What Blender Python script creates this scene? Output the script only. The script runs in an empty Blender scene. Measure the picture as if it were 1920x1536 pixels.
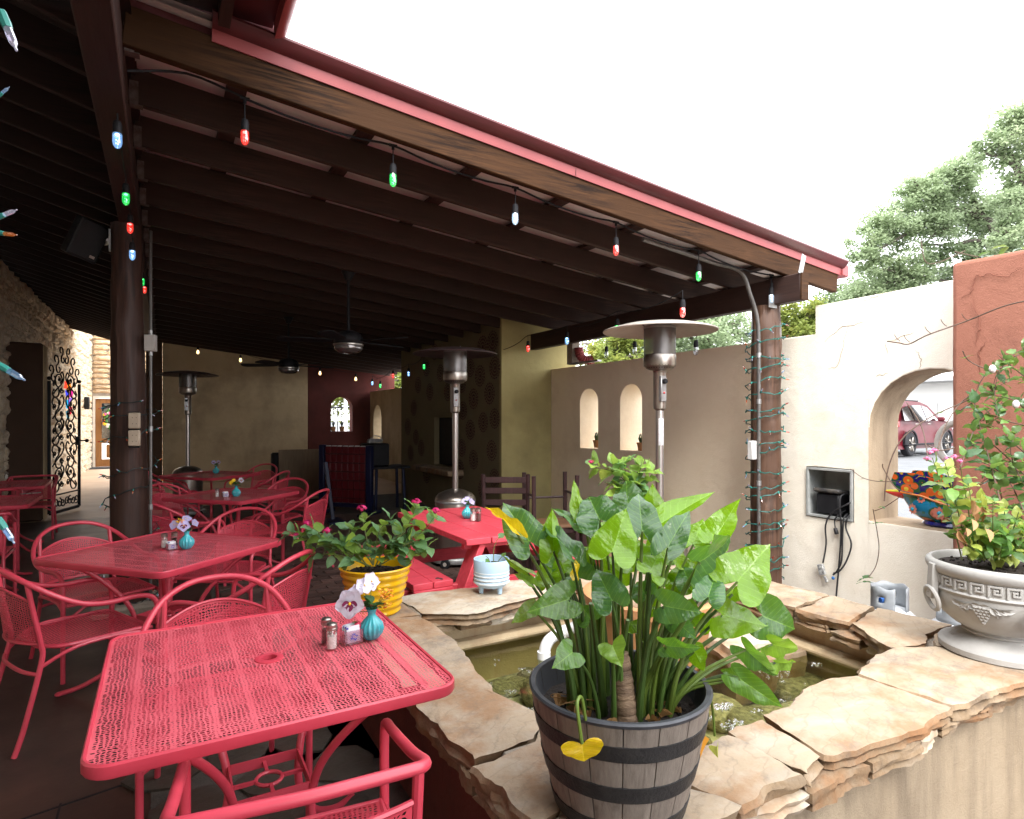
import bpy, math, random
from mathutils import Vector, Matrix, Euler, noise as mnoise
from math import radians, sin, cos, pi, atan2, sqrt, hypot
random.seed(7)
sc = bpy.context.scene
COL = sc.collection

# ------------------------------------------------------------------ camera, light, exposure
EYE = 1.48
YAW = radians(29.73)
FPX = 1147.0                       # focal length in pixels of the 1920 px wide photograph
cd = bpy.data.cameras.new('camera')
cam = bpy.data.objects.new('camera', cd); COL.objects.link(cam)
cam.location = (0, 0, EYE); cam.rotation_euler = (pi/2, 0, -YAW)
cd.sensor_width = 36; cd.lens = FPX/1920*36; cd.shift_y = 17/1920
cd.clip_start = .05; cd.clip_end = 600
sc.camera = cam

SUN_EL, SUN_AZ = radians(46), radians(205)      # azimuth from +Y towards +X
w = bpy.data.worlds.new('World'); sc.world = w; w.use_nodes = True
nt = w.node_tree; nt.nodes.clear()
sky = nt.nodes.new('ShaderNodeTexSky'); sky.sky_type = 'NISHITA'; sky.sun_disc = False
sky.sun_elevation = SUN_EL; sky.sun_rotation = SUN_AZ
mx = nt.nodes.new('ShaderNodeMix'); mx.data_type = 'RGBA'; mx.inputs[0].default_value = .88
nt.links.new(sky.outputs[0], mx.inputs[6]); mx.inputs[7].default_value = (10.5, 10.6, 10.9, 1)   # cloud cover
bg = nt.nodes.new('ShaderNodeBackground'); bg.inputs[1].default_value = .118
wo = nt.nodes.new('ShaderNodeOutputWorld')
nt.links.new(mx.outputs[2], bg.inputs[0]); nt.links.new(bg.outputs[0], wo.inputs[0])
sl = bpy.data.lights.new('sun', 'SUN'); sl.energy = 1.1; sl.angle = radians(24); sl.color = (1, .965, .91)
so = bpy.data.objects.new('sun', sl); COL.objects.link(so)
sd = Vector((cos(SUN_EL)*sin(SUN_AZ), cos(SUN_EL)*cos(SUN_AZ), sin(SUN_EL)))
so.rotation_euler = sd.to_track_quat('Z', 'Y').to_euler()
sc.view_settings.view_transform = 'Standard'; sc.view_settings.look = 'None'
sc.view_settings.exposure = 2.2; sc.view_settings.gamma = 1; sc.view_settings.use_curve_mapping = False
sc.cycles.max_bounces = 10; sc.cycles.diffuse_bounces = 5; sc.cycles.transparent_max_bounces = 12
sc.cycles.sample_clamp_indirect = 6

# ------------------------------------------------------------------ measuring: photo pixel -> point on a known plane
CY, SY = cos(YAW), sin(YAW)
def dep(px, py, d):
    a = (px-960)/FPX*d
    return Vector((CY*a+SY*d, -SY*a+CY*d, EYE-(py-785)/FPX*d))
def ath(px, py, h): return dep(px, py, FPX*(EYE-h)/(py-785))
def aty(px, py, Y): return dep(px, py, Y/(CY-SY*(px-960)/FPX))
def atx(px, py, X): return dep(px, py, X/(SY+CY*(px-960)/FPX))

# ------------------------------------------------------------------ mesh builder
def rotm(rx=0, ry=0, rz=0): return Euler((rx, ry, rz)).to_matrix()
def frame_of(d, up=Vector((0, 0, 1))):
    z = Vector(d).normalized()
    u = up if abs(z.dot(up)) < .97 else Vector((0, 1, 0))
    x = u.cross(z).normalized(); y = z.cross(x)
    return Matrix((x, y, z)).transposed()
ORG = {}
class MB:
    def __init__(s): s.v = []; s.f = []; s.mi = []; s.m = 0; s.weld = False
    def add(s, vs, fs):
        o = len(s.v); s.v += [Vector(q) for q in vs]
        for f in fs: s.f.append([i+o for i in f]); s.mi.append(s.m)
        return s
    def box(s, c, d, R=None, bev=0):
        c = Vector(c); h = [q/2 for q in d]; vs = []
        if bev <= 0:
            for z in (-1, 1):
                for y in (-1, 1):
                    for x in (-1, 1): vs.append(Vector((x*h[0], y*h[1], z*h[2])))
            fs = [(0, 2, 3, 1), (4, 5, 7, 6), (0, 1, 5, 4), (2, 6, 7, 3), (0, 4, 6, 2), (1, 3, 7, 5)]
        else:
            b = min(bev, min(h)*.9); idx = {}
            for z in (-1, 1):
                for y in (-1, 1):
                    for x in (-1, 1):
                        for a in range(3):
                            q = [x*(h[0]-b), y*(h[1]-b), z*(h[2]-b)]; q[a] = (x, y, z)[a]*h[a]
                            idx[(x, y, z, a)] = len(vs); vs.append(Vector(q))
            fs = []
            for a in range(3):
                o1, o2 = [(1, 2), (2, 0), (0, 1)][a]
                for sg in (-1, 1):
                    q = []
                    for (i, j) in ((-1, -1), (1, -1), (1, 1), (-1, 1)):
                        t = [0, 0, 0]; t[a] = sg; t[o1] = i; t[o2] = j; q.append(idx[(*t, a)])
                    fs.append(q if sg > 0 else q[::-1])
                    # the four edges along axis a
                for (i, j) in ((-1, -1), (1, -1), (1, 1), (-1, 1)):
                    t0 = [0, 0, 0]; t0[a] = -1; t0[o1] = i; t0[o2] = j; t1 = list(t0); t1[a] = 1
                    q = [idx[(*t0, o1)], idx[(*t1, o1)], idx[(*t1, o2)], idx[(*t0, o2)]]
                    fs.append(q if i*j < 0 else q[::-1])
            for z in (-1, 1):
                for y in (-1, 1):
                    for x in (-1, 1):
                        q = [idx[(x, y, z, 0)], idx[(x, y, z, 1)], idx[(x, y, z, 2)]]
                        fs.append(q if x*y*z > 0 else q[::-1])
        if R is not None: vs = [R @ q for q in vs]
        return s.add([q+c for q in vs], fs)
    def bar(s, p0, p1, wd, ht, bev=0, up=Vector((0, 0, 1))):
        p0, p1 = Vector(p0), Vector(p1); d = p1-p0
        return s.box((p0+p1)/2, (wd, ht, d.length), frame_of(d, up), bev)
    def tube(s, pts, r, n=8, closed=False, cap=True, flat=1):
        pts = [Vector(p) for p in pts]; N = len(pts); rs = r if isinstance(r, (list, tuple)) else [r]*N
        T = []
        for i in range(N):
            a = pts[(i-1) % N] if (closed or i) else pts[0]; b = pts[(i+1) % N] if (closed or i < N-1) else pts[-1]
            t = b-a; T.append(t.normalized() if t.length > 1e-9 else Vector((0, 0, 1)))
        x = frame_of(T[0]).col[0].copy(); vs = []
        for i in range(N):
            x = (x-T[i]*x.dot(T[i])); x = x.normalized() if x.length > 1e-6 else frame_of(T[i]).col[0].copy()
            y = T[i].cross(x)
            for k in range(n):
                a = 2*pi*k/n; vs.append(pts[i]+x*(rs[i]*cos(a))+y*(rs[i]*flat*sin(a)))
        fs = []
        for i in range(N if closed else N-1):
            j = (i+1) % N
            for k in range(n): fs.append((i*n+k, i*n+(k+1) % n, j*n+(k+1) % n, j*n+k))
        if cap and not closed: fs += [tuple(range(n-1, -1, -1)), tuple((N-1)*n+k for k in range(n))]
        return s.add(vs, fs)
    def lathe(s, prof, n=24, c=(0, 0, 0), R=None, a0=0, a1=2*pi, fn=None):
        full = abs(a1-a0-2*pi) < 1e-6; c = Vector(c); cols = n if full else n+1; vs = []
        for i in range(cols):
            a = a0+(a1-a0)*i/n
            for (r, z) in prof:
                if fn: r, z = fn(r, z, a)
                q = Vector((r*cos(a), r*sin(a), z)); vs.append((R @ q if R is not None else q)+c)
        m = len(prof); fs = []
        for i in range(n):
            j = (i+1) % cols
            for k in range(m-1): fs.append((i*m+k, j*m+k, j*m+k+1, i*m+k+1))
        return s.add(vs, fs)
    def ball(s, c, r, n=10, m=6, R=None):
        if not isinstance(r, (list, tuple)): r = (r, r, r)
        c = Vector(c); vs = [Vector((0, 0, -r[2]))]
        for j in range(1, m):
            t = -pi/2+pi*j/m
            for i in range(n): vs.append(Vector((r[0]*cos(t)*cos(2*pi*i/n), r[1]*cos(t)*sin(2*pi*i/n), r[2]*sin(t))))
        vs.append(Vector((0, 0, r[2]))); fs = []
        for i in range(n): fs.append((0, 1+(i+1) % n, 1+i))
        for j in range(m-2):
            for i in range(n): a = 1+j*n; fs.append((a+i, a+(i+1) % n, a+n+(i+1) % n, a+n+i))
        a = 1+(m-2)*n
        for i in range(n): fs.append((a+i, a+(i+1) % n, len(vs)-1))
        if R is not None: vs = [R @ q for q in vs]
        return s.add([q+c for q in vs], fs)
    def prism(s, poly, z0, z1):
        n = len(poly); vs = [(x, y, z0) for x, y in poly]+[(x, y, z1) for x, y in poly]
        fs = [tuple(range(n-1, -1, -1)), tuple(range(n, 2*n))]+[(i, (i+1) % n, n+(i+1) % n, n+i) for i in range(n)]
        return s.add(vs, fs)
    def build(s, name, mats, parent=None, world=False, smooth=38, label=None, kind=None, mod=None):
        me = bpy.data.meshes.new(name); off = ORG.get(parent, Vector()) if (world and parent) else Vector()
        me.from_pydata([q-off for q in s.v], [], s.f)
        mats = mats if isinstance(mats, (list, tuple)) else [mats]
        for m in mats: me.materials.append(m)
        if len(mats) > 1: me.polygons.foreach_set('material_index', s.mi)
        if s.weld:
            import bmesh
            bm = bmesh.new(); bm.from_mesh(me); bmesh.ops.remove_doubles(bm, verts=bm.verts, dist=1e-5)
            bmesh.ops.recalc_face_normals(bm, faces=bm.faces); bm.to_mesh(me); bm.free()
        if smooth:
            me.polygons.foreach_set('use_smooth', [True]*len(me.polygons)); me.set_sharp_from_angle(angle=radians(smooth))
        me.update()
        return put(me, name, parent, label=label, kind=kind)
def put(me, name, parent=None, loc=None, R=None, scale=None, label=None, kind=None):
    o = bpy.data.objects.new(name, me); COL.objects.link(o)
    if parent: o.parent = parent; ORG[o] = ORG.get(parent, Vector())
    if R is not None: M = (R.to_4x4() if hasattr(R, 'to_4x4') else R)
    else: M = Matrix.Identity(4)
    if scale is not None:
        if not isinstance(scale, (tuple, list, Vector)): scale = (scale,)*3
        M = M @ Matrix.Diagonal((*scale, 1))
    if loc is not None: M = Matrix.Translation(Vector(loc)) @ M
    if loc is not None or R is not None or scale is not None: o.matrix_basis = M
    if label: o['label'] = label
    if kind: o['kind'] = kind
    return o
def steal(o):
    me = o.data; bpy.data.objects.remove(o); return me
def thing(name, label, cat, loc=(0, 0, 0), rz=0, group=None, scale=None):
    o = bpy.data.objects.new(name, None); COL.objects.link(o); o.location = loc; o.rotation_euler = (0, 0, rz)
    o.empty_display_size = .1
    if scale: o.scale = scale
    o['label'] = label; o['category'] = cat
    if group: o['group'] = group
    ORG[o] = Vector(loc); return o
def tag(o, label, cat, group=None):
    o['label'] = label; o['category'] = cat
    if group: o['group'] = group
    return o
def struct(o): o['kind'] = 'structure'; return o
def dup(root, loc, rz, label, group=None, scale=None):
    r = root.copy(); COL.objects.link(r); r.location = loc; r.rotation_euler = (0, 0, rz); r['label'] = label
    if scale: r.scale = scale
    if group: r['group'] = group
    ORG[r] = Vector(loc)
    for ch in list(root.children):
        c = ch.copy(); COL.objects.link(c); c.parent = r
        for g in ch.children:
            d = g.copy(); COL.objects.link(d); d.parent = c
    return r
def smooth_path(pts, k=6, closed=False):
    P = [Vector(p) for p in pts]; out = []; n = len(P)
    for i in range(n if closed else n-1):
        g = (lambda j: P[j % n]) if closed else (lambda j: P[max(0, min(n-1, j))])
        a, b, c, d = g(i-1), g(i), g(i+1), g(i+2)
        for t in range(k):
            t = t/k
            out.append(.5*((2*b)+(c-a)*t+(2*a-5*b+4*c-d)*t*t+(3*b-a-3*c+d)*t**3))
    if not closed: out.append(P[-1])
    return out
def nz(p, s=1.0): return mnoise.noise(Vector(p)*s)
def facing(fx, fy): return atan2(-fx, fy)
def modifier_bevel(o, wd, seg=3, ang=50):
    b = o.modifiers.new('bevel', 'BEVEL'); b.width = wd; b.segments = seg; b.limit_method = 'ANGLE'; b.angle_limit = radians(ang)

# ------------------------------------------------------------------ materials
def srgb(r, g, b):
    f = lambda c: (c/255/12.92 if c/255 <= .04045 else ((c/255+.055)/1.055)**2.4)
    return (f(r), f(g), f(b))
class NT:
    def __init__(s, name):
        s.m = bpy.data.materials.new(name); s.m.use_nodes = True; s.t = s.m.node_tree; s.t.nodes.clear()
        s.out = s.n('ShaderNodeOutputMaterial'); s.tc = s.n('ShaderNodeTexCoord')
    def n(s, t, **k):
        q = s.t.nodes.new(t)
        for a, b in k.items(): setattr(q, a, b)
        return q
    def l(s, a, b): s.t.links.new(a, b)
    def coord(s, stretch=None, rot=None, src='Object'):
        if stretch is None and rot is None: return s.tc.outputs[src]
        mp = s.n('ShaderNodeMapping'); s.l(s.tc.outputs[src], mp.inputs[0])
        if stretch: mp.inputs[3].default_value = stretch
        if rot: mp.inputs[2].default_value = rot
        return mp.outputs[0]
    def noise(s, scale, detail=4, rough=.55, co=None, dist=0):
        q = s.n('ShaderNodeTexNoise'); q.inputs['Scale'].default_value = scale; q.inputs['Detail'].default_value = detail
        q.inputs['Roughness'].default_value = rough; q.inputs['Distortion'].default_value = dist
        s.l(co if co is not None else s.tc.outputs['Object'], q.inputs['Vector']); return q.outputs['Fac']
    def ramp(s, fac, stops, interp='LINEAR'):
        q = s.n('ShaderNodeValToRGB'); q.color_ramp.interpolation = interp; e = q.color_ramp.elements
        while len(e) < len(stops): e.new(.5)
        for i, (p, c) in enumerate(stops):
            e[i].position = p; e[i].color = (*c, 1) if len(c) == 3 else c
        s.l(fac, q.inputs[0]); return q.outputs[0]
    def mix(s, fac, a, b, mode='MIX'):
        q = s.n('ShaderNodeMix', data_type='RGBA', blend_type=mode)
        for i, x in ((0, fac), (6, a), (7, b)):
            if hasattr(x, 'is_linked') or hasattr(x, 'links'): s.l(x, q.inputs[i])
            elif i == 0: q.inputs[0].default_value = x
            else: q.inputs[i].default_value = (*x, 1)
        return q.outputs[2]
    def bump(s, h, strength=.3, dist=.01, nrm=None):
        q = s.n('ShaderNodeBump'); q.inputs['Strength'].default_value = strength; q.inputs['Distance'].default_value = dist
        s.l(h, q.inputs['Height'])
        if nrm is not None: s.l(nrm, q.inputs['Normal'])
        return q.outputs[0]
    def pbsdf(s, color, rough=.6, metal=0, nrm=None, spec=.5, coat=0, emit=None, estr=0, trans=0, ior=1.45, alpha=None, sub=0):
        q = s.n('ShaderNodeBsdfPrincipled')
        for k, x in (('Base Color', color), ('Roughness', rough), ('Metallic', metal), ('Normal', nrm)):
            if x is None: continue
            if hasattr(x, 'links'): s.l(x, q.inputs[k])
            else: q.inputs[k].default_value = (*x, 1) if isinstance(x, tuple) else x
        q.inputs['Specular IOR Level'].default_value = spec; q.inputs['Coat Weight'].default_value = coat
        q.inputs['Transmission Weight'].default_value = trans; q.inputs['IOR'].default_value = ior
        if emit: q.inputs['Emission Color'].default_value = (*emit, 1); q.inputs['Emission Strength'].default_value = estr
        return q
    def done(s, sh): s.l(sh.outputs[0] if hasattr(sh, 'outputs') else sh, s.out.inputs[0]); return s.m
def M(name, c1, c2=None, scale=6, rough=.6, metal=0, bump=0, bscale=60, detail=5, stretch=None, spec=.5, coat=0, lo=.35, hi=.65, rvar=.08, bdist=.01, rand=0):
    t = NT(name); co = t.coord(stretch)
    c2 = c2 or tuple(x*.82 for x in c1)
    f = t.noise(scale, detail, .6, co)
    col = t.ramp(f, [(lo, c1), (hi, c2)])
    if rand:
        oi = t.n('ShaderNodeObjectInfo'); hs = t.n('ShaderNodeHueSaturation')
        mr = t.n('ShaderNodeMapRange'); mr.inputs[3].default_value = 1-rand; mr.inputs[4].default_value = 1+rand
        t.l(oi.outputs['Random'], mr.inputs[0]); t.l(mr.outputs[0], hs.inputs['Value']); t.l(col, hs.inputs['Color']); col = hs.outputs[0]
    rr = t.n('ShaderNodeMapRange'); rr.inputs[3].default_value = max(.02, rough-rvar); rr.inputs[4].default_value = min(1, rough+rvar)
    t.l(t.noise(scale*2.3, 3, .5, co), rr.inputs[0])
    nrm = t.bump(t.noise(bscale, 4, .6, co), bump, bdist) if bump else None
    return t.done(t.pbsdf(col, rr.outputs[0], metal, nrm, spec, coat))
def leafmat(name, top, under, rough=.32, trans=.45, yellow=None, vein=True):
    t = NT(name); geo = t.n('ShaderNodeNewGeometry')
    oi = t.n('ShaderNodeObjectInfo')
    n1 = t.noise(9, 3)
    topc = t.ramp(n1, [(.3, top), (.72, tuple(x*.7 for x in top))])
    col = t.mix(geo.outputs['Backfacing'], topc, under)
    hs = t.n('ShaderNodeHueSaturation'); mr = t.n('ShaderNodeMapRange'); mr.inputs[3].default_value = .72; mr.inputs[4].default_value = 1.3
    t.l(oi.outputs['Random'], mr.inputs[0]); t.l(mr.outputs[0], hs.inputs['Value']); t.l(col, hs.inputs['Color']); col = hs.outputs[0]
    if yellow:
        col = t.mix(t.ramp(t.noise(4, 4), [(.58, (0, 0, 0)), (.7, (1, 1, 1))]), col, yellow)
    nrm = t.bump(t.noise(30, 2), .12, .004)
    p = t.pbsdf(col, rough, 0, nrm, .5)
    tr = t.n('ShaderNodeBsdfTranslucent'); ty = t.mix(.5, col, tuple(min(1, x*1.9) for x in under)); t.l(ty, tr.inputs[0])
    ms = t.n('ShaderNodeMixShader'); ms.inputs[0].default_value = trans
    t.l(p.outputs[0], ms.inputs[1]); t.l(tr.outputs[0], ms.inputs[2])
    return t.done(ms)
def wood(name, c1, c2, axis=0, rough=.6, scale=1.0, bump=.35, spec=.4, wave=26):
    t = NT(name); st = [14, 14, 14]; st[axis] = .9
    co = t.coord(tuple(x*scale for x in st))
    f = t.noise(2.6, 7, .66, co, .9)
    big = t.noise(1.3*scale, 3)
    col = t.mix(t.ramp(big, [(.35, (0, 0, 0)), (.7, (1, 1, 1))]), t.ramp(f, [(.40, c1), (.60, c2)]), t.ramp(f, [(.42, tuple(x*.5 for x in c1)), (.62, c1)]))
    st2 = [60, 60, 60]; st2[axis] = 2.5
    fine = t.noise(1.0, 4, .7, t.coord(tuple(x*scale for x in st2)))
    nrm = t.bump(fine, bump, .004)
    return t.done(t.pbsdf(col, rough, 0, nrm, spec))
def stucco(name, c1, c2, dirt=None, dscale=1.2, bump=.5, grain=110, streak=0, lo=.45, hi=.75, rough=.9):
    t = NT(name)
    col = t.ramp(t.noise(2.2, 6, .6), [(.3, c1), (.72, c2)])
    if dirt:
        co = t.coord((dscale*2.5, dscale*2.5, dscale*.45)) if streak else t.coord((dscale,)*3)
        col = t.mix(t.ramp(t.noise(1.6, 6, .65, co), [(lo, (0, 0, 0)), (hi, (1, 1, 1))]), col, dirt)
    b1 = t.bump(t.noise(7, 4, .5), bump*.7, .02)
    nrm = t.bump(t.noise(grain, 4, .7), bump, .006, b1)
    return t.done(t.pbsdf(col, rough, 0, nrm, .2))
def plain(name, c, rough=.4, metal=0, spec=.5, coat=0, emit=None, estr=0, trans=0, ior=1.45):
    t = NT(name); return t.done(t.pbsdf(c, rough, metal, None, spec, coat, emit, estr, trans, ior))

m = {}
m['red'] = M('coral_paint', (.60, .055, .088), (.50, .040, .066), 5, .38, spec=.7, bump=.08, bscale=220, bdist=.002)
m['redtop'] = M('glare_paled_coral_paint', (.74, .135, .170), (.62, .085, .115), 4, .42, spec=.8, bump=.08, bscale=220, bdist=.002)  # sky glare on the tabletops put into this paler coral
m['redwood'] = M('red_painted_timber', (.62, .068, .095), (.50, .046, .066), 6, .45, bump=.2, bscale=40, stretch=(1, 6, 6), bdist=.003)
m['rafter'] = wood('dark_stained_rafter', (.054, .026, .018), (.015, .008, .006), 0, .66)
m['front'] = wood('weathered_stained_timber', (.068, .031, .013), (.009, .005, .0035), 0, .72, bump=.7, spec=.12)
m['rafter2'] = wood('near_black_rafter', (.030, .014, .011), (.012, .006, .005), 0, .7)
m['beamy'] = wood('dark_stained_beam', (.050, .025, .019), (.022, .011, .009), 1, .6)
m['girder'] = wood('reddish_brown_girder', (.046, .019, .014), (.018, .008, .007), 1, .65)
m['log'] = wood('varnished_log', (.135, .072, .046), (.034, .018, .012), 2, .45, bump=.7, scale=.8)
m['logdark'] = wood('dark_log', (.066, .029, .019), (.016, .008, .006), 2, .55, bump=.6, scale=.8)
m['sheet'] = M('pale_roof_sheet', (.72, .64, .62), (.64, .56, .55), 3, .55)
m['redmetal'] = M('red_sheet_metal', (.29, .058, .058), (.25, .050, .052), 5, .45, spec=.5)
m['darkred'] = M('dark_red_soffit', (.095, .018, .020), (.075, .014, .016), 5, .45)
m['steel'] = M('brushed_steel', (.44, .40, .36), (.28, .25, .22), 8, .32, .95, stretch=(1, 1, .2))
m['pole'] = M('steel_pole', (.50, .47, .45), (.36, .33, .32), 6, .3, .9, stretch=(1, 1, .15))
m['galv'] = M('galvanised_steel', (.40, .40, .40), (.28, .28, .28), 12, .45, .75)
m['conduit'] = M('grey_conduit', (.17, .16, .15), (.12, .115, .11), 12, .45, .5)
m['alum'] = M('pale_reflector', (.56, .52, .47), (.44, .40, .36), 4, .45, .35)
m['black'] = M('black_plastic', (.016, .016, .018), (.010, .010, .012), 10, .6, spec=.25)
m['iron'] = M('wrought_iron', (.010, .010, .012), (.006, .006, .007), 12, .5, .3)
m['wallshade'] = stucco('cream_stucco', (.87, .745, .57), (.82, .685, .505), (.62, .48, .33), .8, lo=.5, hi=.9)  # warm shade of the roofed stretch put into a tanner stucco colour
m['wallwhite'] = stucco('white_cream_stucco', (.90, .84, .73), (.85, .78, .65), (.68, .57, .43), .9, lo=.52, hi=.95)
m['wallred'] = stucco('terracotta_stucco', (.31, .135, .092), (.27, .113, .078), (.16, .068, .05), 1.2, bump=.8, lo=.55, hi=.8)
m['walldkred'] = stucco('dark_red_stucco', (.12, .036, .030), (.10, .030, .026), (.07, .026, .022), 1.0)
m['walldull'] = stucco('oxblood_pond_stucco', (.150, .048, .036), (.115, .038, .030), (.06, .028, .024), 1.6, bump=.6)
m['wallbeige'] = stucco('tan_stucco', (.54, .425, .265), (.49, .38, .23), (.26, .20, .13), .6)
m['wallolive'] = stucco('olive_stucco', (.42, .36, .165), (.37, .315, .14), (.27, .23, .11), .7)
m['wallbrown'] = stucco('dark_brown_stucco', (.085, .052, .036), (.070, .043, .030))
m['wallmed'] = stucco('dark_olive_plaster', (.20, .165, .095), (.17, .14, .08))
m['pondwall'] = stucco('stained_pond_render', (.38, .31, .22), (.32, .25, .17), (.105, .082, .062), 1.1, streak=1, lo=.40, hi=.78, bump=.7, grain=160)
m['pondin'] = stucco('pond_inner_render', (.56, .44, .28), (.45, .35, .22), (.34, .18, .09), 1.3, streak=1, lo=.5, hi=.85)
# limestone, flagstone, concrete, brick, water
def stonemat(name, base, warm, dark, rust, bump=.8, scale=1.0, rough=.8):
    t = NT(name); oi = t.n('ShaderNodeObjectInfo')
    ad = t.n('ShaderNodeVectorMath', operation='ADD'); sc_ = t.n('ShaderNodeVectorMath', operation='SCALE')
    cb = t.n('ShaderNodeCombineXYZ'); t.l(oi.outputs['Random'], cb.inputs[0]); t.l(oi.outputs['Random'], cb.inputs[1])
    t.l(cb.outputs[0], sc_.inputs[0]); sc_.inputs['Scale'].default_value = 13
    t.l(t.tc.outputs['Object'], ad.inputs[0]); t.l(sc_.outputs[0], ad.inputs[1]); co = ad.outputs[0]
    mp = t.n('ShaderNodeMapping'); t.l(co, mp.inputs[0]); mp.inputs[3].default_value = (scale, scale*2.3, scale*3)
    mp.inputs[2].default_value = (0, 0, .5)
    c = t.ramp(t.noise(2.2, 8, .62, mp.outputs[0], .8), [(.28, base), (.52, warm), (.75, tuple(x*.8 for x in base))])
    c = t.mix(t.ramp(t.noise(3.1, 6, .65, co), [(.47, (0, 0, 0)), (.62, (.8, .8, .8))]), c, rust)
    c = t.mix(t.ramp(t.noise(5.5, 8, .7, co), [(.52, (0, 0, 0)), (.68, (.7, .7, .7))]), c, dark)
    wv = t.n('ShaderNodeTexWave'); wv.inputs['Scale'].default_value = 3.2*scale; wv.inputs['Distortion'].default_value = 9; wv.inputs['Detail'].default_value = 4; wv.inputs['Detail Scale'].default_value = 1.4
    t.l(mp.outputs[0], wv.inputs['Vector'])
    c = t.mix(t.ramp(wv.outputs['Fac'], [(0, (.30, .30, .30)), (.05, (0, 0, 0))]), c, tuple(x*.55 for x in warm))
    b0 = t.bump(wv.outputs['Fac'], .10, .006); b1 = t.bump(t.noise(7, 9, .62, co), bump*.55, .014, b0); nrm = t.bump(t.noise(140, 4, .7, co), .35, .002, b1)
    return t.done(t.pbsdf(c, rough, 0, nrm, .3))
m['flag'] = stonemat('sandstone_slab', (.40, .345, .275), (.355, .275, .19), (.135, .115, .10), (.27, .15, .075), 1.5)
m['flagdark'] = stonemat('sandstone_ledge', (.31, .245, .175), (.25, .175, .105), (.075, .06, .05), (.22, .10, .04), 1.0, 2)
m['flagwhite'] = stonemat('pale_slab', (.56, .51, .44), (.50, .43, .33), (.22, .19, .16), (.36, .23, .13))
m['lime'] = stonemat('limestone_rubble', (.78, .69, .56), (.70, .59, .44), (.34, .29, .23), (.58, .42, .26), 1.6, 2.2, .95)
m['limeledge'] = stonemat('limestone_ledge', (.66, .56, .43), (.58, .44, .28), (.17, .14, .11), (.45, .26, .11), .8, 1.5, .9)
m['mortar'] = M('grey_mortar', (.36, .31, .25), (.27, .23, .18), 9, .95, bump=.7, bscale=90)
m['floormortar'] = M('dark_joint_mortar', (.085, .07, .058), (.055, .045, .038), 9, .9, bump=.6, bscale=120)
m['brick'] = M('brown_paver_brick', (.125, .070, .055), (.085, .052, .044), 8, .7, bump=.5, bscale=70, rand=.4)
m['floorflag'] = stonemat('grey_floor_flag', (.075, .064, .053), (.058, .048, .038), (.025, .022, .02), (.055, .038, .028), .7, 1.2, .5)
def concmat():
    t = NT('stained_concrete')
    c = t.ramp(t.noise(1.5, 7, .65), [(.3, (.072, .036, .025)), (.5, (.048, .026, .020)), (.7, (.028, .019, .016))])
    sx = t.n('ShaderNodeSeparateXYZ'); t.l(t.tc.outputs['Object'], sx.inputs[0])
    far = t.n('ShaderNodeMapRange'); far.inputs[1].default_value = 10.9; far.inputs[2].default_value = 11.1; t.l(sx.outputs[1], far.inputs[0])
    c2 = t.ramp(t.noise(1.1, 6, .65), [(.3, (.60, .45, .32)), (.7, (.48, .34, .23))])  # daylight at the passage end put into a paler floor colour
    c = t.mix(far.outputs[0], c, c2)
    rg = t.n('ShaderNodeMapRange'); rg.inputs[3].default_value = .34; rg.inputs[4].default_value = .62; t.l(t.noise(3, 5), rg.inputs[0])
    return t.done(t.pbsdf(c, rg.outputs[0], 0, t.bump(t.noise(60, 4, .6), .12, .004), .4))
m['conc'] = concmat()
m['asphalt'] = M('asphalt', (.145, .15, .155), (.11, .115, .12), 1.5, .85, bump=.4, bscale=150)
m['earth'] = M('pale_ground', (.30, .27, .22), (.24, .21, .17), .8, .95)
def watermat():
    t = NT('pond_water')
    b = t.bump(t.noise(9, 3, .5, None, .4), .28, .012)
    gl = t.n('ShaderNodeBsdfGlossy'); gl.inputs['Roughness'].default_value = .03; t.l(b, gl.inputs['Normal'])
    tr = t.n('ShaderNodeBsdfTransparent'); tr.inputs[0].default_value = (.80, .83, .60, 1)
    fr = t.n('ShaderNodeFresnel'); fr.inputs[0].default_value = 1.33; t.l(b, fr.inputs['Normal'])
    mxs = t.n('ShaderNodeMixShader'); t.l(fr.outputs[0], mxs.inputs[0]); t.l(tr.outputs[0], mxs.inputs[1]); t.l(gl.outputs[0], mxs.inputs[2])
    return t.done(mxs)
m['water'] = watermat()
m['rock'] = M('algae_pond_rock', (.36, .32, .20), (.11, .10, .06), 5, .6, bump=.6, bscale=30, rand=.35)
m['pondfloor'] = M('algae_pond_floor', (.52, .49, .33), (.14, .135, .09), 7, .7, bump=.4, lo=.42, hi=.6)
def bubmat():
    t = NT('bubble'); g = t.n('ShaderNodeBsdfGlossy'); g.inputs['Roughness'].default_value = .04; g.inputs[0].default_value = (.9, .92, .95, 1)
    tr = t.n('ShaderNodeBsdfTransparent'); lw = t.n('ShaderNodeLayerWeight'); lw.inputs[0].default_value = .45
    mp = t.n('ShaderNodeMapRange'); mp.inputs[3].default_value = .18; mp.inputs[4].default_value = .8; t.l(lw.outputs['Facing'], mp.inputs[0])
    mxs = t.n('ShaderNodeMixShader'); t.l(mp.outputs[0], mxs.inputs[0]); t.l(tr.outputs[0], mxs.inputs[1]); t.l(g.outputs[0], mxs.inputs[2]); return t.done(mxs)
m['bubble'] = bubmat()
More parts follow.
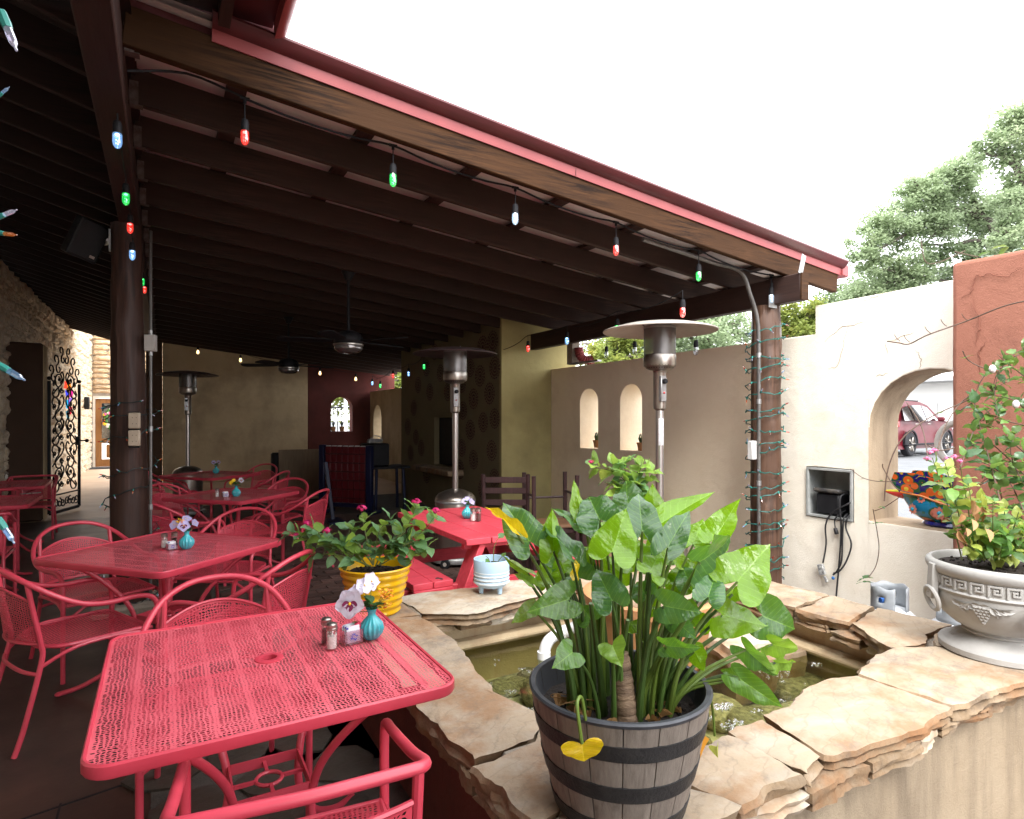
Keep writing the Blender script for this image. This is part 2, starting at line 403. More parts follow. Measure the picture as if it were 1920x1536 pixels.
def glassmat(name, c, emit=None, estr=0, rough=.05, base=.18):
    t = NT(name); g = t.n('ShaderNodeBsdfGlossy'); g.inputs['Roughness'].default_value = rough
    tr = t.n('ShaderNodeBsdfTransparent'); tr.inputs[0].default_value = (*c, 1); lw = t.n('ShaderNodeLayerWeight'); lw.inputs[0].default_value = .35
    mp = t.n('ShaderNodeMapRange'); mp.inputs[3].default_value = base*.5; mp.inputs[4].default_value = .75; t.l(lw.outputs['Facing'], mp.inputs[0])
    mxs = t.n('ShaderNodeMixShader'); t.l(mp.outputs[0], mxs.inputs[0]); t.l(tr.outputs[0], mxs.inputs[1]); t.l(g.outputs[0], mxs.inputs[2])
    if emit:
        e = t.n('ShaderNodeEmission'); e.inputs[0].default_value = (*emit, 1); e.inputs[1].default_value = estr
        a = t.n('ShaderNodeAddShader'); t.l(mxs.outputs[0], a.inputs[0]); t.l(e.outputs[0], a.inputs[1]); return t.done(a)
    return t.done(mxs)
m['glass'] = glassmat('clear_glass', (.93, .94, .94))
m['tintglass'] = glassmat('dark_window_glass', (.10, .12, .13), base=.5)
BC = {'red': (1, .05, .03), 'green': (.02, .85, .16), 'white': (.62, .80, 1), 'blue': (.30, .58, 1), 'warm': (1, .70, .32), 'clear': (.8, .85, .9)}
for k, c in BC.items():
    lit = k != 'clear'
    m['bulb_'+k] = glassmat(k+'_bulb_glass', tuple(.35+.6*x for x in c), c if lit else None, {'warm': .30, 'red': .11, 'green': .10}.get(k, .10), base=.3)
    m['led_'+k] = plain(k+'_bulb_light', tuple(min(1, .3+x) for x in c), .4, emit=tuple(min(1, .15+x) for x in c), estr=2.4 if lit else .0)
m['soil'] = M('potting_soil', (.030, .020, .015), (.010, .007, .006), 40, .95, bump=1, bscale=90)
m['bark'] = M('tree_bark', (.15, .125, .105), (.075, .062, .055), 8, .9, bump=.8, bscale=30)

# ------------------------------------------------------------------ ground and floors
def sheet(name, x0, x1, y0, y1, z, mat, holes=None):
    b = MB(); b.add([(x0, y0, z), (x1, y0, z), (x1, y1, z), (x0, y1, z)], [(0, 1, 2, 3)])
    return struct(b.build(name, mat, smooth=0))
sheet('ground', -300, 300, -120, 480, -.35, m['earth'])
b = MB()
for (x0, x1, y0, y1, z) in ((-2.2, .84, -4, 1.18, 0), (-2.2, 5.2, 1.18, 24, 0), (.84, 5.2, -4, 1.18, -.30)): b.add([(x0, y0, z), (x1, y0, z), (x1, y1, z), (x0, y1, z)], [(0, 1, 2, 3)])
b.add([(.84, -4, 0), (.84, 1.18, 0), (.84, 1.18, -.3), (.84, -4, -.3)], [(0, 1, 2, 3)]); b.add([(.84, 1.18, 0), (5.2, 1.18, 0), (5.2, 1.18, -.3), (.84, 1.18, -.3)], [(3, 2, 1, 0)])
struct(b.build('patio_floor', m['conc'], smooth=0))
lot = MB(); lot.box((205, 60, .13), (399.6, 360, .34)); struct(lot.build('parking_lot', m['asphalt'], smooth=0))
ln = MB()
for k in range(5): ln.box((19+0*k, 5.2+2.8*k, .304), (5, .1, .004))
struct(ln.build('parking_line', M('white_line_paint', (.7, .7, .7), rough=.7), smooth=0))
cut = MB(); cut.bar((-1.88, 2.55, .001), (.30, 3.02, .001), .008, .004); cut.bar((-.34, -1, .001), (-.34, 2.9, .001), .008, .004)
struct(cut.build('floor_groove', m['black'], smooth=0))
def irregular(poly, jit, step, rng):
    out = []
    n = len(poly)
    for i in range(n):
        a, b = Vector((*poly[i], 0)), Vector((*poly[(i+1) % n], 0)); L = (b-a).length; k = max(1, int(L/step))
        nn = Vector((-(b-a).y, (b-a).x, 0)).normalized() if L else Vector()
        for j in range(k):
            q = a+(b-a)*(j/k); out.append(q+nn*(jit*(1.5*mnoise.noise(q*6+Vector((0, 0, jit*999)))+.8*mnoise.noise(q*17)+.45*mnoise.noise(q*43))*(1 if j else .6)))
    return out
def slab(mb, poly, z0, z1, jit=.012, step=.03, seed=1, ledge=.010, layers=4, warp=.004, crown=None):
    rng = random.Random(seed); rim = irregular(poly, jit, step, rng); n = len(rim)
    c = sum(rim, Vector())/n; vs = []
    sg = rng.random()*90; lay = [rng.uniform(-.5, .7) for _ in range(layers+1)]
    for k in range(layers+1):
        t = k/layers; z = z0+(z1-z0)*t
        for i, q in enumerate(rim):
            d = (c-q).normalized(); tt = i/n*8
            ph = mnoise.noise(Vector((q.x*5+sg, q.y*5, k*3.7)))
            off = ledge*(.9*ph+.55*mnoise.noise(Vector((q.x*26+sg, q.y*26, k*2.3)))+.2+lay[k])*(1 if k < layers else .3)
            vs.append(Vector((q.x+d.x*off, q.y+d.y*off, z+warp*mnoise.noise(Vector((q.x*6, q.y*6, sg)))*(1.5 if 0 < k else 1))))
    fs = []
    for k in range(layers):
        for i in range(n): j = (i+1) % n; fs.append((k*n+i, k*n+j, (k+1)*n+j, (k+1)*n+i))
    # domed and slightly rippled top: inner ring + centre
    r1 = len(vs)
    for i in range(n):
        q = vs[layers*n+i]; p = q.lerp(Vector((c.x, c.y, q.z)), .12); p.z += .0035; vs.append(p)
    r2 = len(vs)
    for i in range(n):
        q = vs[layers*n+i]; p = q.lerp(Vector((c.x, c.y, q.z)), .5); p.z = z1+.004+.006*mnoise.noise(Vector((p.x*5+sg, p.y*5, 3))); vs.append(p)
    cc = len(vs); vs.append(Vector((c.x, c.y, z1+.005)))
    for i in range(n):
        j = (i+1) % n
        fs += [(layers*n+i, layers*n+j, r1+j, r1+i), (r1+i, r1+j, r2+j, r2+i), (r2+i, r2+j, cc)]
    fs.append(tuple(range(n-1, -1, -1)))
    mb.add(vs, fs)
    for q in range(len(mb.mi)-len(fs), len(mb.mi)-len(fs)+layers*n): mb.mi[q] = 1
# brick paving: singly where the photograph lets one tell them apart, joined beyond
bf = MB(); bf.box((2.35, 7.1, .003), (4.0, 9.0, .004)); brick_floor = struct(bf.build('brick_paving', m['floormortar'], smooth=0))
bm_ = []
for s_ in range(4):
    b = MB(); rr_ = random.Random(s_); b.box((0, 0, .006), (.198+rr_.uniform(-.006, .004), .098+rr_.uniform(-.004, .003), .014), rotm(rr_.uniform(-.02, .02), rr_.uniform(-.01, .01), 0), .004)
    me = steal(b.build('brick', m['brick'])); bm_.append(me)
far_b = MB(); nb = 0
for j in range(88):
    y = 2.68+j*.105
    if y > 11.4: break
    for i in range(20):
        x = .52+i*.205+(.1 if j % 2 else 0)
        if x > 4.3: break
        if 3.35 > y and .6 < x < 3.5: continue
        if x < .75 and y < 3.5: continue
        if x < 2.15 and 4.2 < y < 7.0 and nb < 290:
            o = put(random.choice(bm_), 'brick', brick_floor, (x+random.uniform(-.003, .003), y+random.uniform(-.003, .003), .004+random.uniform(0, .003)), rotm(0, 0, random.uniform(-.02, .02))); nb += 1
        elif y < 9.5: far_b.box((x, y, .009), (.197, .097, .012))
far_b.build('brick_field', m['brick'], brick_floor, smooth=0, kind='stuff')
# irregular floor flags under the front table
ff = MB(); ff.box((.40, 2.24, .003), (.88, 2.28, .004)); flags = struct(ff.build('flagstone_paving', m['floormortar'], smooth=0))
rf = random.Random(4)
cells = [(-.02+.29*i+rf.uniform(-.03, .03)+(.1 if j % 2 else 0), 1.18+.29*j+rf.uniform(-.03, .03)) for j in range(8) for i in range(3)]
for k, (x, y) in enumerate(cells):
    if x > .72: continue
    a0 = rf.random(); pl = []
    for q in range(7):
        a = a0+q*2*pi/7; r = .155*rf.uniform(.82, 1.08); pl.append((min(.8, x+r*cos(a)), y+r*sin(a)*.95))
    b = MB(); slab(b, pl, .003, .016, .006, .05, k, .003, 1, .001); b.build('flagstone', m['floorflag'], flags)

# ------------------------------------------------------------------ walls with arched openings
def arch_wall(mb, u0, u1, top, openings, f, th, back=True):
    """vertical wall slab between u0 and u1; openings: (ua, ub, sill, spring, apex); f(u, h, d) -> point, d = depth into the wall"""
    us = {u0, u1}
    for q in top: us.add(q[0])
    for (ua, ub, si, sp, ap) in openings:
        n = 1 if sp >= ap else 14
        for i in range(n+1): us.add(ua+(ub-ua)*(.5-.5*cos(pi*i/n) if n > 1 else i))
    us = sorted(x for x in us if u0-1e-9 <= x <= u1+1e-9)
    def T(u, side):
        for i in range(len(top)-1):
            if (top[i][0] <= u < top[i+1][0]) if side > 0 else (top[i][0] < u <= top[i+1][0]):
                return top[i][1]+(top[i][2]-top[i][1])*(u-top[i][0])/(top[i+1][0]-top[i][0])
        return top[-2][2] if side < 0 else top[0][1]
    def C(o, u):
        ua, ub, si, sp, ap = o
        c, r = (ua+ub)/2, (ub-ua)/2; k = min(1, abs(u-c)/r); return sp+(ap-sp)*sqrt(max(0, 1-k*k))
    def quad(p): mb.add(p, [(0, 1, 2, 3)])
    for a, b in zip(us[:-1], us[1:]):
        mid = (a+b)/2; o = next((o for o in openings if o[0] < mid < o[1]), None)
        spans = []
        ta, tb = T(a, 1), T(b, -1)
        if o is None: spans.append((0, 0, ta, tb))
        else:
            spans.append((0, 0, o[2], o[2])); spans.append((C(o, a), C(o, b), ta, tb))
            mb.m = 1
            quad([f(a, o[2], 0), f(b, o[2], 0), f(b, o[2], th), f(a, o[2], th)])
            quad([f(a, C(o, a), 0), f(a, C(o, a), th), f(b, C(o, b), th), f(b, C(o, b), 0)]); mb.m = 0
        for (la, lb, ha, hb) in spans:
            quad([f(a, la, 0), f(b, lb, 0), f(b, hb, 0), f(a, ha, 0)])
            quad([f(a, la, th), f(a, ha, th), f(b, hb, th), f(b, lb, th)])
        quad([f(a, ta, 0), f(b, tb, 0), f(b, tb, th), f(a, ta, th)])
    for o in openings:
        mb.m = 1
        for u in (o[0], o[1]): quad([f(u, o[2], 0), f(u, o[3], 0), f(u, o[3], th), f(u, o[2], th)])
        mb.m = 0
    for i in range(1, len(top)-1):
        if abs(top[i][1]-top[i-1][2]) > 1e-6:
            u = top[i][0]; lo, hi = sorted((top[i][1], top[i-1][2])); quad([f(u, lo, 0), f(u, hi, 0), f(u, hi, th), f(u, lo, th)])
    for u, h in ((u0, top[0][1]), (u1, top[-2][2])): quad([f(u, 0, 0), f(u, h, 0), f(u, h, th), f(u, 0, th)])
    mb.weld = True
def crack(parent, pts, r=.0018, mat=None):
    b = MB(); P = []
    rr_ = random.Random(int(pts[0][1]*991))
    for i in range(len(pts)-1):
        a, c = Vector(pts[i]), Vector(pts[i+1])
        for k in range(6): P.append(a+(c-a)*(k/6)+Vector((0, rr_.uniform(-.008, .008), rr_.uniform(-.008, .008))))
    P.append(Vector(pts[-1])); b.tube(P, [r*(.35+.65*sin(pi*i/(len(P)-1))) for i in range(len(P))], 4)
    return b.build('crack', mat or m['crack'], parent, world=True)
m['crack'] = M('crack_shadow', (.28, .21, .15), rough=.95)
XW = 4.70
rw = thing('patio_wall', 'cream stucco boundary wall with a big arched opening, a stepped top and two slim arches', 'wall', (XW, 4, 0))
b = MB()
wf = lambda u, h, d: Vector((XW+d+.006*nz((u*1.3, h*1.3, d*3)), u, h))
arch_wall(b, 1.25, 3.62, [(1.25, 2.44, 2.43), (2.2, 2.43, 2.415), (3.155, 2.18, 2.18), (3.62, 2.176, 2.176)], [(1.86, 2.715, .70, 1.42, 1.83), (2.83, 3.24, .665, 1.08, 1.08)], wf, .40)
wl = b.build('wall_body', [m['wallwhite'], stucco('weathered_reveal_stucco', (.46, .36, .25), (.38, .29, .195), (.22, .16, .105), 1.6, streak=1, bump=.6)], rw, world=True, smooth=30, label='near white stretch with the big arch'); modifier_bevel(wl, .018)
b = MB()
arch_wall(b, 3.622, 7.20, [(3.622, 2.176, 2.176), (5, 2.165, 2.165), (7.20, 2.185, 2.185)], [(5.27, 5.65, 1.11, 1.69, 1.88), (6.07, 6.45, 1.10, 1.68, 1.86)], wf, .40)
wl = b.build('wall_body', m['wallshade'], rw, world=True, smooth=30, label='stretch with two slim arches, shade put in as a tan tint'); modifier_bevel(wl, .018)
for pts in ([(1545, 640), (1580, 612), (1625, 604)], [(1590, 612), (1580, 650), (1570, 690), (1552, 690)], [(1618, 565), (1650, 552), (1680, 545)], [(1660, 640), (1666, 664)], [(1665, 640), (1715, 622)], [(1718, 655), (1727, 675), (1724, 692)], [(1640, 705), (1665, 700)]):
    crack(rw, [atx(x, y, XW-.001) for x, y in pts], .0018)
b = MB()
arch_wall(b, 11.08, 15.7, [(11.08, 2.18, 2.18), (15.7, 2.18, 2.18)], [(14.75, 15.4, .70, 1.45, 1.82)], lambda u, h, d: Vector((XW+d, u, h)), .40)
t_ = thing('patio_wall', 'far tan stretch of boundary wall past the fireplace with one slim arch', 'wall', (XW, 13, 0))
w2 = b.build('wall_body', m['wallbeige'], t_, world=True, smooth=30); modifier_bevel(w2, .018)
# terracotta pier with rounded edges standing proud of the wall
t_ = thing('pier_wall', 'terracotta red stucco wall at the right edge behind the concrete urn', 'wall', (4.45, 0, 0))
b = MB(); b.weld = True
N1, N2 = 26, 16
def redp(u, h): return Vector((4.48+.012*nz((u*2, h*2, 7)), u, h))
vs = []; fs = []
for i in range(N1+1):
    for j in range(N2+1): vs.append(redp(-2.5+4.55*i/N1, (2.50+.015*nz((i*.3, 4, 0)))*j/N2))
for i in range(N1):
    for j in range(N2): a = i*(N2+1)+j; fs.append((a, a+N2+1, a+N2+2, a+1))
b.add(vs, fs)
for i in range(N1):
    p, q = vs[i*(N2+1)+N2], vs[(i+1)*(N2+1)+N2]; b.add([p, q, q+Vector((.5, 0, 0)), p+Vector((.5, 0, 0))], [(0, 1, 2, 3)])
for j in range(N2):
    p, q = vs[N1*(N2+1)+j], vs[N1*(N2+1)+j+1]; b.add([p, q, q+Vector((.5, 0, 0)), p+Vector((.5, 0, 0))], [(0, 1, 2, 3)])
w3 = b.build('wall_body', m['wallred'], t_, world=True, smooth=30); modifier_bevel(w3, .03)
crk = M('terracotta_crack', (.20, .07, .045), rough=.95)
for pts in ([(1800, 560), (1822, 548), (1828, 520), (1850, 514), (1890, 520), (1920, 500)], [(1838, 700), (1836, 660), (1850, 640)], [(1822, 560), (1838, 610), (1830, 650)]):
    crack(t_, [atx(x, y, 4.477) for x, y in pts], .0030, crk)
# fireplace breast
cx0, cy0, cy1 = 3.91, 7.18, 11.06
t_ = thing('fireplace', 'olive stucco fireplace breast patterned with dark red medallions', 'fireplace', (4.4, 9, 0))
b = MB(); arch_wall(b, cy0, cy1, [(cy0, 2.95, 2.95), (cy1, 2.95, 2.95)], [(8.65, 9.45, .72, 1.50, 1.50)], lambda u, h, d: Vector((cx0+d, u, h)), .45)
b.build('breast_front', m['wallmed'], t_, world=True, smooth=0)
b = MB(); b.box((4.51, (cy0+.05)/1-.0, 1.48), (1.20, .10, 2.96)); fb = b
fb.v = [v+Vector((0, -.053, 0)) for v in fb.v]
fb.build('breast_side', m['wallolive'], t_, world=True, smooth=0)
b = MB(); b.box((4.75, 9.1, 1.47), (.72, 3.8, 2.94)); b.build('breast_core', m['wallbrown'], t_, world=True, smooth=0)
b = MB(); b.box((3.82, 9.05, .66), (.34, 1.5, .09), None, .015); b.build('hearth_ledge', m['flagdark'], t_, world=True)
b = MB(); b.box((cx0+.10, 9.05, 1.11), (.02, .78, .76)); b.build('firebox', m['black'], t_, world=True, smooth=0)
med = MB()
for r0, r1 in ((0, .022), (.035, .058), (.07, .098), (.108, .128)):
    n = 6 if r0 < .03 else 18
    for k in range(n):
        if r0 == 0: med.ball((0, 0, 0), (.022, .022, .004), 10, 4); break
        a0, a1 = 2*pi*(k+.12)/n, 2*pi*(k+.88)/n; am = (a0+a1)/2
        P = [(r0*cos(am), r0*sin(am)), (((r0+r1)/2)*cos(a1), ((r0+r1)/2)*sin(a1)), (r1*cos(am), r1*sin(am)), (((r0+r1)/2)*cos(a0), ((r0+r1)/2)*sin(a0))]
        med.prism(P, 0, .004)
mme = steal(med.build('medallion', M('medallion_paint', (.060, .016, .018), (.045, .012, .014), rough=.7), t_))
Rm = Matrix(((0, 0, -1), (1, 0, 0), (0, -1, 0)))
mi_ = 0
for px, py in ((928, 690), (905, 640+10), (900, 705), (918, 738), (888, 748), (930, 785), (906, 792), (882, 806), (922, 845), (888, 862), (931, 898), (906, 918), (924, 640), (882, 690), (866, 720), (840, 735), (826, 700), (806, 735), (800, 690), (784, 722), (776, 765), (780, 820), (790, 840), (765, 800), (868, 770), (866, 840), (862, 880), (800, 890), (770, 850), (815, 660)):
    p = atx(px, py, cx0-.001)
    if not cy0+.12 < p.y < cy1-.12: p.y = min(max(p.y, cy0+.14), cy1-.14)
    if abs(p.y-9.05) < .52 and .6 < p.z < 1.62: continue
    put(mme, 'medallion', t_, p-ORG[t_], Rm, random.uniform(.95, 1.1)*1.12)
# back walls
YB = 15.8
def bwall(name, label, x0, x1, h, mat, op=(), y=YB, th=.3):
    t = thing(name, label, 'wall', ((x0+x1)/2, y, 0)); b = MB()
    arch_wall(b, x0, x1, [(x0, h, h), (x1, h, h)], list(op), lambda u, hh, d: Vector((u, y+d, hh)), th)
    o = b.build('wall_body', mat, t, world=True, smooth=30); modifier_bevel(o, .015); return t
bwall('back_wall', 'tan stucco end wall behind the far tables', .0, 3.15, 3.30, m['wallbeige'])
bwall('back_wall', 'dark red stucco end wall pierced by a small arched window', 3.152, 5.4, 2.95, m['walldkred'], [(3.72, 4.27, 1.15, 1.75, 2.04)])
bwall('pillar', 'dark brown pillar at the left end of the tan end wall', -.32, -.003, 3.2, m['wallbrown'], y=15.5, th=.55)
# restaurant wall on the left: rubble limestone in the light, plain behind us
XL = -1.88
t_ = thing('restaurant_wall', 'rough limestone rubble wall of the restaurant running back beside the passage', 'wall', (XL, 14, 0))
b = MB(); b.box((XL-.25, 7, 1.83), (.42, 22, 3.66)); b.box((XL-.25, 21, 2.1), (.42, 6, 4.2)); b.build('wall_core', M('lime_mortar', (.62, .55, .44), (.50, .43, .33), 9, .95, bump=.8, bscale=40), t_, world=True, smooth=0)
sm_ = []
for s_ in range(9):
    b = MB(); rr_ = random.Random(s_+50); hh, ww = .5, .5; G = 7; vs = []; fs = []
    for i in range(G):
        for j in range(G):
            y, z = -ww+2*ww*i/(G-1), -hh+2*hh*j/(G-1); e = 1-max(abs(y)/ww, abs(z)/hh)**6
            k = .93+.08*nz((y*4+s_*7, z*4, 1)); vs.append((e*.5+.42*nz((y*3.1+s_*9, z*3.1, 2))*e, y*k, z*k))
    for i in range(G-1):
        for j in range(G-1): a = i*G+j; fs.append((a, a+G, a+G+1, a+1))
    b.add(vs, fs); me = steal(b.build('stone', m['lime'], smooth=25)); sm_.append(me)
rs = random.Random(8); z = 0; stones = []
while z < 4.1:
    hh = rs.uniform(.13, .26)
    y = (10.3 if z+hh < 3.74 else 18.0)+rs.uniform(-.3, 0)
    while y < 22.4:
        ww = rs.uniform(.18, .46); h2 = hh*rs.uniform(.95, 1.35); stones.append((y+ww/2, z+hh/2+rs.uniform(-.03, .03), ww*1.06, h2)); y += ww
    z += hh
stones.sort(key=lambda q: q[0]); rest = MB()
for i, (y, z, ww, hh) in enumerate(stones):
    if i < 296: put(rs.choice(sm_), 'stone', t_, Vector((XL-.05+rs.uniform(-.015, .015), y, z))-ORG[t_], rotm(rs.uniform(-.12, .12), 0, rs.uniform(-.06, .06)), (.085, ww, hh))
    else:
        me = rs.choice(sm_); mt = Matrix.Diagonal((.13, ww, hh)); rest.add([mt @ v.co+Vector((XL-.045, y, z)) for v in me.vertices], [list(p.vertices) for p in me.polygons])
rest.build('far_stones', m['lime'], t_, world=True, smooth=25, kind='stuff')
# ledgestone end wall with the door
YE = 22.4
t_ = thing('end_wall', 'buff ledgestone end wall of the passage around the wooden door', 'wall', (-1, YE, 0))
b = MB(); b.box((-2.48, YE+.3, 2.1), (1.25, .5, 4.2)); b.box((.32, YE+.3, 2.1), (2.0, .5, 4.2)); b.box((-1.27, YE+.3, 3.17), (1.18, .5, 2.06)); b.build('wall_core', m['mortar'], t_, world=True, smooth=0)
z = .0; rs = random.Random(3)
lm = []
for s_ in range(6):
    b = MB(); G = 9; vs = []; fs = []
    for i in range(G):
        for j in range(5):
            x, zz = -.5+i/(G-1), -.5+j/4; e = 1-max(abs(2*x), abs(2*zz))**8
            vs.append((x*(.97+.05*nz((x*5, zz*5+s_, 3))), -(.6*e+.4*e*nz((x*6+s_*4, zz*3, 1))), zz*(.9+.2*nz((x*4+s_*3, s_, 2)))))
    for i in range(G-1):
        for j in range(4): a = i*5+j; fs.append((a, a+5, a+6, a+1))
    b.add(vs, fs); me = steal(b.build('ledge_stone', m['limeledge'], smooth=25)); lm.append(me)
while z < 4.15:
    hh = rs.uniform(.09, .2); x = -1.85
    while x < .3:
        ww = rs.uniform(.3, .75)
        if not (x+ww > -1.84 and z < 2.16 and x < -.68): put(rs.choice(lm), 'ledge_stone', t_, Vector((x+ww/2, YE+.05, z+hh/2))-ORG[t_], None, (ww, .1, hh))
        elif x < -1.9: put(rs.choice(lm), 'ledge_stone', t_, Vector(((x-1.84)/2, YE+.05, z+hh/2))-ORG[t_], None, (-1.84-x, .1, hh))
        x += ww
    z += hh
# stub wall that carries the gate
t_ = thing('stub_wall', 'dark brown plastered stub wall with an end face coloured as lit beside the iron gate', 'wall', (-1.8, 11.2, 0))
b = MB(); b.box((-1.87, 11.2, 1.285), (.74, .34, 2.57), None, .03); b.build('wall_body', m['wallbrown'], t_, world=True)
b = MB(); b.box((-1.497, 11.2, 1.27), (.012, .30, 2.54)); b.build('lit_end_face', m['wallbeige'], t_, world=True, smooth=0)  # daylight on the end of the stub wall put in as beige
# unseen wall added behind the camera to keep the passage dark
t_ = thing('light_block_wall', 'unseen wall added behind the camera to keep sky light out of the passage', 'wall', (-1, -4, 0))
b = MB(); b.box((-1.0, -4.1, 1.6), (2.2, .3, 3.2)); b.build('wall_body', m['wallbrown'], t_, world=True, smooth=0)
# ------------------------------------------------------------------ patio roof: one timber pavilion with its parts
def zb(x): return 3.135-.108*(x+.185)
RH = .185
XE = 5.06
pav = thing('patio_roof', 'dark stained timber patio roof with a red metal edge sloping down to the right', 'roof', (0, 0, 0))
b = MB(); b.bar((-.150, 3.215, zb(-.150)+RH/2), (XE, 3.215, zb(XE)+RH/2), .05, RH, .006)
def swapfix(b): return b
b.build('rafter', m['front'], pav, label='weathered front rafter along the open edge')
r_ = MB(); r_.bar((-.150, 0, zb(-.150)+RH/2), (XE, 0, zb(XE)+RH/2), .045, RH, .005)
ro = r_.build('rafter', m['rafter'], pav); rme = ro.data; ro.location.y = 3.77
ys = [3.77+.57*k for k in range(1, 21)]
for y in ys: put(rme, 'rafter', pav, (0, y, 0))
for x in (.35, 1.06, 1.78, 2.49, 3.2, 3.92, 4.6, 5.0):
    b = MB(); b.box((x, 9.5, zb(x)+RH+.016), (.10, 12.5, .030)); b.build('batten', m['beamy'], pav, smooth=0)
b = MB(); n = 14
vs = []
for i in range(n+1):
    x = -.30+(5.12+.30)*i/n
    for k in range(131):
        y = 3.16+k*.097; vs.append((x, y, zb(x)+RH+.045+.008*sin(k*pi/1.5)))
fs = [(i*131+k, (i+1)*131+k, (i+1)*131+k+1, i*131+k+1) for i in range(n) for k in range(130)]
b.add(vs, fs); o_ = len(vs)
b.add([v+Vector((0, 0, .03)) for v in map(Vector, vs)], [f[::-1] for f in fs])
b.build('roof_sheet', m['sheet'], pav)
# red metal edge: drip flashing profile swept along the slope
prof = [(3.186, .152), (3.178, .152), (3.172, .208), (3.19, .212)]
lip = [(3.19, .209), (3.160, .209), (3.128, .236), (3.114, .256), (3.118, .270), (3.16, .277), (3.4, .290), (3.4, .284), (3.17, .268)]
b = MB(); vs = []
for x in [.20+(5.10-.20)*i/20 for i in range(21)]: vs += [(x, y, zb(x)+z) for y, z in lip]
k = len(lip); b.add(vs, [(i*k+j, i*k+j+1, (i+1)*k+j+1, (i+1)*k+j) for i in range(20) for j in range(k-1)]+[tuple(range(k)), tuple(20*k+j for j in range(k-1, -1, -1))])
b.build('roof_lip', M('shaded_red_lip', (.100, .020, .022), (.080, .017, .019), 5, .4), pav, smooth=40)  # shading of the overhanging lip put into a darker red
b = MB(); vs = []
for x in [.20+(5.10-.20)*i/20 for i in range(21)]: vs += [(x, y, zb(x)+z) for y, z in prof]
k = len(prof); b.add(vs, [(i*k+j, (i+1)*k+j, (i+1)*k+j+1, i*k+j+1) for i in range(20) for j in range(k-1)]+[tuple(range(k)), tuple(20*k+j for j in range(k-1, -1, -1))])
b.build('roof_edge_flashing', m['redmetal'], pav, smooth=25)
b = MB(); b.box((2.28, 3.1745, zb(2.28)+.180), (.004, .004, .05)); b.build('flashing_joint', m['darkred'], pav)
b = MB(); b.box((5.13, 3.30, zb(5.13)+.20), (.09, .28, .10), rotm(0, .108, 0), .006); b.box((5.13, 8.5, zb(5.13)+.20), (.09, 10.1, .10), rotm(0, .108, 0), .006); b.build('eave_gutter', m['redmetal'], pav)
# girder on the left, beam on the right
b = MB(); b.box((-.222, 7.2, 3.09), (.135, 16.6, .235), None, .008); b.build('girder', m['girder'], pav)
b = MB(); b.box((4.41, 5.12, 2.525), (.09, 4.12, .215), None, .006); b.build('beam', m['beamy'], pav)
b = MB(); b.box((4.41, 3.055, 2.525), (.088, .012, .213)); b.build('beam_end', m['front'], pav)
b = MB(); b.box((4.39, 3.062, 2.70), (.05, .004, .16), rotm(0, .3, 0)); b.build('beam_bracket', m['galv'], pav)
hb = MB(); hb.box((0, 0, 0), (.004, .066, .10)); hb.box((.02, .026, -.01), (.04, .003, .12)); hb.box((.02, -.026, -.01), (.04, .003, .12)); hb.box((.03, 0, -.072), (.06, .05, .003))
hme = steal(hb.build('joist_hanger', M('rusty_hanger', (.16, .13, .12), (.08, .055, .045), 30, .6, .4), pav))
for y in [3.24]+[3.77]+ys[:8]: put(hme, 'joist_hanger', pav, (-.150, y, zb(-.15)+.06))
for y in ys[8:]: put(hme, 'joist_hanger', pav, (-.150, y, zb(-.15)+.06))
# round log posts
def log_mb(base, top, r, seed, cracks=1, n=26, rows=34, knots=(), tp=.1):
    b = MB(); base, top = Vector(base), Vector(top); vs = []
    for k in range(rows+1):
        t = k/rows; c = base.lerp(top, t)
        for i in range(n):
            a = 2*pi*i/n; q = Vector((cos(a), sin(a), 0))
            rr_ = r*(1.04-tp*t)*(1+.05*nz((cos(a)*1.2+seed, sin(a)*1.2, t*7))+.06*nz((cos(a)*1.6+seed*3, sin(a)*1.6, t*19)))
            g = nz((cos(a)*3+seed*2, sin(a)*3, t*1.2)); rr_ -= r*.12*max(0, .12-abs(g))/.12*cracks*.6
            for (ka, kt, kh) in knots:
                dd = ((((a-ka+pi) % (2*pi))-pi)/.33)**2+((t-kt)/.035)**2
                rr_ += kh*math.exp(-dd)-.7*kh*math.exp(-dd*9)
            vs.append(c+q*rr_)
    fs = [(k*n+i, k*n+(i+1) % n, (k+1)*n+(i+1) % n, (k+1)*n+i) for k in range(rows) for i in range(n)]
    b.add(vs, fs+[tuple(range(n-1, -1, -1)), tuple(rows*n+i for i in range(n))]); return b
PL = (-.215, 5.60); PR = (4.41, 3.41)
b = log_mb((*PL, 0), (PL[0]-.03, PL[1], 2.98), .140, 3, knots=((4.2, .74, .018), (4.9, .42, .014)), rows=60, tp=.32); b.build('log_post', m['logdark'], pav)
b = log_mb((*PR, 0), (*PR, 2.42), .122, 11, 2.4, rows=60, knots=((4.1, .80, .02), (4.4, .42, .015), (3.7, .30, .012), (4.6, .58, .012))); b.build('log_post', m['log'], pav)
b = log_mb((-.228, .735, 0), (-.228, .735, 2.98), .080, 17, tp=.06); b.build('log_post', m['logdark'], pav)
b = MB(); b.box((PL[0], PL[1], .04), (.5, .5, .08), None, .02); b.build('post_footing', m['mortar'], pav)
b = MB(); b.box((4.35, 3.30, 2.44), (.10, .004, .10)); b.build('post_bracket', m['galv'], pav)
# eyelet hooks and the free end of the beam wire
b = MB(); b.tube([(4.41+.02*cos(a), 4.28, 2.392+.02*sin(a)) for a in [2*pi*i/12 for i in range(13)]], .003, 6); b.build('eye_hook', m['iron'], pav)

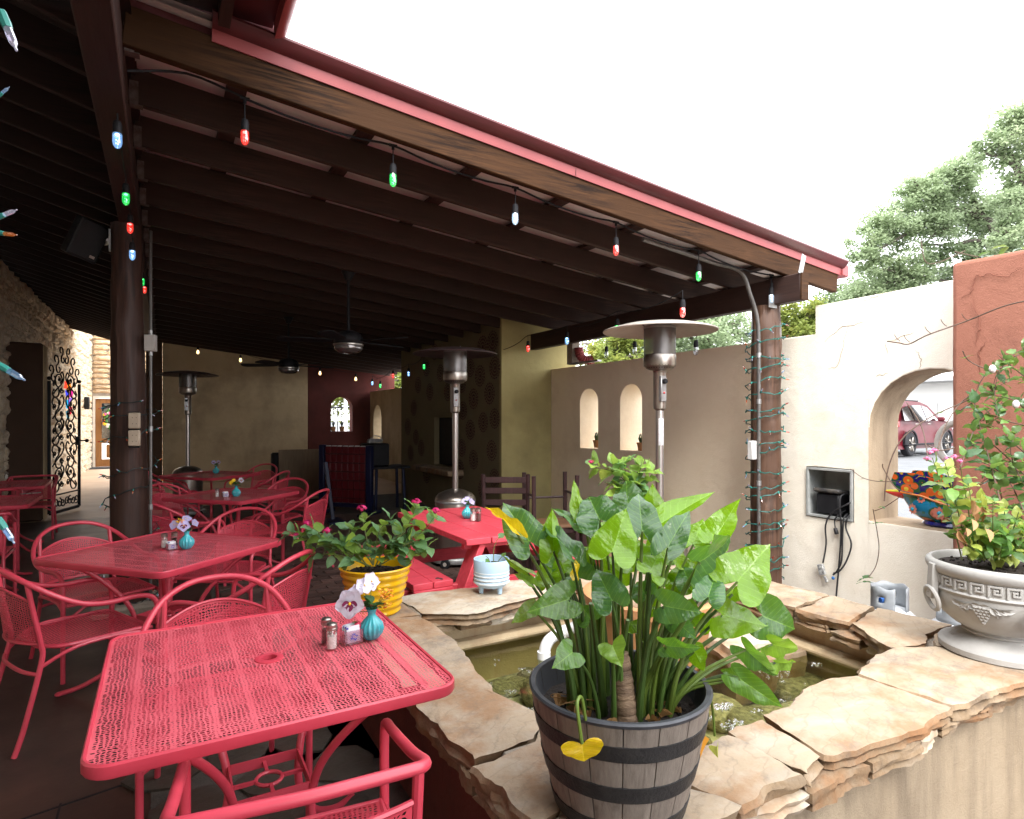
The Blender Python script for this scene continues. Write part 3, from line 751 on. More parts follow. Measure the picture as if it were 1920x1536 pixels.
# passage roof on the left: rafters rising to the stone wall
pr = thing('passage_roof', 'near black timber roof over the passage between the posts and the stone wall', 'roof', (0, 0, 0))
s0, s1 = Vector((-.20, 0, 3.19)), Vector((-2.10, 0, 3.74))
r_ = MB(); r_.bar(s0, s1, .045, .15, .004); ro = r_.build('rafter', m['rafter2'], pr); rme2 = ro.data; ro.location.y = -3.6
y = -3.2
while y < 17.9: put(rme2, 'rafter', pr, (0, y, 0)); y += .40
b = MB(); b.add([(-2.3, -4.2, 3.90), (-2.3, 18.0, 3.90), (-.12, 18.0, 3.27), (-.12, -4.2, 3.27)], [(0, 1, 2, 3)]); b.add([(-2.3, -4.2, 3.93), (-2.3, 18.0, 3.93), (-.12, 18.0, 3.36), (-.12, -4.2, 3.36)], [(3, 2, 1, 0)]); b.build('roof_deck', m['beamy'], pr, smooth=0)  # run on behind the camera, added to keep the passage dark
# the eave of the upper roof over the near end
b = MB(); b.box((.055, -.40, 3.40), (.42, 7.2, .02)); b.build('soffit_board', m['beamy'], pr, smooth=0, label='dark soffit boards near the camera')
for k, x in enumerate((-.02, .11)): b = MB(); b.box((x, -.45, 3.37), (.035, 7.0, .05)); b.build('soffit_batten', m['rafter'], pr, smooth=0)
b = MB(); b.box((.245, -.45, 3.345), (.05, 7.1, .13)); b.build('eave_board', m['girder'], pr, smooth=0)
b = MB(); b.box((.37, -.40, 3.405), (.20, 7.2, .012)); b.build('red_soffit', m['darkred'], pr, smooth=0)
b = MB(); vs = []
for i in range(13):
    a = -pi/2+pi*i/12; vs.append((.475+.05*(cos(a)), 3.36+.05*sin(a)))
vs += [(.468, 3.41), (.468, 3.31)]
q = [(x, -4.0, z) for x, z in vs]+[(x, 3.15, z) for x, z in vs]; n = len(vs)
b.add(q, [(i, (i+1) % n, n+(i+1) % n, n+i) for i in range(n)]+[tuple(range(n)), tuple(range(2*n-1, n-1, -1))]); b.build('round_gutter', m['redmetal'], pr)
b = MB(); b.add([(-.12, -4, 3.46), (.5, -4, 3.43), (.5, 3.21, 3.43), (-.12, 3.21, 3.46)], [(0, 1, 2, 3)]); b.build('upper_roof_sheet', m['redmetal'], pr, smooth=0)
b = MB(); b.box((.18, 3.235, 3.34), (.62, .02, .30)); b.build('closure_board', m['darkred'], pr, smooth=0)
# ------------------------------------------------------------------ raised pond with stone coping
pond = thing('raised_pond', 'raised rectangular pond with a ragged flagstone coping beside the red tables', 'pond', (2.03, 2.19, 0))
def pbox(name, c, d, mat, bev=0, **k):
    b = MB(); b.box(c, d, None, bev); return b.build(name, mat, pond, world=True, smooth=0 if not bev else 38, **k)
pbox('pond_side', (.92, 2.19, .205), (.17, 2.08, .41), m['walldull'], label='dark red rendered side facing the tables')
pbox('pond_side', (2.115, 1.25, .05), (2.216, .20, .72), m['pondwall'], label='streaked beige rendered front')
pbox('pond_side', (3.12, 2.28, .205), (.20, 1.856, .41), m['pondwall'])
pbox('pond_side', (2.01, 3.12, .205), (2.006, .20, .41), m['pondwall'])
# inner faces carry the waterline stain
b = MB(); b.add([(1.008, 1.353, .02), (3.017, 1.353, .02), (3.017, 3.017, .02), (1.008, 3.017, .02), (1.008, 1.353, .408), (3.017, 1.353, .408), (3.017, 3.017, .408), (1.008, 3.017, .408)],
      [(0, 1, 2, 3), (0, 4, 5, 1), (1, 5, 6, 2), (2, 6, 7, 3), (3, 7, 4, 0)]); b.build('pond_lining', m['pondin'], pond, world=True, smooth=0)
b = MB()
for (x0, x1, y0, y1) in ((2.93, 3.017, 1.44, 3.0), (1.02, 2.9, 2.93, 3.017)): b.box(((x0+x1)/2, (y0+y1)/2, .27), (x1-x0, y1-y0, .05), None, .02)
b.build('waterline_ledge', m['pondin'], pond, world=True)
b = MB(); b.add([(1.0, 1.34, .03), (3.02, 1.34, .03), (3.02, 3.02, .03), (1.0, 3.02, .03)], [(0, 1, 2, 3)]); b.build('pond_floor', m['pondfloor'], pond, world=True, smooth=0)
rr_ = random.Random(21)
def rockmesh(seed):
    b = MB(); b.ball((0, 0, 0), 1, 10, 7)
    b.v = [v*(1+.28*nz(v*1.1+Vector((seed*5, 0, 0)))+.08*nz(v*3.1+Vector((seed, 2, 0)))) for v in b.v]; b.v = [Vector((v.x, v.y, max(-.55, min(.62, v.z)))) for v in b.v]
    return steal(b.build('pond_rock', m['rock'], smooth=50))
rks = [rockmesh(s) for s in range(5)]
for k in range(90):
    x, y = rr_.uniform(1.08, 2.95), rr_.uniform(1.42, 2.9); s = rr_.uniform(.05, .17)
    if hypot(x-2.2, y-2.4) < .36: continue
    put(rr_.choice(rks), 'pond_rock', pond, Vector((x, y, .03+s*.25))-ORG[pond], rotm(rr_.uniform(-.2, .2), rr_.uniform(-.2, .2), rr_.uniform(0, 6)), (s, s*rr_.uniform(.6, 1), s*rr_.uniform(.3, .6)))
b = MB(); G = 40
b.add([(1.009+2.007*i/G, 1.354+1.662*j/G, .24+.0012*nz((i*.6, j*.6, 1))) for i in range(G+1) for j in range(G+1)], [(i*(G+1)+j, (i+1)*(G+1)+j, (i+1)*(G+1)+j+1, i*(G+1)+j+1) for i in range(G) for j in range(G)])
struct(b.build('water', m['water']))
CO = .48
stones_ = [
 ([(.79, 1.61), (.77, 2.1), (.80, 2.6), (.85, 2.95), (1.13, 2.93), (1.14, 2.5), (1.07, 2.15), (1.05, 1.92), (1.11, 1.74), (1.0, 1.62)], 'flag'),
 ([(.805, 1.29), (.775, 1.595), (1.0, 1.605), (1.115, 1.73), (1.21, 1.62), (1.23, 1.42), (1.20, 1.31)], 'flag'),
 ([(.93, 1.05), (.80, 1.275), (1.20, 1.295), (1.30, 1.075)], 'flag'),
 ([(1.31, 1.085), (1.215, 1.31), (1.245, 1.37), (1.40, 1.335), (1.555, 1.345), (1.56, 1.085), (1.45, 1.10)], 'flag'),
 ([(1.575, 1.085), (1.568, 1.35), (1.738, 1.362), (1.70, 1.125)], 'flag'),
 ([(1.715, 1.12), (1.752, 1.365), (1.88, 1.363), (2.05, 1.43), (2.217, 1.44), (2.335, 1.395), (2.375, 1.09), (2.15, 1.055), (1.91, 1.085)], 'flag'),
 ([(2.392, 1.09), (2.35, 1.395), (2.43, 1.44), (2.6, 1.48), (2.74, 1.475), (2.95, 1.41), (3.03, 1.1), (2.9, 1.03), (2.7, 1.06)], 'flag'),
 ([(3.05, 1.08), (2.965, 1.425), (3.1, 1.50), (3.34, 1.50), (3.36, 1.1), (3.2, 1.0)], 'flag'),
 ([(2.76, 1.495), (2.93, 1.78), (3.28, 1.85), (3.34, 1.52), (3.1, 1.52), (2.96, 1.445)], 'flag'),
 ([(2.945, 1.80), (2.90, 2.05), (3.27, 2.10), (3.285, 1.87)], 'flag'),
 ([(2.91, 2.07), (2.89, 2.4), (2.92, 2.9), (3.0, 3.28), (3.28, 3.3), (3.31, 2.9), (3.26, 2.4), (3.275, 2.12)], 'flag'),
 ([(.80, 2.97), (.78, 3.27), (1.12, 3.32), (1.145, 2.955)], 'flag'),
 ([(1.16, 2.95), (1.14, 3.31), (1.6, 3.27), (2.1, 3.30), (2.12, 2.95), (1.82, 2.91), (1.5, 2.84), (1.36, 2.83)], 'flagwhite'),
 ([(2.14, 2.95), (2.12, 3.30), (2.98, 3.29), (2.90, 2.92)], 'flagwhite')]
CT = []
for k, (pl, mt) in enumerate(stones_):
    b = MB(); dz = random.Random(k).uniform(-.004, .003) if k not in (2, 7) else 0
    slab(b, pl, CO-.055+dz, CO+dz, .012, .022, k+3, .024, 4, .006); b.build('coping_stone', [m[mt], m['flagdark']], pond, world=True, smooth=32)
b = MB()
for c, d in (((.945, 2.19, .428), (.20, 2.1, .036)), ((2.1, 1.255, .428), (2.3, .22, .036)), ((3.11, 2.2, .4265), (.22, 1.8, .036)), ((2.0, 3.12, .4275), (2.2, .20, .036)),
             ((.985, 1.6, .455), (.2, .05, .04)), ((1.56, 1.22, .455), (.03, .2, .036)), ((2.37, 1.22, .455), (.03, .2, .036)), ((1.15, 3.1, .455), (.03, .26, .04)), ((1.05, 1.3, .455), (.35, .03, .04))):
    b.box(c, d, None, .01)
b.build('mortar_bed', m['mortar'], pond, world=True)
rr_ = random.Random(5)
under = []
x = 1.32
while x < 3.2: L = rr_.uniform(.14, .34); under.append(((x, 1.085-rr_.uniform(-.012, .008)), (x+L-.02, 1.26))); x += L
y = 1.5
while y < 2.9: L = rr_.uniform(.16, .4); under.append(((1.0, y), (1.065+rr_.uniform(-.02, .03), y+L-.02))); y += L
x = 1.18
while x < 2.9: L = rr_.uniform(.15, .35); under.append(((x, 2.88+rr_.uniform(-.03, .03)), (x+L-.02, 3.02))); x += L
y = 1.48
while y < 2.8: L = rr_.uniform(.16, .34); under.append(((2.91+rr_.uniform(-.04, .03), y), (3.03, y+L-.03))); y += L
y = 1.2
while y < 2.9: L = rr_.uniform(.2, .5); under.append(((.80+rr_.uniform(-.015, .02), y), (.93, y+L-.02))); y += L
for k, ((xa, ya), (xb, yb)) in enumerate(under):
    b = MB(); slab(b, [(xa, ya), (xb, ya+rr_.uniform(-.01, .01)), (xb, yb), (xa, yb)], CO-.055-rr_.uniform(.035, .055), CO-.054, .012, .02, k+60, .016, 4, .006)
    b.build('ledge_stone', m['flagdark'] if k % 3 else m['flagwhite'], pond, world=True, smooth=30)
# foam: clusters of bubbles floating on the water
b = MB(); rr_ = random.Random(9)
for px, py, rx, n in ((1430, 1203, 34, 60), (1324, 1212, 22, 45), (1400, 1250, 60, 90), (1455, 1262, 45, 60), (1355, 1325, 28, 110), (1375, 1360, 36, 130), (1418, 1333, 16, 26), (1468, 1314, 10, 12), (1532, 1246, 18, 28),
                     (1466, 1278, 8, 10), (1000, 1330, 20, 50), (957, 1297, 13, 26), (920, 1280, 8, 6), (931, 1238, 7, 6), (930, 1246, 5, 4), (981, 1253, 9, 9), (996, 1258, 10, 12), (1330, 1345, 12, 16), (1365, 1270, 14, 14), (1508, 1283, 4, 3), (925, 1300, 8, 8)):
    c = ath(px, py, .242); R0 = rx*c.y/1147*1.15
    for k in range(int(n*.6)):
        a, q = rr_.uniform(0, 2*pi), sqrt(rr_.random()); p = c+Vector((R0*q*cos(a), R0*.62*q*sin(a), 0))
        if not (1.05 < p.x < 2.98 and 1.39 < p.y < 2.97): continue
        r = rr_.choice((.003, .004, .005, .006, .008)); b.ball(p, (r, r, r*.8), 7, 4)
fo = b.build('bubble_foam', m['bubble']); fo['kind'] = 'stuff'
# white pipe elbow in the water
t_ = thing('drain_pipe', 'white plastic pipe elbow rising out of the pond water', 'pipe', (1.38, 2.23, .24))
c = ath(1026, 1222, .27)
q = smooth_path([(c.x-.02, c.y, .05), (c.x-.02, c.y, .24), (c.x, c.y+.01, .30), (c.x+.05, c.y+.03, .325), (c.x+.12, c.y+.05, .33), (c.x+.32, c.y+.12, .33)], 5)
pv = plain('white_pvc', (.72, .72, .71), .35)
b = MB(); b.tube(q, .030, 14); b.build('pipe', pv, t_, world=True)
b = MB(); b.tube([(c.x-.02, c.y, .235), (c.x-.02, c.y, .275)], .035, 14); b.tube([(c.x+.12, c.y+.05, .33), (c.x+.165, c.y+.067, .33)], .035, 14); b.build('pipe_collar', pv, t_, world=True)
# terracotta fountain bowl with stones in the middle of the pond
fx, fy = 2.20, 2.40
terr = M('terracotta_bowl', (.50, .25, .105), (.40, .19, .085), 5, .6, bump=.25, bscale=40)
t_ = thing('fountain_bowl', 'wide terracotta bowl standing in the pond behind the elephant ear plant', 'fountain', (fx, fy, .03))
b = MB(); b.lathe([(.0, 0), (.17, 0), (.20, .05), (.27, .28), (.305, .44), (.315, .50), (.345, .505), (.35, .55), (.325, .557), (.30, .55), (.285, .47), (0, .45)], 40, (fx, fy, .03)); b.build('bowl', terr, t_, world=True)
b = MB(); b.lathe([(0, 0), (.288, 0)], 30, (fx, fy, .56)); b.build('bowl_water', m['water'], t_, world=True)
for k, (dx, dy, s) in enumerate(((-.1, .05, .14), (.08, .1, .16), (.05, -.1, .12))):
    b = MB(); slab(b, [(fx+dx+s*cos(a)*1.1, fy+dy+s*sin(a)*.8) for a in [2*pi*i/7 for i in range(7)]], .545, .60+.02*k, .015, .03, k+90, .012, 3); b.build('bowl_stone', m['flag'], t_, world=True)
t_ = thing('cascade_stone', 'flat pale stone ledge wet with foam at the right of the fountain bowl', 'stone', (2.62, 2.38, .2))
b = MB(); c = ath(1385, 1188, .31); slab(b, [(c.x-.2, c.y-.12), (c.x+.14, c.y-.16), (c.x+.24, c.y+.02), (c.x+.12, c.y+.18), (c.x-.18, c.y+.16)], .10, .30, .02, .03, 44, .02, 5); t_.location = (c.x, c.y, .1); ORG[t_] = Vector(t_.location)
b.build('upper_slab', m['flagwhite'], t_, world=True)
b = MB(); slab(b, [(c.x-.26, c.y-.2), (c.x+.2, c.y-.26), (c.x+.3, c.y-.05), (c.x+.1, c.y+.1), (c.x-.2, c.y+.1)], .06, .262, .02, .03, 45, .02, 4); b.build('lower_slab', m['flagdark'], t_, world=True)
# ------------------------------------------------------------------ perforated red metal tables and chairs
def perf(mb, nu, nv, f, hole, seed=0, jit=.30):
    """sheet of jittered four-sided cells each with a punched hole; f(u, v) -> point, hole(u, v) -> hole size 0..1"""
    rng = random.Random(seed); P = {}; rowj = [rng.uniform(-.2, .2) for _ in range(nv+1)]
    for j in range(nv+1):
        for i in range(nu+1):
            ju = rng.uniform(-jit, jit) if 0 < i < nu else 0; jv = rng.uniform(-jit, jit) if 0 < j < nv else 0
            sh = (.25 if j % 2 else -.25) if 0 < i < nu else 0
            sh += rowj[j] if 0 < i < nu else 0; P[i, j] = ((i+ju+sh)/nu, (j+jv)/nv)
    vs = []; fs = []; idx = {}
    for k, (u, v) in P.items(): idx[k] = len(vs); vs.append(f(u, v))
    for j in range(nv):
        for i in range(nu):
            q = [(i, j), (i+1, j), (i+1, j+1), (i, j+1)]
            cu = sum(P[k][0] for k in q)/4; cv = sum(P[k][1] for k in q)/4; h = hole(cu, cv)
            o = [idx[k] for k in q]
            if h < 0: continue
            if h <= .05: fs.append(tuple(o)); continue
            b0 = len(vs)
            for k in q: vs.append(f(cu+(P[k][0]-cu)*h, cv+(P[k][1]-cv)*h))
            for a in range(4): fs.append((o[a], o[(a+1) % 4], b0+(a+1) % 4, b0+a))
    return mb.add(vs, fs)
TW, TD, TH = .88, .92, .74
def rrect(wx, wy, r, n=6):
    out = []
    for cx, cy, a0 in ((wx/2-r, wy/2-r, 0), (-wx/2+r, wy/2-r, pi/2), (-wx/2+r, -wy/2+r, pi), (wx/2-r, -wy/2+r, 1.5*pi)):
        out += [(cx+r*cos(a0+pi/2*i/n), cy+r*sin(a0+pi/2*i/n)) for i in range(n+1)]
    return out
def make_table(label):
    t = thing('patio_table', label, 'table', (0, 0, 0), group='red perforated square patio tables')
    b = MB(); N = 84
    def f(u, v):
        x, y = (u-.5)*(TW-.012), (v-.5)*(TD-.012); r = .06
        ax, ay = abs(x)-(TW/2-.006-r), abs(y)-(TD/2-.006-r)
        if ax > 0 and ay > 0:
            d = hypot(ax, ay)
            if d > r: x = (abs(x)-ax*(1-r/d))*(1 if x > 0 else -1); y = (abs(y)-ay*(1-r/d))*(1 if y > 0 else -1)
        return Vector((x, y, TH))
    def hole(u, v):
        x, y = (u-.5)*TW, (v-.5)*TD
        if hypot(x, y) < .027: return -1
        if hypot(x, y) < .045: return 0
        k = abs(((x/.088) % 1)-.5)
        if k > .45: return .28
        if min(abs(abs(x)-TW/2), abs(abs(y)-TD/2)) < .014: return 0
        w_ = .5+.5*sin(y*38+sin(x*36)*2)
        return .55+.10*w_-(.10 if k > .38 else 0)
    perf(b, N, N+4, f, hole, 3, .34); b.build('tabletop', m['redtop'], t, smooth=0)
    b = MB(); R_ = rrect(TW, TD, .065); pr_ = [(0, .004), (.006, .006), (.010, .001), (.010, -.022), (.006, -.028), (0, -.028)]
    vs = []; n = len(R_)
    for (x, y) in R_:
        d = Vector((x, y, 0)); nn = Vector((max(-1, min(1, (abs(x)-(TW/2-.065))/.065)) if abs(x) > TW/2-.065 else 0, 0, 0)); nn = Vector(((nn.x if x > 0 else -nn.x), (((abs(y)-(TD/2-.065))/.065) if abs(y) > TD/2-.065 else 0)*(1 if y > 0 else -1), 0)).normalized()
        for (o, z) in pr_: vs.append(Vector((x, y, TH+z))+nn*(o-.010))
    k = len(pr_); b.add(vs, [(i*k+j, i*k+(j+1) % k, ((i+1) % n)*k+(j+1) % k, ((i+1) % n)*k+j) for i in range(n) for j in range(k)]); b.build('rim', m['red'], t)
    b = MB(); b.lathe([(.023, -.02), (.023, .004), (.028, .006), (.042, .003), (.042, -.002)], 24, (0, 0, TH)); b.build('umbrella_ring', m['red'], t)
    for sx in (-1, 1):
        for sy in (-1, 1):
            b = MB(); b.tube(smooth_path([(sx*.36, sy*.37, TH-.03), (sx*.27, sy*.28, .66), (sx*.17, sy*.18, .53), (sx*.115, sy*.115, .40), (sx*.11, sy*.11, .26), (sx*.17, sy*.17, .13), (sx*.27, sy*.28, .04), (sx*.35, sy*.36, .012)], 5), .0125, 10)
            b.ball((sx*.35, sy*.36, .012), (.02, .02, .012), 8, 5); b.build('leg', m['red'], t)
    b = MB()
    for s in (-1, 1): b.box((s*.105, 0, .37), (.006, .22, .032)); b.box((0, s*.105, .37), (.204, .006, .032)); b.bar((s*.035, 0, .37), (s*.102, 0, .37), .01, .01); b.bar((0, s*.035, .37), (0, s*.102, .37), .01, .01)
    b.tube([(.038*cos(2*pi*i/18), .038*sin(2*pi*i/18), .37) for i in range(18)], .006, 6, True); b.build('brace_frame', m['red'], t)
    for s in (-1, 1): b = MB(); b.bar((s*.36, -.38, TH-.02), (s*.36, .38, TH-.02), .02, .012); b.build('under_rail', m['red'], t)
    return t
def chair_common(t, back, seed):
    b = MB()
    def fs_(u, v):
        y = -.21+.44*v; wd = .205+.03*v-.06*max(0, (.22-v)/.22)**2*1.5
        return Vector(((u-.5)*2*wd, y, .435-.012*sin(pi*v)*sin(pi*u)-.03*max(0, v-.85)/.15*.3))
    perf(b, 34, 34, fs_, lambda u, v: 0 if min(u, 1-u, v, 1-v) < .03 else .54, seed, .28); b.build('seat', m['red'], t, smooth=0)
    b = MB(); rim = [fs_(u, 0) for u in [i/8 for i in range(9)]]+[fs_(1, v) for v in [i/8 for i in range(1, 9)]]+[fs_(1-i/8, 1) for i in range(1, 9)]+[fs_(0, 1-i/8) for i in range(1, 8)]
    b.tube([p+Vector((0, 0, -.006)) for p in rim], .010, 8, True); b.build('seat_rim', m['red'], t)
def make_round(label):
    t = thing('patio_chair', label, 'chair', (0, 0, 0), group='red perforated patio armchairs')
    chair_common(t, 'round', 5)
    half = [(.265, .25, 0), (.265, .25, .30), (.265, .25, .50), (.264, .225, .575), (.268, .15, .602), (.275, .02, .602), (.276, -.09, .625), (.255, -.19, .68), (.20, -.275, .745), (.11, -.325, .79), (0, -.34, .803)]
    P = smooth_path(half+[(-x, y, z) for x, y, z in half[-2::-1]], 5)
    b = MB(); b.tube(P, .0125, 10); b.build('arm_hoop', m['red'], t)
    for s in (-1, 1):
        b = MB(); b.tube(smooth_path([(s*.195, -.275, .745), (s*.198, -.255, .62), (s*.20, -.225, .46), (s*.205, -.225, .38), (s*.215, -.29, .12), (s*.22, -.33, 0)], 5), .0115, 9); b.build('rear_leg', m['red'], t)
        b = MB(); b.tube(smooth_path([(s*.205, -.225, .36), (s*.25, -.1, .425), (s*.245, .1, .425), (s*.265, .25, .40)], 4), .009, 8); b.build('side_rail', m['red'], t)
    b = MB(); b.tube([(-.262, .25, .33), (-.15, .235, .40), (.15, .235, .40), (.262, .25, .33)], .009, 8); b.build('cross_rail', m['red'], t); b = MB(); b.tube(smooth_path([(-.21, -.24, .33), (-.1, -.27, .33), (.1, -.27, .33), (.21, -.24, .33)], 4), .009, 8); b.build('cross_rail', m['red'], t)
    b = MB()
    def fb(u, v):
        x = (u-.5)*2*.195; k = x/.195; zt = .655+.055*(1-k*k)
        return Vector((x, -.228-.03*v-.065*(1-k*k), .46+(zt-.46)*v))
    perf(b, 34, 22, fb, lambda u, v: 0 if min(u, 1-u, v, 1-v) < .03 else .58, 8, .28); b.build('back_panel', m['red'], t, smooth=0)
    b = MB(); b.tube([fb(i/14, 1) for i in range(15)], .006, 6); b.build('panel_rim', m['red'], t); b = MB(); b.tube([fb(i/14, 0) for i in range(15)], .006, 6); b.build('panel_rim', m['red'], t)
    return t
def make_square(label):
    t = thing('patio_chair', label, 'chair', (0, 0, 0), group='red perforated patio armchairs')
    chair_common(t, 'square', 6)
    b = MB()
    half = [(.25, .25, 0), (.25, .25, .40), (.25, .25, .60), (.25, .225, .645), (.25, .15, .66), (.25, -.05, .705), (.248, -.17, .745), (.235, -.215, .760), (.20, -.228, .765), (.1, -.238, .768), (0, -.242, .768)]
    b.tube(smooth_path(half+[(-x, y, z) for x, y, z in half[-2::-1]], 4), .0135, 10); b.build('arm_hoop', m['red'], t)
    for s in (-1, 1):
        b = MB(); b.tube(smooth_path([(s*.222, -.222, .755), (s*.215, -.215, .55), (s*.21, -.215, .38), (s*.218, -.27, .12), (s*.222, -.31, 0)], 5), .0125, 9); b.build('rear_leg', m['red'], t)
        b = MB(); b.tube(smooth_path([(s*.21, -.215, .40), (s*.24, -.05, .42), (s*.25, .25, .40)], 4), .009, 8); b.build('side_rail', m['red'], t)
    b = MB(); b.tube([(-.25, .25, .36), (-.15, .235, .41), (.15, .235, .41), (.25, .25, .36)], .009, 8); b.build('cross_rail', m['red'], t)
    b = MB()
    def fb(u, v):
        x = (u-.5)*2*.205; k = x/.205; return Vector((x, -.218-.018*v-.035*(1-k*k), .46+(.70-.46)*v-.03*(1-k*k)*0))
    perf(b, 34, 22, fb, lambda u, v: 0 if min(u, 1-u, v, 1-v) < .03 else .54, 9, .28); b.build('back_panel', m['red'], t, smooth=0)
    b = MB(); b.tube([fb(i/14, 1) for i in range(15)], .007, 6); b.build('panel_rim', m['red'], t); b = MB(); b.tube([fb(i/14, 0) for i in range(15)], .006, 6); b.build('panel_rim', m['red'], t)
    return t
tab0 = make_table('nearest red perforated table, with an umbrella hole and a turquoise vase, beside the pond'); tab0.location = (.285, 2.01, 0)
T2 = (.02, 3.985, 0); T3 = (.60, 6.52, 0)
dup(tab0, T2, .72, 'second red table from the camera, turned at an angle in front of the log post', scale=(1.0, 1.0, 1))
dup(tab0, T3, .78, 'third red table in the shade, laid with a turquoise vase, salt shaker and white packets')
dup(tab0, (.56, 9.0, 0), .70, 'farthest red table, in the dark beside the far patio heater')
dup(tab0, (-1.44, 6.98, 0), 0, 'red table at the left edge in front of the dark stub wall', scale=(1, .9, 1))
dup(tab0, (-1.58, 8.75, 0), .05, 'red table half hidden behind the leftmost one, under the dark stub wall')
rc = make_round('red armchair with its back to the nearest table, seen over the table\'s far edge')
def place(x, y, fx, fy, label): dup(rc, (x, y, 0), facing(fx, fy), label)
rc.location = (.20, 2.56, 0); rc.rotation_euler.z = facing(0, -1); rc['label'] = 'red round backed armchair tucked behind the far edge of the nearest table'
place(-.36, 3.73, .9, .43, 'red armchair at the left frame edge, seen from its side, at the second table')
place(-.36, 4.55, .45, -.89, 'red armchair between the second table and the iron gate')
place(.40, 4.70, -.5, -.86, 'red armchair at the far right corner of the second table, behind its vase')
place(.36, 3.42, -.75, .66, 'red armchair at the right of the second table, below the yellow pot plant\'s leaves')
place(.11, 5.93, .7, .7, 'red armchair with its back to the second table\'s vase, right of the log post')
place(1.07, 6.14, -.75, .62, 'red armchair standing right of the third table with its rear leg on the bricks')
place(.20, 7.05, .7, -.72, 'red armchair on the far left side of the third table')
place(1.06, 6.98, -.7, -.72, 'red armchair on the far right side of the third table')
place(.02, 8.42, .7, .7, 'red armchair at the near left of the farthest table, right of the log post')
place(-.05, 9.5, .8, -.5, 'red armchair at the far left of the farthest table, by the heater base')
place(1.12, 9.48, -.7, -.7, 'red armchair at the far right of the farthest table, against the tan wall')
place(1.10, 8.45, -.8, .6, 'red armchair at the near right of the farthest table')
sqc = make_square('red square backed armchair in the foreground with its back to the camera'); sqc.location = (.271, 1.462, 0); sqc.rotation_euler.z = facing(.105, 1); sqc.scale = (1, 1, .975)
dup(sqc, (-1.42, 9.55, 0), facing(0, -1), 'red square backed armchair facing us at the far end of the left tables')
dup(sqc, (-1.50, 7.80, 0), facing(.1, -1), 'red square backed armchair between the two left tables')
dup(sqc, (-1.30, 6.25, 0), facing(-.1, 1), 'red square backed armchair at the near side of the leftmost table')
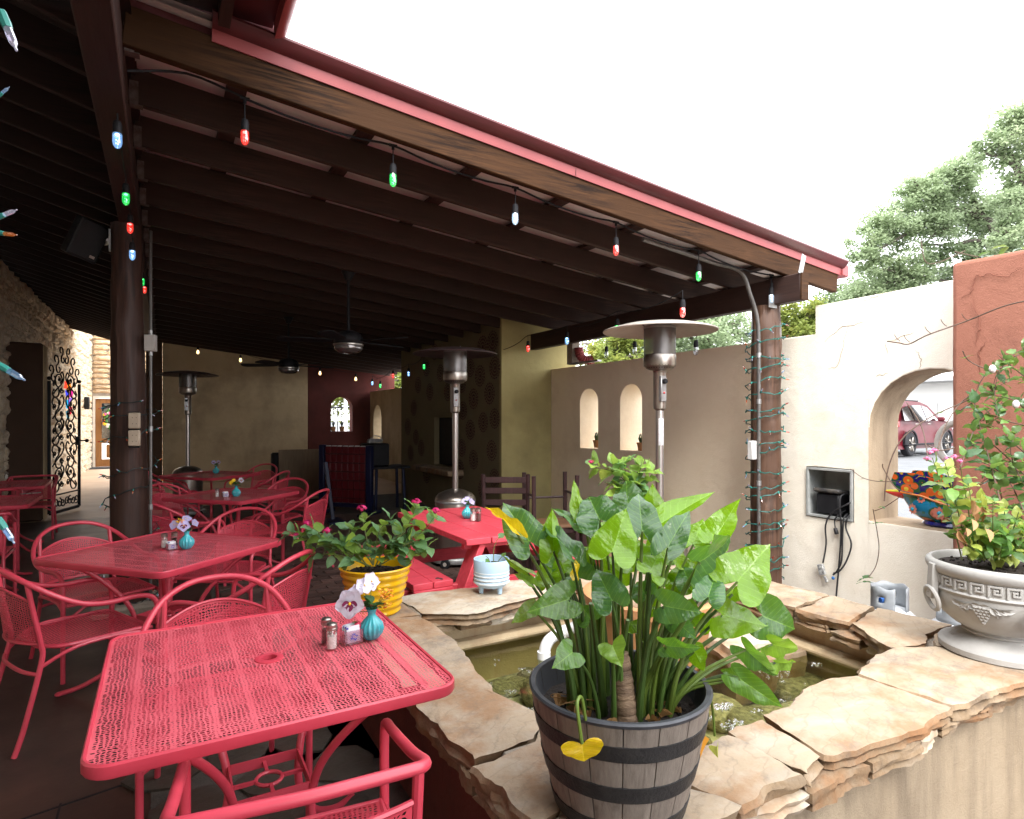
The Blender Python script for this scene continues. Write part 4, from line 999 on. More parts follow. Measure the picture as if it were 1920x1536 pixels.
# ------------------------------------------------------------------ patio heaters
def heater(x, y, label, tone='steel', H=2.20, sc_=1.0, dish=None):
    t = thing('patio_heater', label, 'heater', (x, y, 0), group='mushroom patio heaters')
    st = m['steel']
    b = MB(); b.lathe([(0, .0), (.24, 0), (.245, .03), (.235, .05), (0, .05)], 28, (0, 0, .05)); b.build('base', m['galv'], t)
    b = MB(); b.lathe([(.20, .10), (.205, .13), (.205, .66), (.20, .68), (.17, .715), (.10, .745), (.05, .76), (0, .76)], 32); b.build('tank_housing', st, t)
    b = MB()
    for z in (.14, .64): b.lathe([(.2055, z-.012), (.2085, z-.008), (.2085, z+.008), (.2055, z+.012)], 32)
    b.build('housing_band', m['galv'], t)
    b = MB(); b.tube([(0, 0, .75), (0, 0, 1.56)], .030, 16); b.build('pole', m['pole'], t)
    b = MB(); b.lathe([(.030, 1.52), (.046, 1.535), (.048, 1.56), (.048, 1.80), (.052, 1.81), (.040, 1.83)], 20); b.build('neck', st, t)
    b = MB(); b.box((-.02, -.052, 1.68), (.055, .03, .19), None, .004); b.build('control_box', m['galv'], t)
    b = MB(); b.lathe([(0, 0), (.019, 0), (.019, .02), (.015, .026), (0, .026)], 14, (-.02, -.066, 1.735), rotm(pi/2)); b.build('control_knob', m['black'], t)
    b = MB(); b.ball((-.02, -.068, 1.65), .008, 8, 5); b.build('igniter', plain('red_button', (.5, .02, .02)), t)
    b = MB(); b.lathe([(.05, 1.815), (.085, 1.825), (.118, 1.85), (.122, 1.87), (.122, 1.925), (.117, 1.94), (.06, 1.95)], 32); b.build('burner_pan', st, t)
    b = MB()
    for k in range(32):
        a = 2*pi*k/32; b.box((.108*cos(a), .108*sin(a), 1.846), (.03, .006, .004), rotm(0, -.6, 0) if 0 else rotm(0, 0, a) @ rotm(0, -.75, 0))
    b.build('vent_slots', m['black'], t)
    t2 = NT('emitter_mesh_'+label[:6]); tr = t2.n('ShaderNodeBsdfTransparent'); ps = t2.pbsdf((.20, .185, .18), .4, .9)
    ms = t2.n('ShaderNodeMixShader'); ms.inputs[0].default_value = .68; t2.l(tr.outputs[0], ms.inputs[1]); t2.l(ps.outputs[0], ms.inputs[2]); em = t2.done(ms)
    b = MB(); b.lathe([(.119, 1.935), (.119, 2.135)], 32); b.build('emitter_screen', em, t)
    b = MB(); b.lathe([(.0, 1.94), (.05, 1.94), (.05, 2.10), (0, 2.12)], 16); b.build('burner_core', m['galv'], t)
    b = MB(); b.lathe([(.121, 2.13), (.121, 2.142), (.115, 2.15), (0, 2.15)], 32); b.build('screen_cap', m['galv'], t)
    b = MB(); b.lathe([(.425, 2.118), (.428, 2.114), (.425, 2.109), (.40, 2.120), (.28, 2.150), (.12, 2.168), (0, 2.172), (0, 2.180), (.12, 2.176), (.28, 2.158), (.40, 2.128), (.425, 2.118)], 48); b.build('reflector', dish or m['alum'], t)
    b = MB()
    for k in range(3):
        a = 2*pi*k/3+.5; b.tube([(.11*cos(a), .11*sin(a), 2.145), (.13*cos(a), .13*sin(a), 2.165)], .004, 6); b.ball((.13*cos(a), .13*sin(a), 2.178), .008, 6, 4)
    b.build('reflector_bolts', m['galv'], t)
    for k, a in enumerate((-2.4, -.9)):
        b = MB(); q = Vector((.245*cos(a), .245*sin(a), .055)); R = rotm(0, pi/2, a); b.lathe([(0, -.016), (.045, -.016), (.05, -.01), (.05, .01), (.045, .016), (0, .016)], 18, q, R); o = b.build('wheel', m['black'], t)
        b = MB(); b.lathe([(0, -.018), (.02, -.018), (.02, .018), (0, .018)], 12, q, R); b.build('hub', m['alum'], o)
    t.scale = (1, 1, H/2.18); return t
h1 = heater(3.28, 3.48, 'stainless mushroom heater nearest us with a pale reflector, in front of the cream wall', H=2.21)
b = MB(); b.lathe([(.0305, 1.26), (.0312, 1.262), (.0312, 1.46), (.0305, 1.462)], 10, a0=-2.6, a1=-1.0); b.build('label_sticker', M('grey_sticker', (.5, .5, .52), (.36, .36, .38), 60, .5), h1)
drk = M('dark_reflector', (.13, .10, .10), (.10, .08, .08), 4, .4, .5)
heater(2.58, 5.68, 'stainless mushroom heater with a dark reflector behind the red picnic table', dish=drk)
heater(.33, 10.45, 'distant mushroom heater in front of the tan end wall', dish=drk)

# ------------------------------------------------------------------ ceiling fans
def fan(x, y, zf, rz, label):
    t = thing('ceiling_fan', label, 'fan', (x, y, zf), rz, 'dark ceiling fans under the patio roof')
    top = zb(x)+.02-zf
    b = MB(); b.tube([(0, 0, .05), (0, 0, top)], .016, 10); b.lathe([(0, top-.09), (.03, top-.09), (.07, top-.01), (.07, top), (0, top)], 18); b.build('downrod', m['black'], t)
    b = MB(); b.lathe([(0, .10), (.06, .10), (.12, .07), (.145, .03), (.145, -.01), (.13, -.03), (0, -.03)], 26); b.build('motor', m['black'], t)
    b = MB(); b.lathe([(.135, -.03), (.142, -.05), (.138, -.085), (.10, -.115), (.05, -.125), (0, -.127)], 26); b.build('lamp_bowl', M('smoky_glass_bowl', (.22, .20, .19), (.14, .13, .125), 14, .12, .5), t)
    b = MB(); b.lathe([(.143, -.032), (.15, -.036), (.15, -.046), (.143, -.05)], 26); b.build('bowl_ring', m['steel'], t)
    for k in range(5):
        a = 2*pi*k/5; R = rotm(0, 0, a) @ rotm(.2, 0, 0); pl = [(.16, -.03), (.24, -.055), (.62, -.075), (.67, -.05), (.68, 0), (.67, .05), (.62, .075), (.24, .055), (.16, .03)]
        b = MB(); b.prism(pl, -.004, .004); b.v = [R @ v for v in b.v]; b.build('blade', m['black'], t, smooth=0)
    return t
fan(1.62, 6.15, 2.26, .35, 'nearer dark ceiling fan with a smoky bowl lamp')
fan(1.60, 9.40, 2.26, .15, 'farther dark ceiling fan in front of the tan end wall')

# ------------------------------------------------------------------ festoon string lights
sockme = {}
def bulbset(kind):
    if kind in sockme: return sockme[kind]
    b = MB(); b.lathe([(0, 0), (.0125, 0), (.0145, -.004), (.0145, -.012), (.0165, -.013), (.0165, -.040), (.0155, -.048), (0, -.048)], 14); s = steal(b.build('socket', m['black']))
    b = MB()
    if kind == 'warm': b.lathe([(.010, -.046), (.012, -.054), (.019, -.070), (.021, -.082), (.017, -.095), (.008, -.103), (0, -.104)], 14)
    else: b.lathe([(.0145, -.046), (.0165, -.052), (.0170, -.082), (.0145, -.096), (.008, -.105), (0, -.107)], 14)
    g = steal(b.build('bulb', m['bulb_'+kind]))
    b = MB()
    rr_ = random.Random(3)
    b.ball((0, 0, -.053), (.009, .009, .005), 8, 5)
    if kind == 'warm': b.ball((0, 0, -.075), (.006, .006, .012), 8, 5)
    else:
        for k in range(7): b.ball((rr_.uniform(-.008, .008), rr_.uniform(-.008, .008), rr_.uniform(-.094, -.075)), rr_.uniform(.0012, .0024), 5, 4)
    l_ = steal(b.build('filament', m['led_'+kind]))
    sockme[kind] = (s, g, l_); return sockme[kind]
def festoon(label, bulbs, drop, cord_r=.004, tee=True, scale=1.0, sag=.05, hang=None):
    """bulbs: list of (top point of the drop, kind)"""
    t = thing('string_light', label, 'string lights', bulbs[0][0], group='festoon strings of coloured bulbs')
    P = []
    for i, (p, k) in enumerate(bulbs):
        if i:
            a = bulbs[i-1][0]; L = (p-a).length
            for q in (.25, .5, .75): P.append(a.lerp(p, q)-Vector((0, 0, sag*L*4*q*(1-q))))
        P.append(p)
    b = MB(); b.tube(smooth_path(P, 3), cord_r, 6); b.build('cord', m['black'], t, world=True)
    cn = {'red': 'red', 'green': 'green', 'white': 'cool white', 'blue': 'pale blue', 'warm': 'warm amber', 'clear': 'clear unlit'}
    for p, k in bulbs:
        s, g, f = bulbset(k); q = p-ORG[t]; d = Vector((0, 0, -drop))
        if tee:
            b = MB(); b.tube([p+Vector((-.022, 0, 0)), p+Vector((.022, 0, 0))], .009, 8); b.lathe([(0, 0), (.008, 0), (.009, -.022), (.004, -.026)], 8, p); b.tube([p+Vector((0, 0, -.02)), p-Vector((0, 0, drop))], .0032, 6); b.build('drop_cable', m['black'], t, world=True)
        else:
            b = MB(); b.tube([p, p-Vector((0, 0, drop))], .003, 6); b.build('drop_cable', m['black'], t, world=True)
        o = put(s, 'socket', t, q+d, scale=scale); gl = put(g, 'bulb', o, label=cn[k]+' bulb'); put(f, 'filament', o)
    return t
Yf = 3.30
fr = [(459, 185, 'red'), (737, 273, 'green'), (966, 352, 'white'), (1155, 417, 'red'), (1310, 470, 'green'), (1446, 516, 'white')]
# hang the cord just behind the front rafter, at the height of its underside
pts = []
for px, py, k in fr: pts.append((aty(px, py, Yf), k))
festoon('heavy black festoon cord with six coloured bulbs hanging behind the weathered front rafter', pts, .105, .006, True, 1.18, .035)
b = MB(); q0 = aty(459, 185, Yf); b.tube(smooth_path([Vector((-.14, Yf-.02, 3.06)), Vector((.1, Yf, zb(.1)+.02)), Vector((.32, Yf, zb(.3)-.0)), q0], 4), .006, 6); b.build('lead_cord', m['black'], next(o for o in COL.objects if o.name.startswith('string_light')), world=True)
b = MB(); p = pts[-1][0]+Vector((.035, .02, 0)); b.tube([p, p-Vector((0, 0, .07))], .004, 6); b.lathe([(0, 0), (.013, 0), (.015, -.05), (.012, -.055), (.016, -.075), (0, -.08)], 10, p-Vector((0, 0, .06))); b.build('plug', m['black'], next(o for o in COL.objects if o.name.startswith('string_light')), world=True)
xg = -.135
def gird(px, py): return atx(px, py, xg)
gl_ = [(220, 214, 'blue'), (236, 334, 'green'), (244, 394, 'red'), (248, 446, 'blue'), (266.5, 504, 'green'), (271, 522, 'red')]
G = []
for i, (px, py, k) in enumerate(gl_):
    # the bulbs hang along the inner face of the girder, from its lower edge
    X = -.12+.02*i if i < 4 else .0
    p = atx(px, py, X); G.append((p, k))
G = [(Vector((-.10, dep(px, py, 1).y*0+y, 0)), k) for (px, py, k), y in zip(gl_, (0,)*6)] if 0 else G
def girder_pt(px, py, d): return dep(px, py, d)
G = [(girder_pt(px, py, d), k) for (px, py, k), d in zip(gl_, (2.91, 3.68, 4.25, 4.45, 5.7, 6.6))]
festoon('festoon string of six coloured bulbs running along the dark girder above the log post', G, .035, .004, False, 1.2, .02)
WL = [(276, 572, 9.2), (277.5, 590, 10.2), (280, 606, 11.2), (283, 618, 12.1), (289, 628, 12.9), (294, 634, 13.5), (371, 648, 13.2), (451, 663, 13.2), (600, 688, 13.6), (667, 699, 13.8)]
festoon('festoon string of warm amber bulbs curving to the far tan wall', [(dep(px, py, d), 'warm') for px, py, d in WL], .03, .004, False, 1.5, .03)
RL = [(1280, 545, 4.6, 'red'), (1157, 584, 5.6, 'green'), (1063, 611, 6.6, 'blue'), (990, 629, 7.5, 'red'), (928, 657, 8.4, 'green'), (795, 668, 9.4, 'green'), (766, 683, 10.2, 'blue'), (737, 688, 11.0, 'red'), (713, 708, 11.8, 'green'), (698, 704, 12.4, 'blue')]
festoon('festoon string of coloured bulbs swinging across the roof from the right beam', [(dep(px, py, d), k) for px, py, d, k in RL], .07, .004, False, 1.25, .05)
CL = [(1137, 640, 7.2), (1190, 630, 6.6), (1305, 626, 5.6)]
festoon('short string of unlit clear bulbs hanging outside the beam above the cream wall', [(dep(px, py, d), 'clear') for px, py, d in CL], .06, .004, False, 1.3, .03)

# ------------------------------------------------------------------ green mini lights wound round the log posts
mb_s = MB(); mb_s.lathe([(0, 0), (.0042, 0), (.0046, .012), (.0040, .017), (0, .017)], 7); sm1 = steal(mb_s.build('mini_socket', plain('teal_socket', (.03, .22, .18), .4)))
def minibulb(nm, c):
    b = MB(); b.lathe([(.0032, .015), (.0036, .019), (.0036, .031), (.0028, .034), (.0013, .036), (.0011, .040), (0, .041)], 9); return steal(b.build('mini_bulb', glassmat(nm, c, tuple(x*.5 for x in c), .07, base=.3)))
mb1 = [minibulb('mini_orange', (.9, .30, .06)), minibulb('mini_clear', (.8, .75, .9)), minibulb('mini_red', (.7, .12, .05)), minibulb('mini_blue', (.45, .65, .9))]
wirem = plain('green_wire', (.012, .10, .085), .45); wired = plain('dark_wire', (.01, .02, .02), .5)
def minilights(label, cx, cy, r, zs, n, mat, sc_=1.0, seed=1, include=None):
    rng = random.Random(seed); t = thing('mini_light_string', label, 'string lights', (cx, cy, zs[0]), group='strings of mini lights')
    P = []; K = 26
    for i in range(len(zs)-1):
        for k in range(K):
            a = -2*pi*k/K; zz = zs[i]+(zs[i+1]-zs[i])*k/K; rr_ = r+.006+.006*rng.random(); P.append(Vector((cx+rr_*cos(a-1.2)*1.08, cy+rr_*sin(a-1.2), zz+.012*rng.uniform(-1, 1)+.018*sin(a+i*2.1))))
    b = MB(); b.tube(P, .0034*sc_, 5); b.tube([p+Vector((.003*sin(i*2.), .003*cos(i*2.), .005*cos(i*1.1))) for i, p in enumerate(P)], .0028*sc_, 5); b.build('wire', mat, t, world=True)
    step = max(1, len(P)//n)
    for i in range(0, len(P), step):
        p = P[i]; out = Vector((p.x-cx, p.y-cy, 0)).normalized()
        if out.y > .45: continue
        d = (out*rng.uniform(.4, 1)+Vector((rng.uniform(-.7, .7), rng.uniform(-.4, .2), rng.uniform(-1, .9)))).normalized()
        o = put(sm1, 'mini_socket', t, p-ORG[t], frame_of(d), 1.25*sc_); put(rng.choice(mb1), 'mini_bulb', o)
    return t
zz_ = [EYE-(y-785)/FPX*5.14 for y in (612, 640, 672, 682, 712, 735, 763, 778, 805, 825, 840, 880, 905, 922, 948, 973, 988, 1016, 1040, 1062, 1085)]
minilights('green wired mini lights wound round the right hand log post and its conduit', PR[0]-.02, PR[1], .135, zz_, 130, wirem, 1.1)
zz_ = [1.62, 1.50, 1.38, 1.10, .95, .55, .30, .14, .10, .06]
minilights('dark wired mini lights wound loosely round the left hand log post by the outlet covers', PL[0], PL[1], .16, zz_, 60, wired, .8, 4)
# a strand close beside the camera, hung on something just out of view
t_ = thing('mini_light_string', 'strand of mini lights close at the left edge with a few glass tips in view', 'string lights', dep(-14, 500, .55), group='strings of mini lights')
b = MB(); b.tube(smooth_path([dep(-16+7*sin(y*.03), y, .55) for y in range(-60, 1300, 60)], 4), .0024, 6); b.build('wire', wirem, t_, world=True)
for (px, py, qx, qy, c) in ((2, 22, 32, 97, 1), (-6, 182, 18, 163, 3), (-10, 410, 33, 393, 1), (-10, 436, 33, 441, 0), (-6, 682, 48, 714, 3), (-4, 972, 28, 1020, 3)):
    a, q = dep(px, py, .55), dep(qx, qy, .55); d = (q-a); s = d.length/.041; o = put(sm1, 'mini_socket', t_, a-ORG[t_], frame_of(d), s); put(mb1[c], 'mini_bulb', o)

# ------------------------------------------------------------------ conduits, boxes, speaker
t_ = thing('conduit_pipe', 'grey conduit running down the right log post after bending under the rafters', 'pipe', (PR[0]-.15, PR[1]-.06, .3))
cxp, cyp = PR[0]-.155, PR[1]-.05
b = MB(); b.tube(smooth_path([(cxp, cyp, .0), (cxp, cyp, 1.2), (cxp, cyp, 2.05), (cxp-.02, cyp, 2.30), (cxp-.10, cyp, 2.48), (cxp-.22, cyp-.0, zb(cxp-.22)-.02), (cxp-.55, cyp, zb(cxp-.55)-.018), (cxp-1.25, cyp, zb(cxp-1.25)-.018)], 6), .0165, 10); b.build('pipe', m['conduit'], t_, world=True)
b = MB()
for z in (2.0, 1.62, .95): b.tube([(cxp, cyp, z-.02), (cxp, cyp, z+.02)], .021, 10)
b.build('coupling', m['galv'], t_, world=True)
b = MB(); b.box((cxp-.045, cyp+.03, 1.22), (.06, .05, .155), None, .006); b.build('outlet_box', M('pale_grey_box', (.62, .62, .61), rough=.5), t_, world=True)
t_ = thing('conduit_pipe', 'thin grey conduit with a square junction box on the left log post', 'pipe', (PL[0]+.17, PL[1]-.10, .3))
cxp, cyp = PL[0]+.135, PL[1]-.13
b = MB(); b.tube([(cxp, cyp, 0), (cxp, cyp, 2.62), (cxp, cyp+.1, 2.95)], .011, 8); b.build('pipe', m['conduit'], t_, world=True)
b = MB(); b.box((cxp, cyp-.012, 2.06), (.075, .06, .125), rotm(0, 0, -.3), .004); b.build('junction_box', M('grey_box', (.42, .40, .37), rough=.5), t_, world=True)
b = MB()
for z in (1.985, 2.14, 1.4, .8): b.tube([(cxp, cyp, z-.02), (cxp, cyp, z+.02)], .0155, 10)
b.build('coupling', m['galv'], t_, world=True)
t_ = thing('outlet_cover', 'pair of tan outlet covers on the left log post', 'outlet', (PL[0], PL[1]-.15, 1.4))
q = dep(252, 806, 4.56)
for dz in (.068, -.062):
    b = MB(); b.box((q.x, q.y, q.z+dz), (.078, .03, .118), rotm(0, 0, -.30), .006); b.build('cover', M('tan_cover', (.48, .39, .29), rough=.55), t_, world=True)
b = MB(); b.box((q.x, q.y+.02, q.z), (.07, .03, .27), rotm(0, 0, -.30)); b.build('mount', m['iron'], t_, world=True)
b = MB()
for dz in (.09, .045, -.04, -.085):
    for dx in (-.012, .012): b.ball((q.x+dx, q.y-.017+dx*-.3, q.z+dz), .003, 5, 4)
b.build('slot', m['iron'], t_, world=True)
t_ = thing('speaker', 'black outdoor loudspeaker tilted on a bracket left of the log post', 'speaker', (-.55, 5.5, 2.7))
q = dep(158, 448, 4.7); R = rotm(.35, .25, .55)
b = MB(); pl = [(-.11, -.09), (.11, -.09), (.075, .11), (-.075, .11)]; b.prism(pl, -.15, .15); b.v = [R @ v+q for v in b.v]; sb = b.build('cabinet', m['iron'], t_, world=True, smooth=0); modifier_bevel(sb, .015)
b = MB(); b.box((0, -.093, 0), (.19, .008, .26), None, .003); b.v = [R @ v+q for v in b.v]; b.build('grille', M('speaker_grille', (.010, .010, .011), rough=.6, bump=.5, bscale=300), t_, world=True)
b = MB(); b.box((.06, -.099, -.105), (.035, .003, .02)); b.v = [R @ v+q for v in b.v]; b.build('badge', m['steel'], t_, world=True)
b = MB(); b.tube(smooth_path([q+R @ Vector((.0, .1, 0)), q+Vector((.12, .08, .0)), Vector((-.36, 5.58, q.z-.02))], 4), .014, 8); b.box((-.35, 5.58, q.z-.02), (.012, .06, .16)); b.build('bracket', m['galv'], t_, world=True)

# ------------------------------------------------------------------ electrical recess with cables in the right wall
t_ = thing('electrical_box', 'grey recessed electrical box in the cream wall with a transformer inside', 'electrical box', (XW, 3.03, .87))
gb = M('grey_painted_box', (.36, .37, .36), (.26, .27, .26), 8, .5)
b = MB(); y0, y1, z0, z1, X = 2.838, 3.232, .672, 1.073, XW
for q in ([(X+.02, y0, z0), (X+.24, y0, z0), (X+.24, y0, z1), (X+.02, y0, z1)], [(X+.02, y1, z0), (X+.24, y1, z0), (X+.24, y1, z1), (X+.02, y1, z1)], [(X+.02, y0, z0), (X+.24, y0, z0), (X+.24, y1, z0), (X+.02, y1, z0)], [(X+.02, y0, z1), (X+.24, y0, z1), (X+.24, y1, z1), (X+.02, y1, z1)], [(X+.24, y0, z0), (X+.24, y1, z0), (X+.24, y1, z1), (X+.24, y0, z1)]): b.add(q, [(0, 1, 2, 3)])
b.build('box_shell', gb, t_, world=True, smooth=0)
b = MB()
for c, d in (((X, (y0+y1)/2, z0+.008), (.03, y1-y0, .020)), ((X, (y0+y1)/2, z1-.008), (.03, y1-y0, .020)), ((X, y0+.009, (z0+z1)/2), (.03, .020, z1-z0-.032)), ((X, y1-.009, (z0+z1)/2), (.03, .020, z1-z0-.032))): b.box(c, d, None, .003)
b.build('box_frame', gb, t_, world=True)
b = MB(); b.box((X+.10, 3.07, .78), (.15, .20, .17), None, .012); b.build('transformer', m['black'], t_, world=True)
b = MB(); b.box((X+.09, 3.07, .882), (.18, .225, .035), rotm(0, .12, 0), .012); b.build('transformer_lid', M('dusty_plastic', (.10, .085, .07), (.03, .03, .032), 20, .7), t_, world=True)
b = MB(); b.box((X+.16, 2.90, .80), (.09, .09, .14), None, .01); b.build('weather_cover', gb, t_, world=True)
b = MB(); b.box((X+.08, 2.885, .80), (.02, .05, .075), None, .004); b.build('outlet', M('cream_outlet', (.62, .56, .42), rough=.5), t_, world=True)
t_ = thing('cable_bundle', 'black cables and a plug hanging out of the electrical box down the cream wall', 'cables', (XW-.03, 3.0, .6))
cab = plain('cable_rubber', (.022, .022, .024), .5)
def cable(px, r=.006, nm='cable', X=XW-.03, st=None):
    P = [atx(x, y, X) for x, y in px]
    if st: P = [Vector((X+.1, P[0].y, P[0].z+.03))]+P
    b = MB(); b.tube(smooth_path(P, 5), r, 7); b.build(nm, cab, t_, world=True)
cable([(1590, 945), (1560, 962), (1548, 985), (1549, 1020), (1543, 1056)], .0065, st=1)
cable([(1572, 966), (1565, 975), (1566, 990)], .005, st=1); cable([(1575, 935), (1577, 990), (1574, 1050), (1568, 1118), (1567, 1150)], .007, st=1)
cable([(1583, 970), (1580, 1000), (1578, 1050), (1570, 1070), (1562, 1078)], .0065, st=1); cable([(1590, 970), (1586, 990), (1596, 1020), (1588, 1050), (1575, 1070), (1563, 1075)], .0065, st=1)
b = MB(); b.bar(atx(1538, 1058, XW-.035), atx(1543, 1078, XW-.035), .03, .05, .004); b.bar(atx(1546, 1080, XW-.03), atx(1551, 1092, XW-.03), .022, .02, .004); b.build('adapter', M('labelled_adapter', (.55, .55, .53), (.12, .12, .12), 60, .5), t_, world=True)
b = MB(); b.bar(atx(1566, 990, XW-.03), atx(1569, 1002, XW-.03), .028, .024, .005); b.build('plug', cab, t_, world=True)
b = MB(); b.ball(atx(1562, 1084, XW-.03), (.012, .014, .014), 8, 5); b.build('plug', plain('blue_plug', (.02, .12, .35), .5), t_, world=True)
# red corrugated downspout elbow at the far wall top
t_ = thing('downspout', 'red corrugated downspout elbow over the wall beside the olive fireplace side', 'downspout', (4.78, 6.75, 2.2))
pts = smooth_path([dep(1085, 652, 7.9), dep(1087, 664, 7.9), dep(1093, 673, 7.9), dep(1104, 676, 7.9), dep(1112, 674, 7.9)], 8)
b = MB(); b.tube(pts, [.058+.007*sin(i*2.2) for i in range(len(pts))], 14); b.build('elbow', m['redmetal'], t_, world=True)
b = MB(); q = dep(1075, 662, 8.0); b.box(q, (.12, .12, .30)); b.build('collar', m['mortar'], t_, world=True)
b = MB(); b.bar(dep(1070, 683, 7.95), dep(1124, 676, 7.6), .08, .02); b.build('flashing', m['galv'], t_, world=True)

# ------------------------------------------------------------------ wrought iron gate
t_ = thing('iron_gate', 'black wrought iron scroll gate with an arched top standing open in the passage', 'gate', (-1.49, 11.25, 0))
A, Bq = Vector((-1.47, 11.28, .06)), Vector((-1.175, 12.18, .06)); L = (Bq-A).length; ux = (Bq-A).normalized()
def gp(u, z): return A+ux*u+Vector((0, 0, z))
b = MB(); b.bar(gp(.02, 0), gp(.02, 1.98), .04, .035); b.bar(gp(L-.02, 0), gp(L-.02, 1.98), .04, .035); b.bar(gp(.04, .0), gp(L-.04, .0), .03, .045); b.bar(gp(.04, .26), gp(L-.04, .26), .02, .02); b.build('gate_frame', m['iron'], t_, world=True)
b = MB()
for s in (0, 1): b.ball(gp(.02+s*(L-.04), 2.02), .03, 8, 6)
b.build('finial', m['iron'], t_, world=True)
b = MB(); b.box(gp(L-.05, 1.06), (.05, .12, .14)); b.tube([gp(L-.03, 1.06), gp(L-.03, 1.06)+Vector((.10, -.03, 0))], .012, 8); b.ball(gp(L-.03, 1.06)+Vector((.11, -.03, 0)), .03, 8, 5); b.build('lock', m['iron'], t_, world=True)
def scroll(mb, P, r=.011): mb.tube([gp(*q) for q in P], r, 6)
def spiral(cx_, cz_, r0, a0, turns, sg=1, n=16): return [(cx_+r0*(1-.82*i/n)*cos(a0+sg*2*pi*turns*i/n), cz_+r0*(1-.82*i/n)*sin(a0+sg*2*pi*turns*i/n)) for i in range(n+1)]
def s_scroll(u, z, w_, h_, fl):
    P = [(fl*x*w_, zz*h_) for x, zz in [(.25, .62), (.42, .78), (.30, .98), (.02, .96), (-.16, .78), (-.10, .55), (.10, .42), (.16, .22), (.02, .04), (-.25, .02), (-.40, .18), (-.26, .34)]]
    return [(u+p.x, z+p.y) for p in smooth_path([Vector((a, c, 0)) for a, c in P], 4)]
mid = L/2
for fl in (-1, 1):
    for i in range(5):
        b = MB(); scroll(b, s_scroll(mid+fl*L*.24, .30+i*.36, L*.36, .36, fl*(1 if i % 2 else -1))); b.build('scroll', m['iron'], t_, world=True)
        b = MB(); scroll(b, [(mid+fl*(.03+x), z) for x, z in [(p.x, p.y) for p in smooth_path([Vector(q) for q in ((.36*.9, .34+i*.36, 0), (.22, .42+i*.36, 0), (.06, .52+i*.36, 0), (.0, .62+i*.36, 0), (.05, .70+i*.36, 0), (.1, .66+i*.36, 0))], 4)]]); b.build('vine_bar', m['iron'], t_, world=True)
        for (du, dz, rr2, a0) in ((.10, .12, .055, 0), (.30, .22, .05, 2), (.17, .28, .045, 4)):
            b = MB(); scroll(b, spiral(mid+fl*du, .30+i*.36+dz, rr2, a0*fl, 1.3, fl), .009); b.ball(gp(mid+fl*du, .30+i*.36+dz), .018, 6, 4); b.build('curl', m['iron'], t_, world=True)
    for k, (u, z, w_, h_) in enumerate(((.36, 1.98, .2, .24), (.22, 2.12, .2, .26), (.08, 2.28, .16, .24))):
        b = MB(); scroll(b, s_scroll(mid+fl*u, z, w_, h_, fl)); b.build('crest_scroll', m['iron'], t_, world=True)
    for k in range(4):
        b = MB(); scroll(b, spiral(mid+fl*(.06+.10*k), .13, .075, k*1.4, 1.2, fl), .010); b.build('base_curl', m['iron'], t_, world=True)
# pale service door seen through the gate and a bright glass ornament beyond
t_ = thing('service_door', 'pale grey blue door in the limestone wall seen through the iron gate', 'door', (XL+.03, 13.2, 0))
b = MB(); b.box((XL+.03, 13.1, 1.0), (.06, 1.0, 1.95)); b.build('door_leaf', M('pale_blue_grey_paint', (.55, .58, .66), rough=.5), t_, world=True, smooth=0)
b = MB()
for y in (12.55, 13.65): b.box((XL+.04, y, 1.02), (.10, .10, 2.04))
b.build('door_frame', M('cream_trim', (.6, .55, .45), rough=.6), t_, world=True, smooth=0)
t_ = thing('glass_ornament', 'hanging ornament of red, orange and blue glass panes seen through the gate', 'ornament', (-1.35, 13.6, 1.9))
cols = [(.9, .06, .03), (.9, .25, .02), (.6, .03, .25), (.05, .06, .7), (.25, .12, .7), (.02, .35, .6), (.55, .03, .05), (.02, .30, .42)]
for k, (px, py, w_, h_) in enumerate(((124, 722, 5, 14), (130, 726, 5, 16), (134, 738, 4, 14), (126, 738, 4, 12), (131, 752, 4, 12), (126, 758, 4, 16), (132, 770, 4, 14), (127, 778, 3.5, 14))):
    q = dep(px, py, 10.6); e = 10.6/1147
    b = MB(); b.box(q, (w_*e*1.3, .012, h_*e), rotm(0, .15*(-1)**k, -.5), .002); b.build('glass_pane', plain('ornament_glass_%s' % 'abcdefgh'[k], cols[k], .15, emit=cols[k], estr=.35), t_, world=True)  # faint glow put into the pane colours; the panes are no lamps
b = MB(); b.tube([dep(129, 712, 10.6), dep(129, 790, 10.6)], .01, 6); b.build('hanger', m['iron'], t_, world=True)
# wooden door with a wreath and a mat
xd = -.97; DX = -.28
dw = wood('honey_door_wood', (.34, .155, .05), (.20, .085, .028), 2, .4, scale=.5)
t_ = thing('wooden_door', 'honey brown wooden door with a tall glass panel at the end of the passage', 'door', (xd, YE+.12, 0)); door_ = t_
b = MB()
for c, d in (((-1.42, YE+.10, 1.05), (.16, .06, 2.08)), ((-.50, YE+.10, 1.05), (.16, .06, 2.08)), ((xd, YE+.10, 2.02), (.76, .06, .14)), ((xd, YE+.10, .12), (.76, .06, .22)), ((xd, YE+.10, .80), (.76, .06, .14))): b.box(c, d, None, .006)
b.build('door_leaf', dw, t_, world=True)
b = MB(); b.box((xd, YE+.10, .48), (.5, .05, .40), None, .03); b.build('raised_panel', dw, t_, world=True)
b = MB(); b.box((xd, YE+.12, 1.41), (.76, .012, 1.08)); b.build('glass_panel', m['tintglass'], t_, world=True, smooth=0)
b = MB()
for c, d in (((-1.53, YE+.05, 1.08), (.06, .12, 2.16)), ((-.40, YE+.05, 1.08), (.06, .12, 2.16)), ((xd, YE+.05, 2.13), (1.06, .12, .07))): b.box(c, d)
b.build('door_frame', M('cream_door_trim', (.66, .60, .50), rough=.6), t_, world=True, smooth=0)
